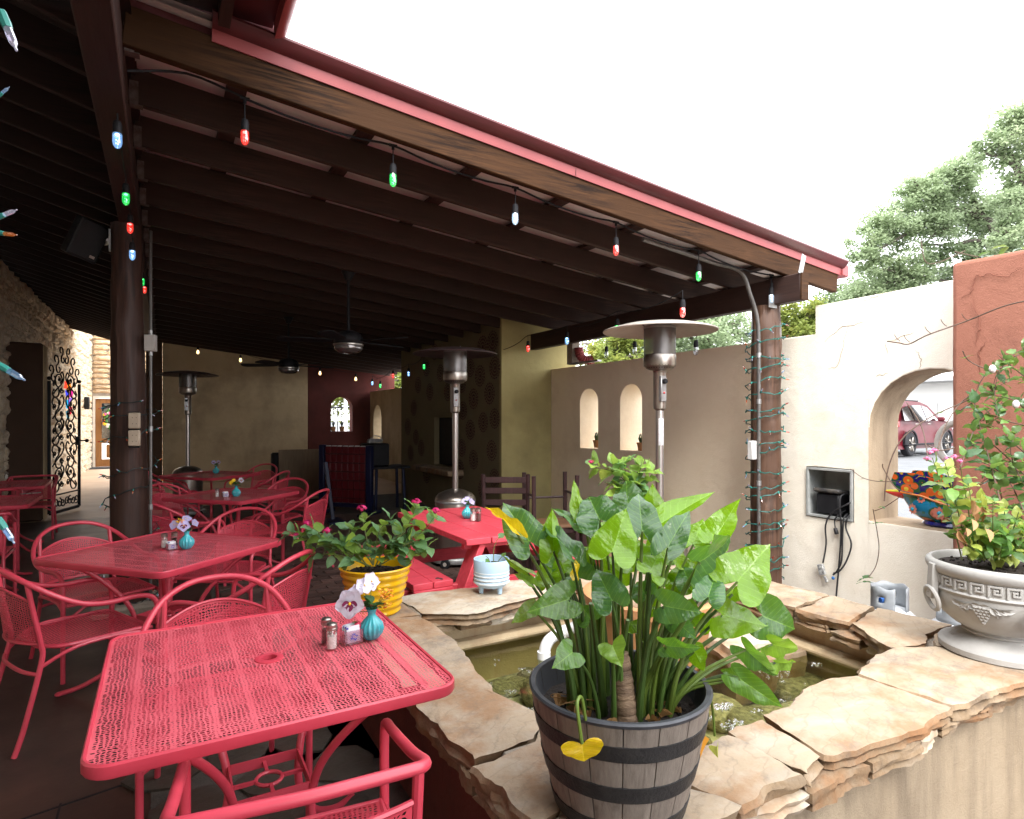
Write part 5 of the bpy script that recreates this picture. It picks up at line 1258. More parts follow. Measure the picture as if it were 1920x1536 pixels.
t_ = thing('wreath', 'wreath of pink, yellow and orange flowers hanging on the wooden door', 'wreath', (xd, YE+.02, 1.45)); wreath_ = t_
fc = [plain('wreath_'+n, c, .6) for n, c in (('pink', (.75, .12, .3)), ('yellow', (.8, .55, .04)), ('orange', (.8, .2, .03)), ('leaf', (.06, .18, .04)), ('white', (.7, .65, .6)))]
rr_ = random.Random(2)
b = MB(); b.tube([(xd+.27*cos(2*pi*i/20), YE+.0, 1.47+.33*sin(2*pi*i/20)) for i in range(20)], .06, 7, True); b.build('ring', fc[3], t_, world=True)
for k in range(46):
    a = rr_.uniform(0, 2*pi); q = (xd+(.27+rr_.uniform(-.07, .08))*cos(a), YE-.05+rr_.uniform(-.03, .02), 1.47+(.33+rr_.uniform(-.08, .08))*sin(a))
    b = MB(); b.ball(q, (.05*rr_.uniform(.7, 1.2), .03, .045), 7, 4); b.build('flower', rr_.choice(fc), t_, world=True)
door_.location.x += DX; wreath_.location.x += DX
b = MB(); b.box((xd+DX, YE-.55, .012), (1.2, .75, .02)); tag(b.build('door_mat', M('dark_mat', (.05, .05, .05), rough=.95)), 'dark mat on the floor before the wooden door', 'mat')
b = MB(); b.box((-1.79, 20.2, 1.9), (.12, .16, .34), None, .02); tag(b.build('wall_lantern', m['iron']), 'small black lantern on the limestone wall near the wooden door', 'lamp')
# ------------------------------------------------------------------ things on the tables
vt = M('turquoise_glaze', (.035, .38, .42), (.06, .30, .36), 20, .15, coat=.4)
pet = {'w': leafmat('white_petal', (.74, .70, .80), (.68, .64, .74), .5, .3), 'v': leafmat('lilac_petal', (.50, .46, .72), (.46, .42, .66), .5, .3), 'y': plain('yellow_petal', (.85, .55, .02), .5), 'o': plain('orange_petal', (.85, .28, .03), .5),
       'd': plain('petal_blotch', (.16, .01, .06), .6), 'e': plain('petal_eye', (.85, .5, .02), .6)}
lf = leafmat('silk_leaf', (.055, .17, .045), (.09, .22, .06), .45, .25)
def petal_mb(b, R, c, wd, ln, cup=.3, ruf=.12, seed=0):
    n = 5; vs = []
    for i in range(n+1):
        t = i/n
        for j in range(7):
            s = -1+2*j/6; w_ = wd*sin(pi*min(1, t*.86+.10))**.8
            vs.append(R @ Vector((s*w_, t*ln, cup*ln*(s*s*.35+t*t*.35)*.6+ruf*ln*nz((s*2.2+seed, t*2.5, seed))*t))+c)
    b.add(vs, [(i*7+j, i*7+j+1, (i+1)*7+j+1, (i+1)*7+j) for i in range(n) for j in range(6)])
def pansy(t, c, nrm, size, kind, blotch=True, seed=0):
    F = frame_of(nrm); b = MB()
    for k, a in enumerate((.5, -.5, 1.75, -1.75, pi)):
        petal_mb(b, F @ rotm(0, 0, a), Vector(c)+F.col[2]*(.0012*k)*size/.03, size*.52, size*.95, .25, .25, seed+k)
    o = b.build('flower', pet[kind], t, world=True, smooth=60)
    if blotch:
        b = MB()
        for k, a in enumerate((1.75, -1.75, pi)): petal_mb(b, F @ rotm(0, 0, a), Vector(c)+F.col[2]*size*.17, size*.24, size*.5, .25, .1, seed+k)
        b.build('blotch', pet['d'], o, world=True, smooth=60)
    b = MB(); b.ball(Vector(c)+F.col[2]*size*.2, size*.10, 6, 4); b.build('eye', pet['e'], o, world=True)
def simple_leaf(b, R, c, ln, wd, fold=.15, seed=0):
    vs = []
    for i in range(6):
        t = i/5; w_ = wd*sin(pi*t**.85)*.5+.0005
        for s in (-1, 0, 1): vs.append(R @ Vector((s*w_, t*ln, abs(s)*w_*fold*2-.25*ln*t*t*.5))+Vector(c))
    b.add(vs, [(i*3+j, i*3+j+1, (i+1)*3+j+1, (i+1)*3+j) for i in range(5) for j in range(2)])
def vase(p, label, s=1.0, flowers=(), rzz=0, yellow=True, seed=0):
    t = thing('flower_vase', label, 'vase', p, group='turquoise bud vases on the tables')
    pr_ = [(0, 0), (.020, 0), (.024, .003), (.034, .018), (.039, .034), (.036, .050), (.024, .066), (.0135, .078), (.0125, .086), (.017, .097), (.0205, .101), (.0185, .101), (.011, .088), (.011, .078), (0, .07)]
    b = MB(); b.lathe([(r*s, z*s) for r, z in pr_], 60, p, fn=lambda r, z, a: (r*(1+.055*cos(a*15)*min(1, max(0, (.080*s-z)/(.02*s)))*min(1, z/(.006*s))), z)); b.build('vase_body', vt, t, world=True)
    rr_ = random.Random(seed); p = Vector(p)
    b = MB()
    for k in range(9):
        a = rr_.uniform(0, 2*pi); simple_leaf(b, rotm(0, 0, a) @ rotm(rr_.uniform(.1, 1.0)), p+Vector((0, 0, (.098+.02*rr_.random())*s)), .05*s*rr_.uniform(.7, 1.2), .034*s, .15)
    b.build('foliage', lf, t, world=True, smooth=60)
    for k, (off, nrm, size, kind, bl) in enumerate(flowers):
        c = p+Vector(off)*s; b = MB(); b.tube([p+Vector((0, 0, .09*s)), p.lerp(c, .6)+Vector((0, 0, .02*s)), c], .0014*s, 5); b.build('stem', lf, t, world=True)
        pansy(t, c, Vector(nrm), size*s, kind, bl, seed+k*3)
    if yellow:
        for kk in range(2):
            b = MB(); d0 = Vector((.05, .0, .03)) if yellow == 1 else Vector((-.03, -.01, .045))
            for k in range(26):
                q = p+Vector((0, 0, .10*s))+(d0+Vector((rr_.uniform(-.02, .02), rr_.uniform(-.02, .02), rr_.uniform(-.035, .03))))*s
                for a in range(4): simple_leaf(b, rotm(rr_.uniform(-.8, .8), rr_.uniform(-.8, .8), a*pi/2), q, .008*s, .006*s)
            b.build('spray', pet['y' if kk else 'o'], t, world=True, smooth=0)
        b = MB()
        for k in range(12):
            q = p+Vector((0, 0, .10*s))+(d0*1.1+Vector((rr_.uniform(-.02, .02), rr_.uniform(-.02, .02), rr_.uniform(-.03, .03))))*s; b.tube([p+Vector((0, 0, .095*s)), q], .0007*s, 4)
        b.build('spray_stem', lf, t, world=True)
    return t
def toward(p): return (Vector((0, 0, EYE))-Vector(p)).normalized()
def shaker(p, salt, label, s=1.0):
    t = thing('salt_shaker' if salt else 'pepper_shaker', label, 'shaker', p, group='glass shakers on the tables')
    b = MB(); b.lathe([(0, .001), (.0165*s, .001), (.0175*s, .004*s), (.0165*s, .03*s), (.0175*s, .045*s), (.0165*s, .058*s), (.015*s, .062*s)], 20, p); b.build('glass_jar', m['glass'], t, world=True)
    rr_ = random.Random(4); b = MB()
    if salt:
        b.lathe([(0, .003), (.0145*s, .003), (.0145*s, .040*s), (0, .042*s)], 16, p)
        for k in range(70): a = rr_.uniform(0, 2*pi); b.ball(Vector(p)+Vector((.0135*s*cos(a), .0135*s*sin(a), rr_.uniform(.006, .052)*s)), .0028*s, 5, 3)
    else: b.lathe([(0, .003), (.0145*s, .003), (.0145*s, .045*s), (0, .047*s)], 16, p)
    b.build('salt' if salt else 'pepper', M('salt_grain', (.78, .74, .70), (.66, .62, .58), 90, .8) if salt else M('pepper_grain', (.08, .05, .035), (.03, .02, .016), 200, .9), t, world=True)
    b = MB(); b.lathe([(.0165*s, .060*s), (.0178*s, .061*s), (.0178*s, .0665*s), (.0165*s, .068*s), (.0172*s, .070*s), (.017*s, .078*s), (.013*s, .0815*s), (0, .0825*s)], 24, p, fn=lambda r, z, a: (r*(1+.012*cos(a*40)), z)); o = b.build('lid', m['steel'], t, world=True)
    b = MB()
    for k in range(6): b.ball(Vector(p)+Vector((.007*s*cos(k), .007*s*sin(k), .0822*s)), .0011*s, 5, 3)
    b.build('lid_hole', m['black'], o, world=True); return t
wp = M('white_packet', (.72, .72, .74), (.66, .66, .69), 30, .6); pp = M('pink_packet', (.72, .12, .30), (.66, .10, .26), 30, .6); bp = plain('blue_print', (.07, .07, .42), .6)
def caddy(p, rz, label, s=1.0, strawberry=True):
    t = thing('packet_caddy', label, 'caddy', p, group='clear caddies of sweetener packets')
    p = Vector(p); R = rotm(0, 0, rz); w_, d_, h_ = .060*s, .052*s, .044*s
    b = MB()
    for c, dd in (((0, -d_/2, h_/2), (w_, .002, h_)), ((0, d_/2, h_/2), (w_, .002, h_)), ((-w_/2, 0, h_/2), (.002, d_-.004, h_)), ((w_/2, 0, h_/2), (.002, d_-.004, h_)), ((0, 0, .002), (w_-.004, d_-.004, .003))): b.box(R @ Vector(c)+p, dd, R, .0007)
    b.build('caddy_box', glassmat('acrylic', (.90, .88, .93), base=.35), t, world=True)
    rr_ = random.Random(6)
    for k in range(7):
        y = -d_/2+.006+k*.0062*s; col = pp if k == 1 or (k == 6) else wp
        b = MB(); b.box(R @ Vector((rr_.uniform(-.004, .004)+(.012*s if col is pp else -.004*s), y, .028*s+rr_.uniform(-.002, .004)))+p, ((.034 if col is pp else .045)*s, .003, .052*s), R @ rotm(-.12+rr_.uniform(-.06, .02), rr_.uniform(-.05, .05), 0), .001); b.build('packet', col, t, world=True)
        if k in (0, 2, 4): q = MB(); q.box(R @ Vector((-.022*s, y-.0005, .052*s))+p, (.006*s, .0034, .006*s), R); q.build('packet_print', bp, t, world=True)
    b = MB()
    for k in range(9): b.box(R @ Vector((rr_.uniform(-.010, .010)*s, -d_/2-.0016, rr_.uniform(.014, .034)*s))+p, (rr_.uniform(.004, .012)*s, .0006, .0022*s), R @ rotm(0, rr_.uniform(-.7, .7), 0))
    b.build('packet_print', bp, t, world=True)
    if strawberry:
        b = MB(); b.ball(R @ Vector((.018*s, -.006*s, .050*s))+p, (.012*s, .010*s, .013*s), 8, 6); b.build('berry', plain('berry_red', (.55, .03, .08), .4), t, world=True)
        b = MB()
        for k in range(6): simple_leaf(b, rotm(0, 0, k) @ rotm(.3), R @ Vector((.010*s, -.002*s, .060*s))+p, .012*s, .008*s)
        b.build('berry_leaf', plain('dry_leaf', (.14, .10, .03), .6), t, world=True)
    return t
H = TH+.004
p = ath(697, 1197, H); vase(p, 'turquoise ribbed vase of white pansies on the nearest table', 1.0, (
    ((-.075, -.012, .130), Vector((-.45, -.9, .25)), .050, 'w', True), ((-.020, .02, .172), Vector((.1, -.7, .7)), .034, 'w', False), ((-.048, .012, .160), Vector((-.5, -.5, .7)), .030, 'w', False), ((.005, .03, .182), Vector((.3, -.8, .3)), .034, 'w', False)), seed=1)
p = ath(622, 1216, H); shaker(p, True, 'salt shaker with steel lid at the front of the nearest table\'s set')
p = ath(612, 1205, H); shaker(p, False, 'pepper shaker half behind the salt shaker on the nearest table')
p = ath(659, 1203, H); caddy(p, .12, 'clear caddy of white packets with a red berry on the nearest table')
p = ath(350, 1029, H); vase(p, 'turquoise ribbed vase of lilac pansies on the second table', 1.0, (
    ((-.015, -.03, .135), Vector((-.1, -.95, .3)), .036, 'v', True), ((-.06, .0, .14), Vector((-.6, -.7, .4)), .030, 'v', False), ((.0, .02, .165), Vector((.2, -.6, .7)), .028, 'v', False), ((.04, .01, .14), Vector((.6, -.6, .4)), .026, 'v', False)), yellow=2, seed=2)
shaker(ath(308, 1027, H), True, 'salt shaker at the left of the second table\'s caddy'); shaker(ath(327, 1024, H), False, 'pepper shaker behind the caddy on the second table')
caddy(ath(322, 1030, H), .3, 'small clear caddy of packets on the second table', .8, False)
p = ath(443, 931, H); vase(p, 'turquoise vase with yellow and white flowers on the shaded third table', 1.0, (((.04, 0, .15), Vector((.4, -.8, .4)), .03, 'w', True), ((-.04, .01, .13), Vector((-.4, -.8, .4)), .024, 'y', False), ((-.02, .03, .15), Vector((0, -.8, .5)), .02, 'y', False)), yellow=0, seed=3)
shaker(ath(407, 932, H), True, 'salt shaker on the shaded third table'); caddy(ath(423, 932, H), .2, 'caddy of white packets on the shaded third table', .9, False)
p = ath(405, 888, H); vase(p, 'small vase of dull flowers on the farthest table', 1.0, (((-.03, 0, .15), Vector((0, -1, .3)), .03, 'v', True), ((.03, 0, .15), Vector((.3, -1, .3)), .03, 'v', True)), yellow=0, seed=5)
shaker(ath(12, 898, H), True, 'salt shaker on the red table under the dark stub wall')
b = MB(); b.box(ath(58, 925, TH+.008), (.16, .03, .008), rotm(0, 0, .3), .002); tag(b.build('cutlery_roll', m['steel']), 'shiny cutlery lying on the red table at the left edge', 'cutlery')
# a blue bottle stands under the third table's edge
q = ath(420, 915, .55)

# ------------------------------------------------------------------ red picnic table
pt = thing('picnic_table', 'red painted timber picnic table beyond the pond coping', 'picnic table', (1.95, 4.0, 0))
x0, x1, y0, y1, zt = 1.60, 2.30, 3.36, 4.62, .745
wpl = (x1-x0)/4
def pl(name, c, d, R=None, bev=.004): b = MB(); b.box(c, d, R, bev); return b.build(name, m['redwood'], pt, world=True)
for k in range(4): pl('top_plank', (x0+wpl*(k+.5), (y0+y1)/2, zt-.02), (wpl-.005, y1-y0+.01*((k % 2)-.5), .04))
for x in (1.33, 1.46): pl('bench_plank', (x, (y0+y1)/2+.02, .49), (.125, y1-y0, .04))
for x in (2.44, 2.57): pl('bench_plank', (x, (y0+y1)/2+.02, .49), (.125, y1-y0, .04))
pl('bench_batten', (1.395, y0+.03, .455), (.25, .04, .03)); pl('bench_batten', (2.505, y0+.03, .455), (.25, .04, .05))
for y in (y0+.14, y1-.14):
    pl('cross_beam', (1.95, y, .405), (1.42, .04, .09))
    for s in (-1, 1): b = MB(); b.bar((1.95+s*.22, y+.045, zt-.04), (1.95+s*.52, y+.045, .0), .04, .10, .004) if 0 else b.bar((1.95+s*.22, y-.045, zt-.04), (1.95+s*.52, y-.045, .0), .14, .04, .004); b.build('leg', m['redwood'], pt, world=True)
    pl('top_batten', (1.95, y, zt-.065), (.62, .04, .05))
pl('front_board', (1.95, y0-.012, .405), (1.44, .036, .10), None)
b = MB(); b.lathe([(0, 0), (.02, 0)], 14, (1.80, 4.22, zt+.0015)); b.build('knot_hole', m['black'], pt, world=True)
b = MB(); rr_ = random.Random(3)
for k in range(8): a = rr_.uniform(0, 6); b.ball((1.45+.02*cos(a)*rr_.random()+.015*rr_.random(), y0+.05+.05*rr_.random(), .5105), (.012, .014, .0012), 7, 3)
b.build('paint_chip', M('bare_wood', (.05, .03, .03), rough=.9), pt, world=True)
p = ath(876, 972, zt+.003); vase(p, 'turquoise vase of lilac flowers on the red picnic table', 1.0, (((-.02, 0, .125), Vector((-.3, -.8, .5)), .026, 'v', False), ((.03, -.01, .12), Vector((.3, -.8, .5)), .028, 'v', False), ((.01, .02, .14), Vector((0, -.6, .8)), .024, 'v', False), ((.05, .01, .11), Vector((.8, -.4, .4)), .022, 'v', False)), yellow=0, seed=6)
shaker(ath(887, 977, zt+.003), True, 'salt shaker on the red picnic table', 1.15); shaker(ath(897, 977, zt+.003), False, 'pepper shaker on the red picnic table', 1.15)

# ------------------------------------------------------------------ stacked ladder back chairs by the right wall
dkw = wood('dark_chair_wood', (.045, .022, .022), (.022, .012, .012), 2, .4); seatw = M('rush_seat', (.17, .085, .04), (.11, .055, .028), 12, .6)
def ladder(label, loc, rz, flip=False):
    t = thing('wooden_chair', label, 'chair', loc, rz, 'dark ladder back wooden chairs')
    F = Matrix.Diagonal((1, 1, -1)) if flip else Matrix.Identity(3); up = .95 if flip else 0
    T = lambda q: (Vector((q[0], q[1], (.47-q[2])+.0)) if flip else Vector(q))
    for s in (-1, 1):
        b = MB(); b.tube([T(q) for q in ((s*.20, -.19, 0), (s*.195, -.185, .45), (s*.205, -.26, .97))], .020, 8); b.build('rear_leg', dkw, t)
        b = MB(); b.tube([T(q) for q in ((s*.20, .2, 0), (s*.20, .19, .47))], .021, 8); b.build('front_leg', dkw, t)
        b = MB(); b.tube([T(q) for q in ((s*.20, .2, .18), (s*.2, -.19, .18))], .011, 6); b.build('side_rung', dkw, t)
    for z in (.60, .71, .82, .92): b = MB(); b.bar(T((-.19, -.195-(z-.45)*.14, z)), T((.19, -.195-(z-.45)*.14, z)), .018, .055, .004); b.build('back_slat', dkw, t)
    b = MB(); b.box(T((0, 0, .455)), (.42, .42, .03), None, .01); b.build('seat', seatw, t)
    b = MB(); b.tube([T((-.2, .2, .24)), T((.2, .2, .24))], .011, 6); b.build('front_rung', dkw, t)
    return t
ladder('dark ladder back chair standing by the olive fireplace side, behind the picnic table', (2.86, 5.10, 0), facing(.55, .85))
ladder('dark wooden chair turned upside down with its legs in the air before the tan wall', (3.10, 4.72, .50), facing(.3, .9), True)
t_ = thing('side_table', 'low dark table under the upturned wooden chair', 'table', (3.12, 4.75, 0))
b = MB(); b.box((3.12, 4.75, .475), (.55, .5, .05), None, .006); b.build('tabletop', dkw, t_, world=True)
for sx in (-1, 1):
    for sy in (-1, 1): b = MB(); b.box((3.12+sx*.23, 4.75+sy*.2, .225), (.05, .05, .45)); b.build('leg', dkw, t_, world=True)
# giant four-in-a-row game, stool and plywood board at the back
t_ = thing('giant_board_game', 'tall red and blue four in a row game frame in the dark at the back', 'game', (2.55, 9.35, 0))
bl = plain('game_blue', (.004, .007, .036), .5); rd = plain('game_red', (.105, .008, .012), .4)
Rg = rotm(0, 0, -.85); C0 = Vector((2.45, 9.45, 0))
gb_ = lambda c, d, mat, nm, bev=.006: (lambda b: (b.box(Rg @ Vector(c)+C0, d, Rg, bev), b.build(nm, mat, t_, world=True)))(MB())
for i in range(7):
    gb_((-.31+.103*i, 0, .62), (.09, .05, .86), rd, 'column')
    gb_((-.31+.103*i, -.002, 1.055), (.075, .04, .018), plain('white_counter_edge', (.5, .5, .5), .4) if i == 0 else bpy.data.materials['white_counter_edge'], 'column_top')
for k in range(6): gb_((0, -.03, .26+.135*k), (.72, .012, .022), plain('game_slot', (.05, .006, .008)) if k == 0 else bpy.data.materials['game_slot'], 'row_slot')
for s in (-1, 1): gb_((s*.42, 0, .54), (.09, .09, 1.06), bl, 'side_post'); gb_((s*.42, 0, .03), (.12, .5, .06), bl, 'foot')
gb_((0, 0, .15), (.78, .07, .06), bl, 'bottom_rail')
t_ = thing('game_leg_stand', 'dark blue leaning pole with a flat foot beside the giant game', 'stand', (2.1, 9.0, 0))
b = MB(); b.bar((2.09, 8.75, .02), (2.02, 8.9, .86), .05, .05, .006); b.build('pole', bl, t_, world=True)
b = MB(); b.box((2.1, 8.72, .03), (.22, .4, .06), None, .01); b.build('foot', bl, t_, world=True)
t_ = thing('bar_table', 'black high bar table with a mesh basket on top behind the giant game', 'table', (3.15, 9.6, 0))
b = MB(); b.box((3.15, 9.6, .70), (.62, .5, .035), None, .006); b.build('tabletop', m['black'], t_, world=True)
for sx in (-1, 1):
    for sy in (-1, 1): b = MB(); b.tube([(3.15+sx*.24, 9.6+sy*.18, 0), (3.15+sx*.22, 9.6+sy*.16, .69)], .025, 8); b.build('leg', bl, t_, world=True)
b = MB(); b.box((2.98, 9.7, .90), (.40, .3, .36), None, .02); tag(b.build('black_box', m['black']), 'black box standing on the high bar table at the back', 'box')
t_ = thing('mesh_basket', 'small wire mesh basket on top of the black box', 'basket', (2.98, 9.7, 1.08))
b = MB()
for k in range(9): x = 2.88+.025*k; b.tube([(x, 9.62, 1.085), (x, 9.62, 1.20-.02*abs(k-4))], .004, 4); b.tube([(x, 9.78, 1.085), (x, 9.78, 1.20-.02*abs(k-4))], .004, 4)
b.tube([(2.87, 9.62, 1.09), (2.87, 9.62, 1.13), (2.95, 9.62, 1.21), (3.04, 9.62, 1.19), (3.09, 9.62, 1.12)], .008, 6); b.build('wire_frame', m['galv'], t_, world=True)
b = MB(); b.box((2.98, 9.7, 1.12), (.2, .15, .06), None, .01); b.build('basket_lining', M('grey_cloth', (.3, .3, .31), rough=.9), t_, world=True)
b = MB(); b.box((2.55, 12.0, .45), (1.35, .03, .90), rotm(-.12), .004); tag(b.build('plywood_board', M('plywood', (.24, .155, .085), (.19, .12, .065), 3, .6, stretch=(8, 1, 1))), 'tan plywood board leaning at the back left of the giant game', 'board')
b = MB(); b.box((1.95, 12.2, .42), (.36, .2, .84), None, .03); tag(b.build('black_cabinet', m['black']), 'black cabinet at the left end of the plywood board', 'cabinet')

# ------------------------------------------------------------------ pots
def lathe_thing(name, label, cat, loc, prof, mat, n=40, pn='pot_body', fn=None):
    t = thing(name, label, cat, loc); b = MB(); b.lathe(prof, n, loc, fn=fn); b.build(pn, mat, t, world=True); return t
def soil(t, loc, r, z):
    b = MB(); n = 14; vs = [Vector((0, 0, z+.006))]; 
    for k in range(1, 6):
        for i in range(n*2): a = pi*i/n; q = r*k/5; vs.append(Vector((q*cos(a), q*sin(a), z+.012*nz((q*cos(a)*22, q*sin(a)*22, 1)))))
    fs = [(0, 1+i, 1+(i+1) % (2*n)) for i in range(2*n)]+[(1+(k-1)*2*n+i, 1+k*2*n+i, 1+k*2*n+(i+1) % (2*n), 1+(k-1)*2*n+(i+1) % (2*n)) for k in range(1, 5) for i in range(2*n)]
    b.add([v+Vector(loc) for v in vs], fs)
    rr_ = random.Random(int(r*999))
    for k in range(70): a = rr_.uniform(0, 6.3); q = r*.95*sqrt(rr_.random()); b.ball(Vector(loc)+Vector((q*cos(a), q*sin(a), z+.004)), (rr_.uniform(.004, .012), rr_.uniform(.003, .008), .005), 5, 3)
    b.build('soil', m['soil'], t, world=True, smooth=60)
BP = Vector((1.045, 1.262, CO+.006))                 # barrel planter on the corner of the coping
barrel = thing('barrel_planter', 'grey brown half barrel planter with three black bands on the near pond corner', 'planter', BP)
t2 = NT('barrel_stave'); co = t2.coord((26, 26, 1.6)); f = t2.noise(2.2, 6, .7, co, .5)
mp2 = t2.ramp(f, [(.3, (.25, .215, .18)), (.55, (.19, .160, .133)), (.75, (.115, .095, .08))]); nr2 = t2.bump(t2.noise(3, 5, .7, t2.coord((60, 60, 3))), .5, .003)
m['stave'] = t2.done(t2.pbsdf(mp2, .55, 0, nr2, .4))
NS = 17
def rad(z): return .168+.066*(z/.30)+.004*sin(pi*z/.30)
for k in range(NS):
    a0, a1 = 2*pi*k/NS+.006, 2*pi*(k+1)/NS-.006; b = MB(); rows = 7; vs = []; c = 6
    for j in range(rows):
        z = .300*j/(rows-1)
        for i in range(c):
            a = a0+(a1-a0)*i/(c-1); e = .0016 if i in (0, c-1) else 0; vs.append(Vector(((rad(z)-e)*cos(a), (rad(z)-e)*sin(a), z)))
    nf = len(vs)
    for j in range(rows):
        z = .300*j/(rows-1)
        for i in range(c): a = a0+(a1-a0)*i/(c-1); vs.append(Vector(((rad(z)-.014)*cos(a), (rad(z)-.014)*sin(a), z)))
    fs = [(j*c+i, j*c+i+1, (j+1)*c+i+1, (j+1)*c+i) for j in range(rows-1) for i in range(c-1)]
    fs += [((rows-1)*c+i, (rows-1)*c+i+1, nf+(rows-1)*c+i+1, nf+(rows-1)*c+i) for i in range(c-1)]
    fs += [(j*c+i, (j+1)*c+i, nf+(j+1)*c+i, nf+j*c+i) for j in range(rows-1) for i in (0, c-1)]
    b.add(vs, fs); b.build('stave', m['stave'], barrel)
hoop = M('black_band', (.018, .018, .019), (.030, .029, .028), 30, .5, bump=.3, bscale=120)
for z0, z1 in ((.0, .040), (.098, .140), (.205, .245)):
    b = MB(); b.lathe([(rad(z0)-.002, z0), (rad(z0)+.003, z0+.001), (rad(z1)+.003, z1-.001), (rad(z1)-.002, z1)], 64); b.build('band', hoop, barrel)
rimm = M('dark_rim', (.055, .058, .066), (.035, .037, .044), 20, .4)
b = MB(); b.lathe([(rad(.295)+.001, .291), (rad(.3)+.003, .299), (rad(.3)-.002, .303), (rad(.3)-.013, .302), (rad(.26)-.017, .24), (.19, .20)], 64); b.build('inner_rim', rimm, barrel)
soil(barrel, BP, .212, .232)
t_ = lathe_thing('yellow_pot', 'glossy yellow ribbed pot on the far left corner of the pond coping', 'pot', (.955, 3.095, CO+.006),
    [(0, 0), (.118, 0), (.122, .01)]+[(.124+.058*(z/.24)+.0035*sin(z*165), z) for z in [.012+.0052*i for i in range(40)]]+[(.181, .228), (.186, .236), (.183, .243), (.176, .240), (.166, .20), (.16, .19)], M('yellow_glaze', (.70, .40, .006), (.66, .36, .005), 5, .22, coat=.3), 56)
soil(t_, (.955, 3.095, CO+.006), .166, .195); YP = Vector((.955, 3.095, CO+.2))
t_ = lathe_thing('blue_pot', 'pale blue footed pot with white grooves on the back coping', 'pot', (1.635, 3.10, CO+.006),
    [(0, .032), (.06, .034), (.085, .045), (.098, .062)]+[(.099+.0028*(sin((z-.064)*300)), z) for z in [.064+.0035*i for i in range(15)]]+[(.1025, .12), (.103, .19), (.101, .194), (.097, .192), (.096, .14), (.09, .13)], M('pale_blue_glaze', (.40, .55, .68), (.36, .50, .63), 6, .45), 48)
soil(t_, (1.635, 3.10, CO+.006), .094, .150)
for k in range(3): a = 2*pi*k/3-1.2; b = MB(); b.lathe([(.006, 0), (.012, .002), (.017, .045), (0, .05)], 12, (1.635+.062*cos(a), 3.10+.062*sin(a), CO+.006)); b.build('foot', bpy.data.materials['pale_blue_glaze'], t_, world=True)
b = MB()
for z in (.066, .0865, .1075, .126): b.lathe([(.1005, z-.006), (.1036, z-.002), (.1036, z+.002), (.1005, z+.006)], 48, (1.635, 3.10, CO+.006))
b.build('groove_band', M('white_glaze', (.62, .68, .72), rough=.5), t_, world=True)
t_ = lathe_thing('white_pot', 'plain off white pot on the back coping, half hidden by stalks', 'pot', (2.10, 3.12, CO+.006), [(0, 0), (.062, 0), (.072, .12), (.078, .16), (.072, .165), (.066, .13), (0, .12)], M('off_white_pot', (.60, .54, .45), rough=.6), 32)
LP = Vector((2.62, 3.10, CO+.24))
t_ = lathe_thing('clay_pot', 'brown clay pot behind the elephant ears on the back coping', 'pot', (2.62, 3.10, CO+.006), [(0, 0), (.11, 0), (.15, .22), (.165, .235), (.16, .245), (.14, .22), (0, .2)], m['pondin'], 32)
soil(t_, (2.62, 3.10, CO+.006), .14, .205)
for k, (px, py, X) in enumerate(((1119, 826, XW+.06), (1202, 830, XW+.06))):
    q = atx(px, 842, X); q.z = 1.112
    t_ = thing('cactus_pot', 'small terracotta pot with a green succulent in the %s slim arched niche' % ('left' if k == 0 else 'right'), 'plant pot', q)
    b = MB(); b.lathe([(0, 0), (.035, 0), (.045, .075), (.050, .077), (.050, .095), (.044, .095), (0, .08)], 18); b.build('pot_body', terr, t_)
    b = MB()
    for j in range(9): a = j*.7; b.tube([(.012*cos(a), .012*sin(a), .09), (.025*cos(a), .025*sin(a), .14), (.04*cos(a)*(j % 3)*.5, .04*sin(a)*(j % 3)*.5, .17+.01*(j % 4))], [.007, .009, .003], 6)
    b.build('succulent', plain('succulent_green', (.07, .13, .06), .5), t_)
for k, x in enumerate((3.80, 4.02)):
    t_ = thing('cactus_pot', 'tiny potted plant on the %s of the far arched window sill' % ('left' if k == 0 else 'right'), 'plant pot', (x, YB+.1, 1.155))
    b = MB(); b.lathe([(0, 0), (.05, 0), (.065, .10), (.07, .12), (0, .11)], 14); b.build('pot_body', m['rafter'] if 0 else terr, t_)
    b = MB()
    for j in range(8): a = j*.8; b.tube([(0, 0, .1), (.05*cos(a), .05*sin(a), .24+.02*(j % 3))], [.012, .003], 5)
    b.build('succulent', plain('succulent_dark', (.03, .05, .03), .6), t_)

# ------------------------------------------------------------------ concrete urn
UP = Vector((3.115, 1.24, CO+.006))
conc = M('cast_concrete', (.47, .45, .41), (.40, .38, .34), 5, .85, bump=.5, bscale=80, bdist=.004)
def pitted():
    t = NT('pitted_concrete'); c = t.ramp(t.noise(6, 6, .6), [(.3, (.40, .39, .37)), (.7, (.32, .31, .295))])
    c = t.mix(t.ramp(t.noise(3, 5, .6, t.coord((1, 1, .4))), [(.5, (0, 0, 0)), (.75, (.7, .7, .7))]), c, (.25, .235, .21))
    v = t.n('ShaderNodeTexVoronoi'); v.inputs['Scale'].default_value = 34; t.l(t.tc.outputs['Object'], v.inputs['Vector'])
    k = t.ramp(v.outputs['Distance'], [(.05, (1, 1, 1)), (.11, (0, 0, 0))]); g = t.ramp(t.noise(11, 2), [(.55, (0, 0, 0)), (.62, (1, 1, 1))]); kk = t.mix(1.0, k, g, 'MULTIPLY')
    c = t.mix(kk, c, (.07, .06, .05)); return t.done(t.pbsdf(c, .85, 0, t.bump(t.noise(90, 4, .6), .35, .003), .25))
m['urn'] = pitted()
urn = thing('concrete_urn', 'grey concrete urn with Greek key rim, ring handles and grape reliefs at the right', 'urn', UP)
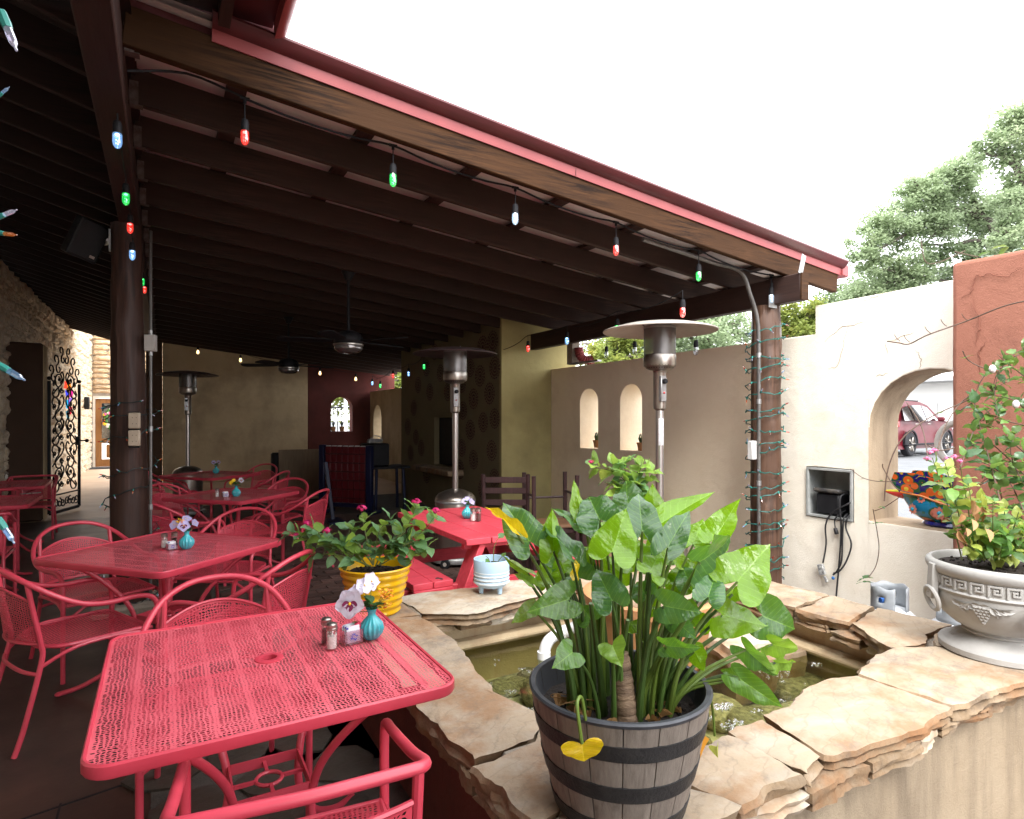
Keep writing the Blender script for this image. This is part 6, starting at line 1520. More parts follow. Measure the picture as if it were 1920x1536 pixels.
b = MB(); b.lathe([(0, 0), (.212, 0), (.218, .004), (.219, .026), (.213, .034), (.170, .056), (.132, .072), (.126, .078), (.133, .083), (.134, .089), (.128, .094), (.128, .098)], 60); b.build('pedestal', m['urn'], urn)
PRF = [(.128, .098), (.165, .115), (.205, .150), (.232, .195), (.243, .235), (.244, .258), (.250, .262), (.253, .268), (.250, .274), (.246, .276), (.247, .328), (.252, .330), (.258, .338), (.264, .350), (.266, .362), (.262, .374), (.254, .381), (.243, .382), (.236, .375), (.232, .35), (.22, .33)]
b = MB(); b.lathe(PRF, 72); b.build('bowl', m['urn'], urn)
key = [(0, 0), (0, .040), (.040, .040), (.040, .012), (.018, .012), (.018, .026), (.028, .026)]
def cyl(a, z, r=.2495): return Vector((r*cos(a), r*sin(a), z))
K0 = 26
for k in range(K0):
    a0 = 2*pi*k/K0; b = MB()
    for (p0, p1) in zip(key[:-1], key[1:]):
        n = 3 if p0[1] == p1[1] else 1
        for i in range(n):
            q0 = (p0[0]+(p1[0]-p0[0])*i/n, p0[1]+(p1[1]-p0[1])*i/n); q1 = (p0[0]+(p1[0]-p0[0])*(i+1)/n, p0[1]+(p1[1]-p0[1])*(i+1)/n)
            A_, B_ = cyl(a0+q0[0]/.247, .281+q0[1]), cyl(a0+q1[0]/.247, .281+q1[1]); dd = (B_-A_).normalized()*.0035
            b.bar(A_-dd, B_+dd, .008, .008, .0012, up=Vector((cos(a0), sin(a0), 0)))
    b.build('key_motif', m['urn'], urn)
for k in range(4):
    a = radians(-128)+k*pi/2; R = rotm(0, 0, a)
    b = MB(); b.box(R @ Vector((.262, 0, .292)), (.030, .044, .150), R @ rotm(0, -.06, 0), .004); b.build('bracket', m['urn'], urn)
    b = MB(); c = R @ Vector((.254, 0, .215)); b.tube([c+R @ Vector((.012+.012*sin(t), .048*cos(t), .048*sin(t)*1.0)) for t in [2*pi*i/24 for i in range(24)]], .0095, 8, True); b.build('ring_handle', m['urn'], urn)
    a2 = a+pi/4; b = MB(); rr_ = random.Random(k)
    for row, n in enumerate((4, 5, 4, 3, 2, 1)):
        for i in range(n):
            aa = a2+(i-(n-1)/2)*.056+.02; z = .228-row*.0125; r = .2405-max(0, (.225-z))*.34; b.ball((r*cos(aa), r*sin(aa), z), .0095, 8, 5)
    b.build('grape_relief', m['urn'], urn)
    b = MB()
    for s in (-1, 1):
        for j in range(4):
            aa = a2+s*(.13+.055*j); q = cyl(aa, .238-.004*j, .242-.002*j); Rl = frame_of(Vector((cos(aa), sin(aa), -.1))) @ rotm(0, 0, s*(1.2+.35*(j-1.5))+pi); simple_leaf(b, Rl, q+Vector((cos(aa), sin(aa), 0))*.004, .045, .022, .3)
            Rl = frame_of(Vector((cos(aa), sin(aa), -.1))) @ rotm(0, 0, s*(2.2+.35*(j-1.5))); simple_leaf(b, Rl, q+Vector((cos(aa), sin(aa), 0))*.004, .038, .02, .3)
    b.build('vine_relief', m['urn'], urn, smooth=60)
soil(urn, UP, .228, .352)

# ------------------------------------------------------------------ gas cylinders behind the pond
gcol = M('grey_cylinder_paint', (.34, .36, .38), (.26, .28, .30), 8, .45); gwh = M('pale_cylinder_paint', (.62, .64, .66), (.52, .54, .56), 6, .45)
def cylinder(x, y, rz, label):
    t = thing('gas_cylinder', label, 'gas cylinder', (x, y, 0), rz, 'gas cylinders between pond and wall')
    b = MB(); b.lathe([(0, .02), (.10, .02), (.145, .06), (.152, .12), (.152, .25), (.14, .30), (.10, .335), (.05, .345), (0, .347)], 32); b.build('tank_body', gwh, t)
    n = 40; b = MB(); zs = [.335, .358, .380, .400, .415, .44, .465]; vs = []; r = .100
    for i in range(n+1):
        a = .35+(2*pi-.7)*i/n
        for z in zs: vs.append(Vector((r*cos(a), r*sin(a), z+(.012*(.5+.5*sin(i*.8)) if z == .465 else 0))))
    c = len(zs); fs = []
    for i in range(n):
        for j in range(c-1):
            if j in (2, 3) and (i % 10) in (3, 4, 5): continue
            fs.append((i*c+j, (i+1)*c+j, (i+1)*c+j+1, i*c+j+1))
    b.add(vs, fs); o = b.build('collar', gcol, t); sm = o.modifiers.new('thickness', 'SOLIDIFY'); sm.thickness = .004
    b = MB(); b.lathe([(0, .345), (.02, .345), (.02, .39), (.028, .395), (.028, .415), (0, .418)], 12); b.build('valve', m['galv'], t)
    b = MB(); b.tube([(.0, -.02, .385), (.0, -.06, .385)], .016, 8); b.build('valve_cap', plain('valve_blue', (.01, .12, .45), .4), t)
    b = MB(); b.tube([(.02, .0, .385), (.05, -.03, .385)], .013, 8); b.build('valve_plug', plain('valve_red', (.25, .03, .03), .4), t)
    return t
q = ath(1668, 1100, .465); cylinder(q.x, q.y, -2.0, 'gas cylinder with a pierced grey collar showing above the coping against the cream wall')
q = ath(1795, 1122, .465); cylinder(q.x, q.y, -1.2, 'gas cylinder mostly hidden behind the concrete urn')

# ------------------------------------------------------------------ painted ceramic duck planter on the arch sill
def duckmat(nm, base, hi, flo, cen, sc_):
    t = NT(nm); v = t.n('ShaderNodeTexVoronoi'); v.inputs['Scale'].default_value = sc_; t.l(t.tc.outputs['Object'], v.inputs['Vector'])
    c = t.ramp(v.outputs['Distance'], [(0, cen), (.20, cen), (.22, flo), (.46, flo), (.50, (.02, .10, .04)), (.58, (.02, .10, .04)), (.60, base), (.8, hi)], 'CONSTANT'); return t.done(t.pbsdf(c, .14, 0, None, .5, .5))
DK = {'body': duckmat('duck_body_glaze', (.012, .20, .36), (.02, .16, .10), (.62, .20, .12), (.05, .40, .55), 11), 'wing': duckmat('duck_wing_glaze', (.012, .010, .16), (.60, .42, .03), (.70, .12, .02), (.65, .5, .06), 16)}
dq = Vector((XW+.22, 2.30, .703))
duck = thing('ceramic_duck', 'painted ceramic duck planter in blue, orange and yellow glaze on the arch sill', 'planter', dq)
# local: duck faces +Y (towards the left of the photo)
def loft(b, secs, n=20):
    vs = []
    for (y, zc, rx, rz) in secs:
        for i in range(n): a = 2*pi*i/n; vs.append(Vector((rx*cos(a), y, zc+rz*sin(a))))
    b.add(vs, [(k*n+i, k*n+(i+1) % n, (k+1)*n+(i+1) % n, (k+1)*n+i) for k in range(len(secs)-1) for i in range(n)]+[tuple(range(n-1, -1, -1)), tuple((len(secs)-1)*n+i for i in range(n))])
b = MB(); loft(b, [(-.29, .22, .01, .02), (-.25, .19, .06, .07), (-.17, .135, .11, .115), (-.05, .115, .13, .115), (.07, .12, .12, .115), (.15, .145, .09, .10), (.20, .17, .06, .06), (.22, .18, .045, .04)]); b.build('body', DK['body'], duck, smooth=60)
b = MB(); b.lathe([(0, 0), (.09, 0), (.10, .012), (.09, .03)], 24, (0, -.02, 0), fn=lambda r, z, a: (r*(1+.35*abs(sin(a))), z)); b.build('foot_ring', plain('cobalt_glaze', (.012, .012, .14), .15, coat=.4), duck)
b = MB(); loft(b, [(.205, .18, .042, .04), (.25, .178, .034, .028), (.30, .182, .028, .018), (.335, .188, .020, .010), (.352, .190, .008, .004)], 14); bk = b.build('beak', plain('beak_red', (.55, .03, .03), .2, coat=.4), duck)
b = MB(); loft(b, [(.235, .196, .030, .016), (.29, .195, .027, .012), (.33, .193, .020, .008), (.352, .191, .008, .004)], 14); b.build('upper_beak', plain('beak_yellow', (.62, .60, .05), .2, coat=.4), bk)
for s in (-1, 1):
    b = MB(); pl_ = [(.20, .215), (.24, .275), (.22, .325), (.13, .325), (.0, .295), (-.12, .235), (-.19, .17), (-.17, .13), (-.05, .16), (.08, .20)]
    vs = []
    for (y, z) in pl_: vs.append(Vector((s*(.085+.35*max(0, z-.2)*.5), y, z)))
    for (y, z) in pl_: vs.append(Vector((s*(.115+.35*max(0, z-.2)*.5), y, z)))
    n = len(pl_); b.add(vs, [tuple(range(n)), tuple(range(2*n-1, n-1, -1))]+[(i, (i+1) % n, n+(i+1) % n, n+i) for i in range(n)]); o = b.build('wing', DK['wing'], duck, smooth=0); modifier_bevel(o, .012, 3, 30)
    b = MB(); b.tube([(s*.118, y, z-.012) for y, z in ((-.17, .14), (-.05, .165), (.08, .205), (.20, .218))], .007, 6); b.build('wing_edge', plain('orange_line' , (.7, .2, .02), .2), duck)
fw = plain('duck_petal', (.66, .22, .16), .2, coat=.3); fcn = plain('duck_flower_centre', (.02, .32, .48), .2)
for (y, z, r) in ((.08, .175, .032), (.13, .10, .036), (-.03, .095, .042), (-.15, .12, .036)):
    k = 1-((z-.115)/.118)**2; x = -.128*sqrt(max(.1, k))*(1-.55*max(0, (abs(y)-.06)/.2)); nrm = Vector((-1, .8*y/.2 if y > .05 else (.5*y/.2), (z-.115)*4)).normalized(); F = frame_of(nrm)
    b = MB()
    for j in range(9): petal_mb(b, F @ rotm(0, 0, 2*pi*j/9), Vector((x, y, z))+nrm*.004, r*.30, r, .05, .0, j)
    o = b.build('painted_flower', fw, duck, smooth=60)
    b = MB(); b.ball(Vector((x, y, z))+nrm*.005, (r*.35,)*3, 8, 5); b.build('flower_centre', fcn, o)
duck.rotation_euler.z = 0.05; duck.scale = (1.15, 1.15, 1.12)
t_ = thing('white_ring', 'white plastic tube ring leaning in the arch by the terracotta wall', 'ring', (XW+.22, 2.0, .95))
q = atx(1800, 832, XW+.15); b = MB(); b.tube([(q.x, q.y+.14*cos(a), q.z+.15*sin(a)) for a in [2*pi*i/36 for i in range(36)]], .024, 12, True); b.build('tube', plain('white_tube', (.60, .58, .54), .4), t_, world=True)
b = MB(); b.lathe([(0, 0), (.03, 0), (.03, .09), (0, .09)], 12, (q.x, q.y, .702)); b.build('stand', plain('white_stand', (.6, .58, .54), .4), t_, world=True)
# ------------------------------------------------------------------ elephant ear plant
def earmat(name, top, under, trans=.4, edge=None, rough=.23):
    t = NT(name); geo = t.n('ShaderNodeNewGeometry'); oi = t.n('ShaderNodeObjectInfo')
    sx = t.n('ShaderNodeSeparateXYZ'); t.l(t.tc.outputs['Object'], sx.inputs[0])
    def mth(op, a, b=None):
        q = t.n('ShaderNodeMath', operation=op)
        for i, x in enumerate((a, b)):
            if x is None: continue
            if hasattr(x, 'links'): t.l(x, q.inputs[i])
            else: q.inputs[i].default_value = x
        return q.outputs[0]
    ax = mth('ABSOLUTE', sx.outputs[0]); c = mth('SUBTRACT', sx.outputs[1], mth('MULTIPLY', ax, .55))
    fr = mth('PINGPONG', mth('ADD', c, .03), .065); vein = mth('LESS_THAN', fr, .0042)
    mid = mth('LESS_THAN', ax, .010); vv = mth('MAXIMUM', vein, mid)
    n = t.noise(3.2, 5)
    tc_ = t.ramp(n, [(.3, top), (.7, tuple(x*.68 for x in top))]); uc = t.ramp(n, [(.3, under), (.7, tuple(x*.78 for x in under))])
    col = t.mix(geo.outputs['Backfacing'], tc_, uc)
    col = t.mix(mth('MULTIPLY', vv, .45), col, tuple(min(1, x*1.5+.06) for x in under))
    hs = t.n('ShaderNodeHueSaturation'); mr = t.n('ShaderNodeMapRange'); mr.inputs[3].default_value = .75; mr.inputs[4].default_value = 1.25
    t.l(oi.outputs['Random'], mr.inputs[0]); t.l(mr.outputs[0], hs.inputs['Value']); t.l(col, hs.inputs['Color']); col = hs.outputs[0]
    if edge:
        d = mth('ADD', sx.outputs[1], mth('MULTIPLY', t.noise(5, 4), .5)); col = t.mix(t.ramp(d, [(1.10, (0, 0, 0)), (1.32, (1, 1, 1))]), col, edge)
    b0 = t.bump(fr, .25, .02); nrm = t.bump(t.noise(7, 3), .18, .02, b0)
    p = t.pbsdf(col, rough, 0, nrm, .75)
    tr = t.n('ShaderNodeBsdfTranslucent'); t.l(t.mix(.75, col, tuple(min(1, x*1.6) for x in under)), tr.inputs[0])
    ms = t.n('ShaderNodeMixShader'); ms.inputs[0].default_value = trans; t.l(p.outputs[0], ms.inputs[1]); t.l(tr.outputs[0], ms.inputs[2]); return t.done(ms)
EM = {'g': earmat('elephant_ear_leaf', (.085, .200, .035), (.19, .37, .008), .44, (.42, .46, .02)), 'd': earmat('deep_elephant_ear_leaf', (.062, .165, .048), (.17, .35, .012), .36),
      'l': earmat('light_elephant_ear_leaf', (.20, .36, .05), (.25, .42, .015), .42, (.50, .47, .05)), 'y': earmat('yellow_elephant_ear_leaf', (.72, .48, .01), (.75, .50, .01), .4)}
OUT = [(0, 1.0), (.022, .955), (.075, .885), (.165, .77), (.27, .62), (.365, .455), (.43, .285), (.468, .11), (.47, -.04), (.44, -.165), (.375, -.25), (.285, -.285), (.195, -.265), (.11, -.19), (.05, -.09), (.012, -.02)]
def earmesh(fold, curl, wave, seed, mat, cup=0):
    ring = [Vector((x, y, 0)) for x, y in OUT]+[Vector((-x, y, 0)) for x, y in OUT[:0:-1]]
    n = len(ring); R_ = 8; vs = [Vector((0, 0, 0))]
    def df(p, t):
        x, y = p.x, p.y; z = fold*abs(x)*(1-.25*abs(x))-curl*max(0, y)**2*.9-curl*.5*min(0, y)**2*2+cup*(x*x)
        z += wave*t*t*sin(y*11+seed*1.7+(2.1 if x > 0 else 0))*min(1, abs(x)*5)+.05*nz((x*2.2+seed*3, y*2.2, seed))
        yy = y-(.10*curl*max(0, y)**3); return Vector((x*(1-.25*fold*fold), yy, z))
    for k in range(1, R_+1):
        t = k/R_
        for p in ring: vs.append(df(p*t, t))
    fs = [(0, 1+i, 1+(i+1) % n) for i in range(n)]
    for k in range(R_-1):
        for i in range(n): a = 1+k*n; fs.append((a+i, a+n+i, a+n+(i+1) % n, a+(i+1) % n))
    b = MB(); b.add(vs, [f[::-1] for f in fs]); return steal(b.build('leaf', mat, smooth=180))
EMS = {k: [earmesh(f, c, w_, i, EM[k]) for i, (f, c, w_) in enumerate(((.14, .22, .06), (.26, .16, .08), (.08, .34, .07), (.42, .3, .09), (.16, .06, .075)))] for k in EM}
DC = .4955*BP.x+.8686*BP.y
ear = thing('elephant_ear_plant', 'lush elephant ear plant with big arrow shaped leaves growing in the barrel planter', 'plant', BP)
stalk = leafmat('leaf_stalk', (.125, .19, .030), (.14, .21, .03), .35, .12)
stalkd = leafmat('dark_leaf_stalk', (.060, .110, .022), (.07, .12, .022), .35, .1)
rr_ = random.Random(12)
def ear_leaf(bx, by, tx, ty, wpx, side=1, db=0, dt=0, roll=0, mat='g', var=None, zoom=True, root=None, stem=True, thick=1):
    s = (lambda x, y: (900+x/3, 860+y/3)) if zoom else (lambda x, y: (x, y))
    B = dep(*s(bx, by), DC+db); T = dep(*s(tx, ty), DC+dt); ax = T-B; L = ax.length; y = ax.normalized()
    V = ((B+T)/2-Vector((0, 0, EYE))).normalized(); n0 = (-V+y*V.dot(y)).normalized()*side
    x = y.cross(n0).normalized(); Rr = Matrix.Rotation(radians(roll), 3, y); n0 = Rr @ n0; x = Rr @ x
    Wd = wpx/(3 if zoom else 1)*(DC+db)/FPX/max(.35, cos(radians(roll)))/.74
    Mx = Matrix((x*Wd, y*L, n0*(L+Wd)*.5)).transposed()
    v = rr_.randrange(5) if var is None else var
    put(EMS[mat][v], 'leaf', ear, B-BP, Mx)
    if not stem: return
    zs = .222
    if root is None:
        d = (B-BP); d.z = 0; dl = d.length; a = atan2(d.y, d.x)+rr_.uniform(-.35, .35); rd_ = min(.13, .03+dl*.28+rr_.uniform(0, .03)); root_ = Vector((rd_*cos(a), rd_*sin(a), zs))
    else: root_ = Vector(root)
    E = B-BP; h = E-root_; lean = Vector((h.x, h.y, 0))
    P = smooth_path([root_, root_+lean*.10+Vector((0, 0, h.z*.30)), root_+lean*.42+Vector((0, 0, h.z*.68)), E-(y*.0)+Vector((0, 0, -.002))], 5)
    r0 = rr_.uniform(.0065, .0108)*thick; N = len(P)-1
    b = MB(); b.tube(P, [r0*(1-.62*(i/N))+(.005*thick if i == 0 else 0) for i in range(N+1)], 8); b.build('stalk', stalk if rr_.random() < .6 else stalkd, ear, label=None)
EL = [  # base x, y, tip x, y, width, side, depth base, depth tip, roll, kind, variant
 (200, 402, 20, 232, 46, 1, .02, .10, 35, 'y', 3), (275, 462, 122, 216, 178, 1, .02, .10, 12, 'd', 0), (415, 517, 400, 290, 128, -1, -.02, .06, 10, 'g', 1),
 (512, 543, 350, 312, 84, 1, -.04, .05, 45, 'd', 3), (640, 425, 405, 256, 84, 1, .08, .16, 40, 'd', 1), (588, 345, 513, 126, 84, -1, .12, .18, 35, 'g', 1),
 (672, 340, 592, 170, 196, 1, .05, .18, 0, 'd', 0), (838, 268, 800, 76, 148, 1, .10, .20, -14, 'd', 2), (912, 405, 893, 158, 176, 1, -.02, .08, 8, 'd', 0),
 (745, 522, 822, 282, 215, -1, -.08, -.02, 0, 'g', 4), (985, 385, 968, 138, 158, -1, .16, .20, 8, 'g', 4), (1000, 378, 1290, 186, 130, -1, .04, .16, 22, 'g', 1),
 (1058, 495, 1186, 266, 138, 1, -.06, .02, -12, 'd', 1), (1330, 445, 1436, 236, 150, -1, .08, .14, 18, 'g', 3), (1236, 578, 1458, 446, 150, 1, -.02, .10, 48, 'd', 1),
 (1448, 690, 1628, 486, 258, -1, -.02, .04, 0, 'g', 4), (1285, 775, 1335, 620, 142, 1, -.06, .02, 0, 'd', 0), (1360, 878, 1592, 945, 190, -1, -.02, .02, -14, 'g', 1),
 (1590, 885, 1804, 972, 205, 1, .06, .06, 0, 'd', 0), (1642, 1042, 1816, 1094, 100, 1, .04, .10, 30, 'l', 1), (1660, 1145, 1806, 1170, 66, 1, .02, .06, 38, 'l', 3),
 (1495, 1072, 1686, 1254, 96, 1, -.02, .02, 28, 'd', 1), (1462, 1240, 1728, 1428, 118, 1, -.04, -.04, 12, 'g', 0), (1445, 1222, 1345, 1178, 56, 1, -.02, .02, 30, 'g', 1),
 (1035, 828, 1252, 872, 150, 1, -.10, -.14, 6, 'd', 0), (1095, 905, 1205, 1012, 112, 1, -.05, -.10, 10, 'd', 2), (1050, 1052, 1242, 1078, 88, 1, -.12, -.16, 36, 'd', 1),
 (1205, 1082, 1272, 1206, 88, -1, -.05, -.10, 20, 'g', 1), (742, 795, 640, 594, 165, 1, -.12, -.04, 0, 'd', 0), (500, 790, 276, 862, 165, 1, -.04, -.10, 0, 'g', 0),
 (298, 838, 178, 912, 78, 1, .0, -.04, 18, 'l', 2), (520, 1090, 428, 1162, 135, 1, -.14, -.19, 0, 'g', 2), (745, 1052, 790, 1162, 128, 1, -.16, -.22, 10, 'l', 1),
 (958, 640, 992, 552, 140, -1, -.05, .02, 15, 'g', 2), (560, 672, 478, 545, 158, 1, .06, .12, 0, 'd', 0), (540, 658, 548, 540, 36, -1, .0, .05, 30, 'y', 3),
 (272, 640, 122, 556, 44, -1, .04, .08, 25, 'l', 3), (290, 704, 176, 628, 42, 1, .02, .06, 30, 'l', 3),
 (1150, 690, 1190, 560, 150, -1, .14, .20, 0, 'g', 4), (1010, 590, 960, 480, 170, -1, .14, .20, 10, 'g', 4), (1200, 480, 1250, 350, 150, -1, .14, .2, 0, 'g', 1), (1240, 640, 1120, 640, 120, 1, .2, .24, 0, 'l', 2),
 (790, 640, 670, 540, 110, -1, .14, .2, 15, 'g', 1), (850, 640, 760, 570, 130, -1, .18, .22, 0, 'g', 4), (1120, 760, 1060, 660, 130, -1, .12, .18, 0, 'g', 1), (1400, 800, 1350, 740, 120, 1, .16, .2, 0, 'l', 0),
 (950, 830, 1010, 880, 110, -1, .15, .12, 0, 'g', 1), (1120, 420, 1050, 330, 130, -1, .2, .24, 0, 'g', 4), (430, 560, 320, 490, 130, 1, .12, .18, 10, 'd', 0), (1420, 760, 1460, 790, 90, -1, .05, .05, 10, 'g', 2),
 (620, 900, 560, 810, 120, 1, -.02, .02, 0, 'g', 2), (880, 980, 930, 900, 110, -1, .02, .04, 0, 'g', 4), (700, 700, 760, 640, 130, -1, .06, .08, 0, 'g', 4), (1150, 850, 1230, 960, 120, 1, .06, .04, 10, 'g', 0), (1260, 700, 1200, 600, 130, -1, .1, .12, 10, 'g', 4), (930, 760, 870, 680, 120, 1, .02, .06, 0, 'd', 0), (380, 700, 340, 600, 110, -1, .08, .12, 10, 'g', 2), (1480, 900, 1540, 860, 110, 1, .1, .14, 10, 'g', 0),
 (640, 560, 560, 500, 130, -1, .10, .14, 10, 'g', 4), (890, 560, 860, 440, 150, -1, .12, .16, 0, 'g', 4), (1080, 560, 1130, 470, 140, -1, .12, .16, 10, 'l', 4), (1180, 700, 1130, 590, 120, 1, .08, .12, 0, 'd', 0), (1010, 720, 960, 650, 110, -1, .1, .12, 0, 'g', 1), (1300, 560, 1250, 480, 140, -1, .12, .16, 0, 'g', 4), (480, 640, 440, 540, 130, -1, .08, .12, 0, 'g', 1), (1240, 930, 1320, 900, 100, -1, .08, .06, 0, 'g', 4),
 (1330, 640, 1370, 600, 120, -1, .14, .18, 0, 'g', 4), (700, 420, 760, 350, 110, -1, .2, .24, 0, 'g', 4)]
for q in EL: ear_leaf(*q[:5], q[5], q[6], q[7], q[8], q[9], q[10])
# bare stalks that fill the heart of the clump
for k in range(4):
    a = rr_.uniform(0, 2*pi); r0 = rr_.uniform(.02, .11); r1 = r0+rr_.uniform(.02, .16); h = rr_.uniform(.14, .42)
    P = smooth_path([(r0*cos(a), r0*sin(a), .222), ((r0*.8+r1*.2)*cos(a), (r0*.8+r1*.2)*sin(a), .222+h*.4), (r1*cos(a+.2), r1*sin(a+.2), .222+h)], 5); N = len(P)-1
    b = MB(); b.tube(P, [.012*(1-.6*i/N) for i in range(N+1)], 8); b.build('stalk', stalkd if k % 2 else stalk, ear)
# ringed stem, dry sheaths and the hanging yellow leaf
tk = M('ringed_stem', (.26, .17, .10), (.085, .05, .03), 9, .7, bump=.6, bscale=40, stretch=(1, 1, 5))
A_, B_ = dep(1176, 1362, DC-.07)-BP, dep(1163, 1224, DC-.05)-BP; A_.z = .215
P = [A_.lerp(B_, i/26) for i in range(27)]
b = MB(); b.tube(P, [(.033-.011*i/26)*(1+.025*sin(i*2.4)+.03*sin(i*.9))-(.0018 if i % 5 == 0 else 0) for i in range(27)], 16); b.build('stem', tk, ear)
dry = leafmat('dry_brown_leaf', (.24, .125, .04), (.28, .16, .06), .7, .15)
for k, (px, py) in enumerate(((1048, 1325), (1080, 1345), (1100, 1355), (1240, 1345), (1262, 1335), (1150, 1362), (1225, 1358))):
    q = ath(px, py, BP.z+.232)-BP; b = MB()
    for j in range(3): simple_leaf(b, rotm(0, 0, rr_.uniform(0, 6)) @ rotm(rr_.uniform(.1, .9), rr_.uniform(-.5, .5), 0), q+Vector((rr_.uniform(-.01, .01), rr_.uniform(-.01, .01), .002)), rr_.uniform(.02, .042), .02, .7)
    b.build('dry_leaf', dry, ear, smooth=60)
for k in range(8):
    q = ath(rr_.uniform(1040, 1290), rr_.uniform(1325, 1345), BP.z+.232)-BP
    b = MB(); b.tube(smooth_path([q+Vector((rr_.uniform(-.05, .05), rr_.uniform(-.03, .03), rr_.uniform(.003, .04))) for j in range(4)], 5), .0014, 5); b.build('dry_root', dry, ear)
q = smooth_path([dep(1098, 1350, DC-.205)-BP, dep(1090, 1308, DC-.22)-BP, dep(1082, 1320, DC-.25)-BP, dep(1086, 1360, DC-.262)-BP, dep(1091, 1394, DC-.262)-BP], 5)
b = MB(); b.tube(q, .0042, 7); b.build('stalk', stalk, ear)
ear_leaf(1091, 1396, 1096, 1432, 64, 1, -.262, -.27, 0, 'y', 1, False, None, False); 
b = MB(); q = dep(1330, 1386, DC+.07)-BP
for j in range(2): simple_leaf(b, rotm(0, 0, .5+j) @ rotm(-.9+j*.4, .6, 0), q, .07, .035, .8)
b.build('dry_leaf', leafmat('rusty_leaf', (.42, .16, .015), (.5, .22, .02), .5, .3), ear, smooth=60)
b = MB(); q = dep(1345, 1400, DC+.05)-BP; simple_leaf(b, rotm(0, 0, -.4) @ rotm(-.8, -.4, 0), q, .08, .03, .6); b.build('curled_leaf', leafmat('curled_green_leaf', (.30, .34, .05), (.34, .38, .06), .5, .3), ear, smooth=60)
q = [dep(*p_, DC+d_)-BP for p_, d_ in (((1328, 1290), .05), ((1336, 1330), .08), ((1340, 1380), .08))]
b = MB(); b.tube(smooth_path(q, 4), .0035, 6); b.build('stalk', stalk, ear)

# ------------------------------------------------------------------ leafy flowering plants
def ovate(seed, mat, ser=0):
    vs = []; n = 9
    for i in range(n+1):
        t = i/n; w_ = .36*sin(pi*min(1, t**.8))**.85*(1-.25*t)+.004
        for s in (-1, -.55, 0, .55, 1):
            vs.append(Vector((s*w_*(1+ser*(i % 2)*abs(s)), t, .18*abs(s)*w_-.22*t*t+.03*sin(t*13+s*2+seed)*abs(s))))
    b = MB(); b.add(vs, [(i*5+j, i*5+j+1, (i+1)*5+j+1, (i+1)*5+j) for i in range(n) for j in range(4)]); return steal(b.build('leaf', mat, smooth=180))
def leafset(nm, *cols, rough=.38, trans=.35): return [ovate(i, leafmat('%s_%s' % (nm, 'abcdef'[i]), c[0], c[1], rough, trans), .06) for i, c in enumerate(cols)]
lan = leafset('penta_leaf', ((.15, .29, .125), (.24, .40, .11)), ((.11, .23, .10), (.21, .35, .10)), ((.20, .33, .06), (.28, .42, .07)))
urnl = leafset('urn_leaf', ((.15, .29, .055), (.24, .38, .06)), ((.085, .19, .045), (.18, .30, .05)), ((.30, .36, .07), (.36, .40, .08)))
jas = leafset('jasmine_leaf', ((.050, .125, .040), (.13, .22, .06)), ((.11, .205, .045), (.19, .30, .06)), rough=.22, trans=.25)
stemm = M('plant_stem', (.16, .20, .06), (.10, .11, .04), 20, .6); twig = M('vine_twig', (.11, .065, .045), (.07, .045, .03), 20, .7)
magm = M('magenta_petal', (.55, .012, .12), (.45, .01, .10), 30, .5); pinkm = M('pink_petal', (.70, .20, .36), (.60, .12, .28), 30, .5)
def flower_head(t, c, r, mat, n=34, seed=0):
    rr2 = random.Random(seed); b = MB()
    for k in range(n):
        a, e = rr2.uniform(0, 2*pi), rr2.uniform(.15, 1.5); d = Vector((cos(a)*cos(e), sin(a)*cos(e), sin(e)*.8)); F = frame_of(d)
        for j in range(5): simple_leaf(b, F @ rotm(0, 0, 2*pi*j/5), c+d*r*rr2.uniform(.75, 1.05), r*.24, r*.2, -.1)
    b.ball(c, r*.4, 8, 5); b.build('flower_head', mat, t, world=True, smooth=60)
def foliage(t, paths, depth, meshes, size, step, rng, stem=stemm, sr=.0035, skip=.25, up=.5, droop=.3, tipn=4):
    O = ORG[t]
    for P in paths:
        pts = [dep(p[0], p[1], depth+(p[2] if len(p) > 2 else 0)) for p in P]; S = smooth_path(pts, 6); N = len(S)-1
        b = MB(); b.tube(S, [sr*(1-.6*i/N) for i in range(N+1)], 6); b.build('stem', stem, t, world=True)
        L = [0]
        for i in range(N): L.append(L[-1]+(S[i+1]-S[i]).length)
        d = L[-1]*skip; k = 0
        while d <= L[-1]+1e-6:
            i = max(j for j in range(N+1) if L[j] <= d+1e-9); p = S[i]; tan = (S[min(N, i+1)]-S[max(0, i-1)]).normalized()
            last = d+step > L[-1]; cnt = tipn if last else 2
            a0 = k*pi/2+rng.uniform(-.5, .5); F = frame_of(tan)
            for j in range(cnt):
                a = a0+2*pi*j/cnt; out = F.col[0]*cos(a)+F.col[1]*sin(a); dr = (out+tan*rng.uniform(.1, .8)+Vector((0, 0, up*rng.uniform(-.6, 1)))).normalized()
                nrm = (Vector((0, 0, 1))+out*.2+Vector((rng.uniform(-.5, .5), rng.uniform(-.7, .2), 0))); nrm = (nrm-dr*nrm.dot(dr)).normalized(); x = dr.cross(nrm)
                s = size*rng.uniform(.65, 1.2)*(.8 if last else 1); put(rng.choice(meshes), 'leaf', t, p-O+dr*.006, Matrix((x*s, dr*s, nrm*s)).transposed())
            d += step*rng.uniform(.8, 1.2); k += 1
r1 = random.Random(31)
lp = thing('flowering_plant', 'leafy plant with magenta flower heads growing in the glossy yellow pot', 'plant', YP)
D = .4955*YP.x+.8686*YP.y
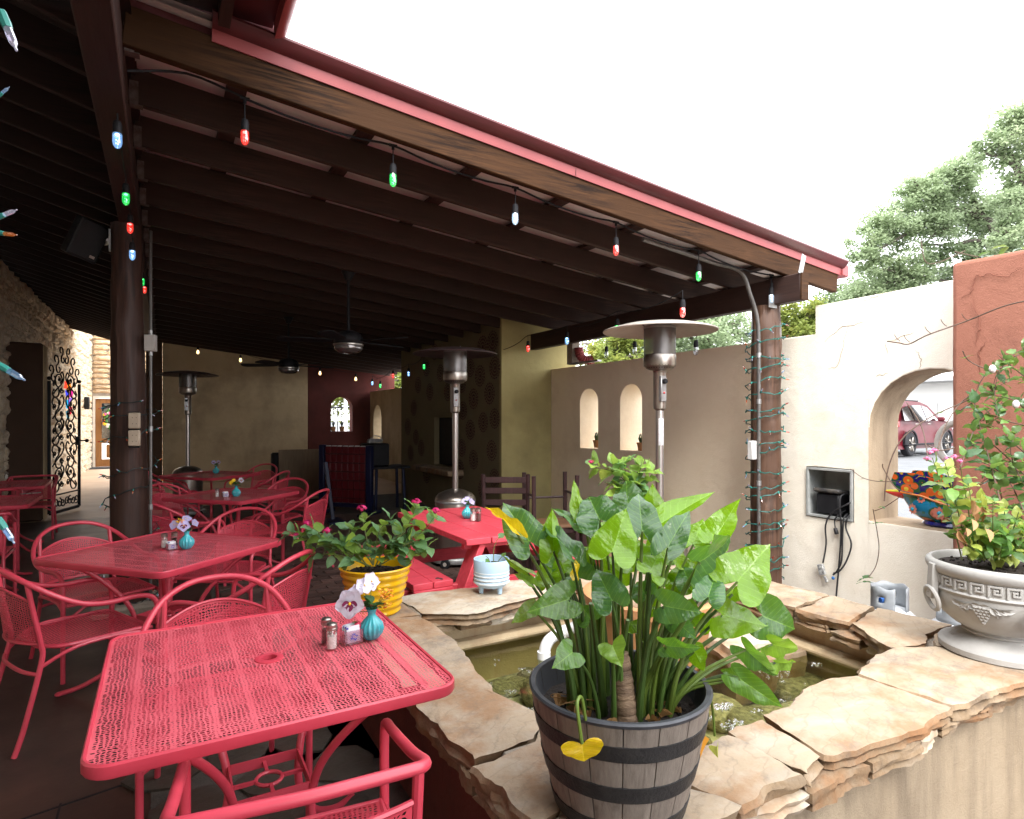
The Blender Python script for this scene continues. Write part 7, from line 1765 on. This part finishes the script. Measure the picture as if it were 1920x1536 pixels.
foliage(lp, [[(690, 1062), (650, 1040), (600, 1020), (560, 1005), (545, 1000)], [(690, 1062), (660, 1030), (620, 1010), (590, 995), (577, 985)], [(700, 1060), (690, 1020), (682, 985), (678, 962)], [(700, 1060), (705, 1020), (715, 990), (735, 975)],
             [(710, 1060), (740, 1020), (765, 985), (780, 950)], [(710, 1060), (750, 1020), (790, 1000), (815, 968)], [(710, 1060), (745, 1030), (780, 1015), (810, 1030)], [(695, 1062), (650, 1045), (625, 1040), (590, 1040), (570, 1035)],
             [(700, 1060), (672, 1020), (655, 1000), (660, 980)], [(712, 1060), (745, 1040), (765, 1020), (775, 1055)], [(690, 1062), (640, 1030), (615, 1020), (612, 1002)], [(705, 1060), (720, 1030), (742, 1010), (760, 1000)]],
        D, lan, .086, .040, r1, sr=.004, up=.8)
for k, (px, py) in enumerate(((577, 983), (613, 997), (678, 955), (780, 943), (816, 960), (771, 986), (555, 1004))): flower_head(lp, dep(px, py, D), .028 if k < 5 else .018, magm, seed=k)
lq = thing('flowering_plant', 'pale leafed plant with a small magenta flower rising behind the elephant ears', 'plant', LP)
D = .4955*LP.x+.8686*LP.y
foliage(lq, [[(1185, 1000), (1183, 930), (1160, 890), (1125, 878), (1110, 872)], [(1185, 1000), (1185, 930), (1172, 880), (1170, 855)], [(1188, 1000), (1190, 930), (1200, 880), (1205, 862)], [(1188, 1000), (1195, 930), (1215, 900), (1228, 880)], [(1183, 1000), (1180, 940), (1160, 915), (1150, 905)], [(1188, 1000), (1185, 940), (1190, 905), (1215, 918)], [(1186, 1000), (1182, 920), (1150, 880), (1150, 870)]],
        D, [lan[0], lan[2], lan[2]], .115, .042, r1, skip=.42, sr=.004)
flower_head(lq, dep(1108, 867, D), .02, magm, seed=3)
t_ = thing('trailing_plant', 'small trailing vine with heart shaped leaves in the pale blue footed pot', 'plant', (1.635, 3.10, CO+.16))
D = .4955*1.635+.8686*3.10
foliage(t_, [[(926, 1062), (926, 1030), (935, 1010), (952, 1012), (955, 1030)], [(920, 1060), (916, 1048), (910, 1042)], [(928, 1060), (940, 1045), (948, 1035)]], D, [lan[0], urnl[1]], .055, .09, r1, skip=.6, sr=.003, tipn=1)
up = thing('urn_plant', 'pale green bushy plant with small pink flowers filling the concrete urn', 'plant', UP+Vector((0, 0, .36)))
D = .4955*UP.x+.8686*UP.y
paths = []
for (x, y) in ((1748, 858), (1772, 868), (1800, 872), (1815, 905), (1840, 925), (1862, 935), (1885, 950), (1910, 960), (1805, 985), (1830, 970), (1860, 990), (1890, 1000), (1915, 1005), (1815, 1020), (1850, 1022), (1880, 1025), (1825, 940), (1905, 1030), (1930, 980), (1945, 940)):
    bx = 1850+(x-1840)*.5; paths.append([(bx, 1050, r1.uniform(-.12, .12)), ((bx*.6+x*.4), 1050-(1050-y)*.45, r1.uniform(-.1, .08)), (x, y, r1.uniform(-.16, .05))])
foliage(up, paths, D, urnl, .062, .042, r1, skip=.2, sr=.0035)
for k, (px, py) in enumerate(((1744, 850), (1752, 846), (1776, 862), (1800, 866), (1790, 858), (1738, 862))): flower_head(up, dep(px, py, D-.08), .016, pinkm, 16, k)
b = MB()
for k in range(14):
    q = dep(r1.uniform(1790, 1850), r1.uniform(930, 1015), D+r1.uniform(-.2, 0)); simple_leaf(b, rotm(r1.uniform(-2, -1), r1.uniform(-.6, .6), r1.uniform(0, 6)), q, r1.uniform(.03, .06), .022, .8)
b.build('withered_leaves', leafmat('withered_leaf', (.36, .19, .08), (.40, .24, .11), .7, .2), up, world=True, smooth=60)
vn = thing('vine', 'glossy leafed jasmine vine with bare arching runners against the terracotta wall', 'vine', (3.9, 1.5, .9))
D = 3.05
foliage(vn, [[(1890, 1000, -.2), (1860, 880, 0), (1835, 790, .2), (1828, 745, .3), (1850, 700, .3), (1900, 665, .3), (1940, 640, .3)], [(1800, 880, 0), (1830, 800, .2), (1870, 760, .3), (1930, 745, .3)], [(1930, 900, 0), (1880, 850, .1), (1850, 830, .1), (1810, 840, .1)], [(1930, 800, .1), (1890, 790, .1), (1860, 780, .2), (1840, 790, .2)],
             [(1935, 860, 0), (1900, 830, 0), (1880, 800, .1), (1865, 740, .2), (1875, 690, .2)], [(1920, 960, -.1), (1890, 900, 0), (1850, 870, 0), (1820, 862, 0)], [(1940, 720, .3), (1900, 690, .3), (1870, 665, .3)], [(1935, 930, -.1), (1905, 880, 0), (1895, 840, 0), (1910, 810, 0)], [(1900, 990, -.1), (1880, 940, 0), (1870, 900, 0), (1850, 850, .1)],
             [(1800, 770, .4), (1830, 750, .4), (1880, 720, .4), (1930, 700, .4)], [(1935, 780, .2), (1900, 750, .2), (1850, 740, .3)], [(1930, 660, .4), (1900, 670, .4), (1870, 700, .4), (1860, 740, .4)], [(1945, 830, .2), (1900, 860, .2), (1860, 890, .1), (1840, 905, .1)]], D, jas, .070, .055, r1, twig, .0035, .05)
def runner(P, r=.0032, leaves=(), ls=.04):
    pts = smooth_path([dep(x, y, d) for x, y, d in P], 6); b = MB(); b.tube(pts, r, 6); b.build('runner', twig, vn, world=True)
    for (x, y, d) in leaves:
        for s in (-1, 1): put(random.choice(jas), 'leaf', vn, dep(x, y, d)-ORG[vn], rotm(0, 0, r1.uniform(0, 6)) @ rotm(r1.uniform(-.6, .6), 0, s*.8), ls*r1.uniform(.7, 1.2))
runner([(1850, 735, 3.4), (1800, 757, 3.4), (1740, 785, 3.3), (1690, 825, 3.3), (1665, 880, 3.3), (1658, 940, 3.3)], .0034, [(1762, 775, 3.3)])
runner([(1755, 855, 3.0), (1772, 800, 3.2), (1800, 757, 3.4), (1830, 735, 3.4)], .003); runner([(1740, 860, 3.0), (1728, 800, 3.3), (1700, 755, 3.5)], .003); runner([(1740, 835, 3.1), (1760, 845, 3.0), (1790, 840, 3.0)], .003)
runner([(1930, 563, 3.5), (1880, 575, 3.6), (1810, 603, 3.8), (1740, 628, 3.9), (1705, 645, 4.0), (1685, 643, 4.0), (1663, 640, 4.0)], .0042)
for (x, y) in ((1888, 572), (1814, 601), (1775, 612), (1745, 625), (1706, 642), (1688, 640)): runner([(x, y, 3.8), (x-7, y-6, 3.8), (x-11, y-13, 3.8)], .002)
runner([(1880, 690, 3.3), (1845, 690, 3.4), (1815, 675, 3.5), (1805, 658, 3.5)], .003, [(1808, 672, 3.5)], .05)
runner([(1940, 488, 3.9), (1880, 488, 3.9), (1835, 482, 3.9), (1790, 472, 4.0)], .003, [(1925, 486, 3.9), (1900, 486, 3.9), (1875, 487, 3.9), (1850, 480, 3.9), (1835, 480, 3.9), (1915, 465, 3.9), (1890, 462, 3.9)], .075)
runner([(1810, 470, 4.2), (1760, 492, 4.2), (1735, 490, 4.2), (1727, 450, 4.2)], .003)
runner([(1595, 880, 4.2), (1620, 897, 4.1), (1650, 903, 3.9), (1690, 902, 3.6)], .0022, [(1622, 897, 4.1), (1652, 902, 3.9)], .03)
runner([(1637, 955, 3.7), (1645, 1000, 3.7), (1648, 1030, 3.7), (1642, 1062, 3.7), (1628, 1083, 3.7)], .0026, [(1620, 1085, 3.7), (1616, 1092, 3.7), (1626, 1084, 3.7), (1638, 982, 3.7)], .05)
runner([(1690, 930, 3.5), (1660, 950, 3.6), (1640, 958, 3.7)], .0022, [(1655, 950, 3.6)], .03); runner([(1710, 925, 3.4), (1680, 915, 3.5), (1657, 880, 3.6), (1655, 870, 3.6)], .003)
for (px, py) in ((1861, 692), (1905, 758)):
    b = MB(); q = dep(px, py, 3.15); b.ball(q, (.020, .016, .022), 8, 6); b.build('seed_tuft', plain('white_tuft', (.62, .56, .55), .8) if px < 1900 else bpy.data.materials['white_tuft'], vn, world=True)
# ------------------------------------------------------------------ trees beyond the wall
def tree(label, base, trunk, limbs, blobs, lm_, leaf, seed, group='trees beyond the wall', name='tree'):
    rg = random.Random(seed); t = thing(name, label, 'tree', base, group=group)
    b = MB()
    for P, r0, r1_ in [(trunk[0], trunk[1], trunk[2])]+limbs:
        S = smooth_path(P, 5); N = len(S)-1; S = [q+Vector((nz(q*.9)*.12, nz(q*.9+Vector((9, 0, 0)))*.12, 0)) if 0 < i else q for i, q in enumerate(S)]; b.tube(S, [r0+(r1_-r0)*i/N for i in range(N+1)], 8)
    vs = []; fs = []
    tw = MB()
    for (c, rad_, ncl, nl) in blobs:
        c = Vector(c)
        for k in range(int(ncl*1.35)):
            d = Vector((rg.gauss(0, 1), rg.gauss(0, 1), rg.gauss(0, 1))).normalized()*(rg.random()**.4); cc = c+Vector((d.x*rad_[0], d.y*rad_[1], d.z*rad_[2])); cr = rg.uniform(.28, .55)*min(rad_)*.50
            if k % 3 == 0: tw.tube([c.lerp(cc, .25), c.lerp(cc, .7)+Vector((0, 0, .1)), cc], [.05, .03, .012], 5)
            for j in range(int(nl*1.35)):
                p = cc+Vector((rg.gauss(0, cr), rg.gauss(0, cr), rg.gauss(0, cr*.55))); a, e = rg.uniform(0, 6.3), rg.uniform(-.9, .9); u = Vector((cos(a)*cos(e), sin(a)*cos(e), sin(e)))*leaf*rg.uniform(.6, 1.3); v = Vector((-sin(a), cos(a), rg.uniform(-.6, .6)))*leaf*.36
                o = len(vs); vs += [p, p+u*.5+v, p+u, p+u*.5-v]; fs.append((o, o+1, o+2, o+3))
    b.v += tw.v if 0 else []; b.add(tw.v, tw.f); b.build('trunk', m['bark'], t, world=True)
    cm = MB(); cm.v = vs; cm.f = fs; cm.build('crown', lm_, t, world=True, smooth=0); return t
def tleaf(nm, a, b_, c):
    t = NT(nm); n = t.ramp(t.noise(.9, 3), [(.35, a), (.55, b_), (.72, c)]); g = t.mix(t.noise(14, 1), n, tuple(x*.6 for x in b_)); p = t.pbsdf(g, .5, 0, None, .4)
    tr = t.n('ShaderNodeBsdfTranslucent'); t.l(g, tr.inputs[0]); ms = t.n('ShaderNodeMixShader'); ms.inputs[0].default_value = .58; t.l(p.outputs[0], ms.inputs[1]); t.l(tr.outputs[0], ms.inputs[2]); return t.done(ms)
oakm = tleaf('oak_leaf', (.50, .60, .38), (.42, .52, .31), (.56, .63, .40)); yelm = tleaf('yellowing_leaf', (.44, .44, .10), (.28, .35, .09), (.52, .44, .08)); olm = tleaf('olive_leaf', (.24, .32, .15), (.18, .25, .12), (.32, .38, .15))
q = lambda x, y, d: dep(x, y, d)
tree('big spreading live oak right of the roof corner, its limbs showing through the crown', (*q(1950, 785, 24)[:2], .3), ([Vector((*q(1950, 785, 24)[:2], .3)), q(1945, 640, 24), q(1915, 530, 24), q(1860, 430, 24)], .30, .12),
     [([q(1915, 530, 24), q(1870, 425, 24), q(1800, 395, 24), q(1765, 405, 24), q(1700, 440, 23.6), q(1640, 470, 23.5)], .16, .04), ([q(1900, 520, 24), q(1840, 455, 24), q(1780, 460, 24), q(1725, 455, 24)], .10, .03), ([q(1860, 430, 24), q(1815, 350, 24.2), q(1800, 300, 24.4)], .10, .03), ([q(1780, 400, 24), q(1735, 370, 24.3), q(1690, 385, 24.4)], .1, .03), ([q(1910, 560, 24), q(1830, 540, 24.5), q(1720, 520, 24.5), q(1640, 540, 24.5)], .11, .03)],
     [(q(1800, 330, 24), (1.0, 1.1, 1.0), 34, 95), (q(1735, 370, 24), (1.3, 1.1, .9), 40, 95), (q(1670, 420, 23.8), (1.2, 1.0, .8), 34, 90), (q(1620, 470, 23.7), (.8, .8, .8), 18, 80), (q(1820, 400, 24.4), (1.1, 1.2, 1.0), 30, 90), (q(1690, 510, 24.2), (2.1, 1.2, .95), 56, 95), (q(1800, 490, 24.6), (1.7, 1.2, .8), 40, 90), (q(1640, 560, 24.4), (1.4, 1.0, .8), 34, 95), (q(1880, 470, 24.6), (1.2, 1, 1.0), 30, 80), (q(1870, 400, 24.6), (1.0, 1, 1.0), 26, 80), (q(1760, 430, 23.6), (1.2, 1, .7), 26, 80)], oakm, .125, 3)
tree('taller sparse oak at the right edge, above the terracotta wall', (*q(1990, 785, 21)[:2], .3), ([Vector((*q(1990, 785, 21)[:2], .3)), q(1975, 560, 21), q(1930, 440, 21), q(1920, 330, 21)], .26, .08),
     [([q(1930, 440, 21), q(1920, 330, 21), q(1895, 290, 21), q(1870, 260, 21)], .12, .03), ([q(1925, 360, 21), q(1890, 300, 21), q(1850, 290, 21)], .09, .02), ([q(1930, 300, 21), q(1915, 240, 21), q(1890, 205, 21)], .09, .02)],
     [(q(1905, 240, 21), (1.0, .9, .9), 34, 60), (q(1870, 280, 21), (.8, .8, .7), 22, 55), (q(1930, 330, 21), (.9, .8, 1.1), 30, 60), (q(1910, 390, 21), (.8, .8, .8), 22, 60), (q(1890, 450, 21), (.9, .8, .7), 22, 60), (q(1960, 260, 21), (1.0, 1.0, 1.2), 20, 46)], oakm, .125, 5)
def bushy(label, px, py, d, rx, rz, ncl, mat, seed, leaf=.16, nl=110):
    c = q(px, py, d); tree(label, (c.x, c.y, .3), ([Vector((c.x, c.y, .3)), Vector((c.x+.1, c.y, c.z*.5)), c], .28, .1), [([c+Vector((0, 0, -.8)), c+Vector((s*rx*.5, .2, .3)), c+Vector((s*rx*.8, .3, rz*.4))], .1, .02) for s in (-1, 1)], [(c, (rx, rx*.8, rz), ncl, nl)], mat, leaf, seed)
bushy('pale green oak showing over the cream wall under the beam', 1320, 622, 27, 3.4, 1.7, 90, oakm, 11)
bushy('yellow green tree between the log post and the step of the cream wall', 1500, 610, 24, 1.5, 1.1, 36, yelm, 12)
bushy('yellowing tree over the wall beside the olive fireplace side', 1150, 668, 22, 1.6, .95, 40, yelm, 13, .14)
bushy('grey green tree farther along, right of the log post', 1600, 590, 30, 2.6, 1.8, 60, olm, 14)
bushy('low green tree filling the gap left of the log post', 1210, 640, 30, 3.0, 1.6, 60, olm, 15)
bushy('bright yellow green tree beyond the far arched window and over the far wall', 690, 728, 27, 2.6, 1.5, 70, yelm, 16, .15)
# ------------------------------------------------------------------ parked car
def suv(loc, rz, label):
    t = thing('parked_car', label, 'car', loc, rz)
    paint = M('wine_red_car_paint', (.10, .006, .012), (.09, .005, .011), 2, .35, spec=.4); blk = m['black']; gl = m['tintglass']; chrome = m['steel']
    # local: +X is the front, length 4.5
    side = [(-2.22, .42), (-2.27, .62), (-2.25, .92), (-2.18, 1.08), (-1.95, 1.40), (-1.70, 1.60), (-1.0, 1.685), (-.1, 1.66), (.35, 1.56), (.95, 1.12), (1.05, 1.08), (1.7, 1.0), (2.08, .88), (2.22, .70), (2.24, .45), (2.15, .30), (-2.1, .30)]
    def wdt(z): return .92 if z < .95 else .92-.24*((z-.95)/.74)**1.15
    vs = []
    for (x, z) in side:
        tap = 1-.10*max(0, (abs(x)-1.5)/.75)**2
        for y in (-1, -.86, 0, .86, 1): vs.append(Vector((x, y*wdt(z)*tap, z-(.03 if abs(y) == 1 else 0)+(.02*(1-y*y) if z > 1 else 0))))
    n = len(side); fs = [(i*5+j, ((i+1) % n)*5+j, ((i+1) % n)*5+j+1, i*5+j+1) for i in range(n) for j in range(4)]+[tuple(i*5 for i in range(n)), tuple(i*5+4 for i in range(n-1, -1, -1))]
    b = MB(); b.add(vs, fs); o = b.build('body', paint, t, smooth=30); modifier_bevel(o, .05, 3, 35)
    for s in (-1, 1):
        for k, pl_ in enumerate(([(-1.72, 1.10), (-1.62, 1.47), (-1.15, 1.56), (-1.05, 1.10)], [(-.98, 1.10), (-1.05, 1.57), (-.22, 1.58), (-.15, 1.08)], [(-.08, 1.08), (-.14, 1.575), (.22, 1.50), (.72, 1.10)])):
            b = MB(); P = [Vector((x, s*(wdt(z)+.004-.002), z-.01)) for x, z in pl_]; b.add(P+[p+Vector((0, s*.012, 0)) for p in P], [(0, 1, 2, 3), (7, 6, 5, 4)]+[(i, (i+1) % 4, 4+(i+1) % 4, 4+i) for i in range(4)]); b.build('side_window', gl, t, smooth=0)
        b = MB(); b.bar((-1.8, s*.93, .36), (1.7, s*.93, .36), .16, .04, .02); b.build('sill_trim', blk, t)
        for x in (-.1, -1.0): b = MB(); b.bar((x-.1, s*.945, .98), (x+.12, s*.945, .98), .03, .03, .01); b.build('door_handle', chrome, t)
        b = MB(); b.box((.62, s*1.02, 1.14), (.10, .2, .13), None, .03); b.build('mirror', paint, t)
        b = MB(); b.bar((-1.5, s*.62, 1.72), (-.1, s*.62, 1.71), .04, .04, .012); b.build('roof_rail', blk, t)
        b = MB(); b.box((-2.18, s*.74, .98), (.16, .36, .20), None, .04); b.build('tail_light', plain('tail_lamp_red', (.40, .01, .01), .15, coat=.6), t)
        b = MB(); b.box((2.08, s*.72, .78), (.2, .34, .13), None, .03); b.build('headlight', m['glass'], t)
        for x in (-1.35, 1.35):
            R = rotm(pi/2); b = MB(); b.lathe([(.22, -.11), (.33, -.11), (.365, -.08), (.37, 0), (.365, .08), (.33, .11), (.22, .11)], 30, (x, s*.83, .37), R); w_ = b.build('wheel', blk, t)
            b = MB(); b.lathe([(.24, .10*-s), (.23, .06*-s), (.05, .05*-s)], 30, (x, s*.83, .37), rotm(pi/2)); 
            for j in range(5): a = 2*pi*j/5; b.bar((x+.04*cos(a), s*.94, .37+.04*sin(a)), (x+.225*cos(a), s*.945, .37+.225*sin(a)), .06, .03, .008, up=Vector((0, 1, 0)))
            b.build('rim', chrome, w_)
            b = MB(); b.tube([(x+.41*cos(a), s*.925, .37+.41*sin(a)) for a in [pi*i/14 for i in range(15)]], .035, 6); b.build('arch_trim', blk, t)
    b = MB(); P = [Vector((-2.05, y, z)) if 0 else Vector((-1.98+(-.20)*(1.42-z)/.36*1.0, y, z)) for y, z in ((-.68, 1.10), (.68, 1.10), (.56, 1.42), (-.56, 1.42))]; b.add([p+Vector((-.02, 0, .01)) for p in P], [(0, 1, 2, 3)]); b.build('rear_window', gl, t, smooth=0)
    b = MB(); b.box((-2.27, 0, .46), (.08, 1.6, .22), None, .03); b.build('rear_bumper', blk, t)
    b = MB(); b.box((-2.285, 0, .80), (.02, .5, .13)); b.build('number_plate', plain('blank_plate', (.6, .6, .6), .5), t)
    P = [Vector((x, y, z)) for x, y, z in ((.42, -.58, 1.535), (.42, .58, 1.535), (.97, .72, 1.13), (.97, -.72, 1.13))]; b = MB(); b.add([p+Vector((.015, 0, .015)) for p in P], [(0, 1, 2, 3)]); b.build('windscreen', gl, t, smooth=0)
    return t
suv((21.05, 11.2, .33), .10, 'wine red SUV parked beyond the big arched opening in the cream wall')
b = MB(); b.box((58, 40, 2.2), (10, 70, 4.2)); t_ = thing('pale_building', 'long pale stucco building far across the parking lot', 'building', (58, 40, 0)); b.build('wall', M('pale_far_stucco', (.85, .82, .78), (.82, .79, .75), .5, .9), t_, world=True, smooth=0)
b = MB(); b.box((57, 40, 4.45), (13, 72, .3)); b.build('roof', m['galv'], t_, world=True, smooth=0)
for k in range(8): b = MB(); b.box((52.97, 12+7*k, 2.0), (.08, 1.6, 1.4)); b.build('window', m['tintglass'], t_, world=True, smooth=0)
# iron fence and grey car beyond the far arched window
t_ = thing('iron_fence', 'dark metal fence seen through the far arched window', 'fence', (5.2, 20.5, 0))
for k in range(14): b = MB(); b.box((4.2+.14*k, 20.5, 1.0), (.025, .025, 1.9)); b.build('bar', m['iron'], t_, world=True)
b = MB(); b.box((5.1, 20.5, 1.85), (2.2, .04, .05)); b.box((5.1, 20.5, .3), (2.2, .04, .05)); b.build('rail', m['iron'], t_, world=True)
b = MB(); b.box((5.18, 20.0, 1.4), (.09, .09, 2.8)); tag(b.build('white_post', plain('white_post_paint', (.7, .7, .7), .5)), 'thin white post seen through the far arched window', 'post')
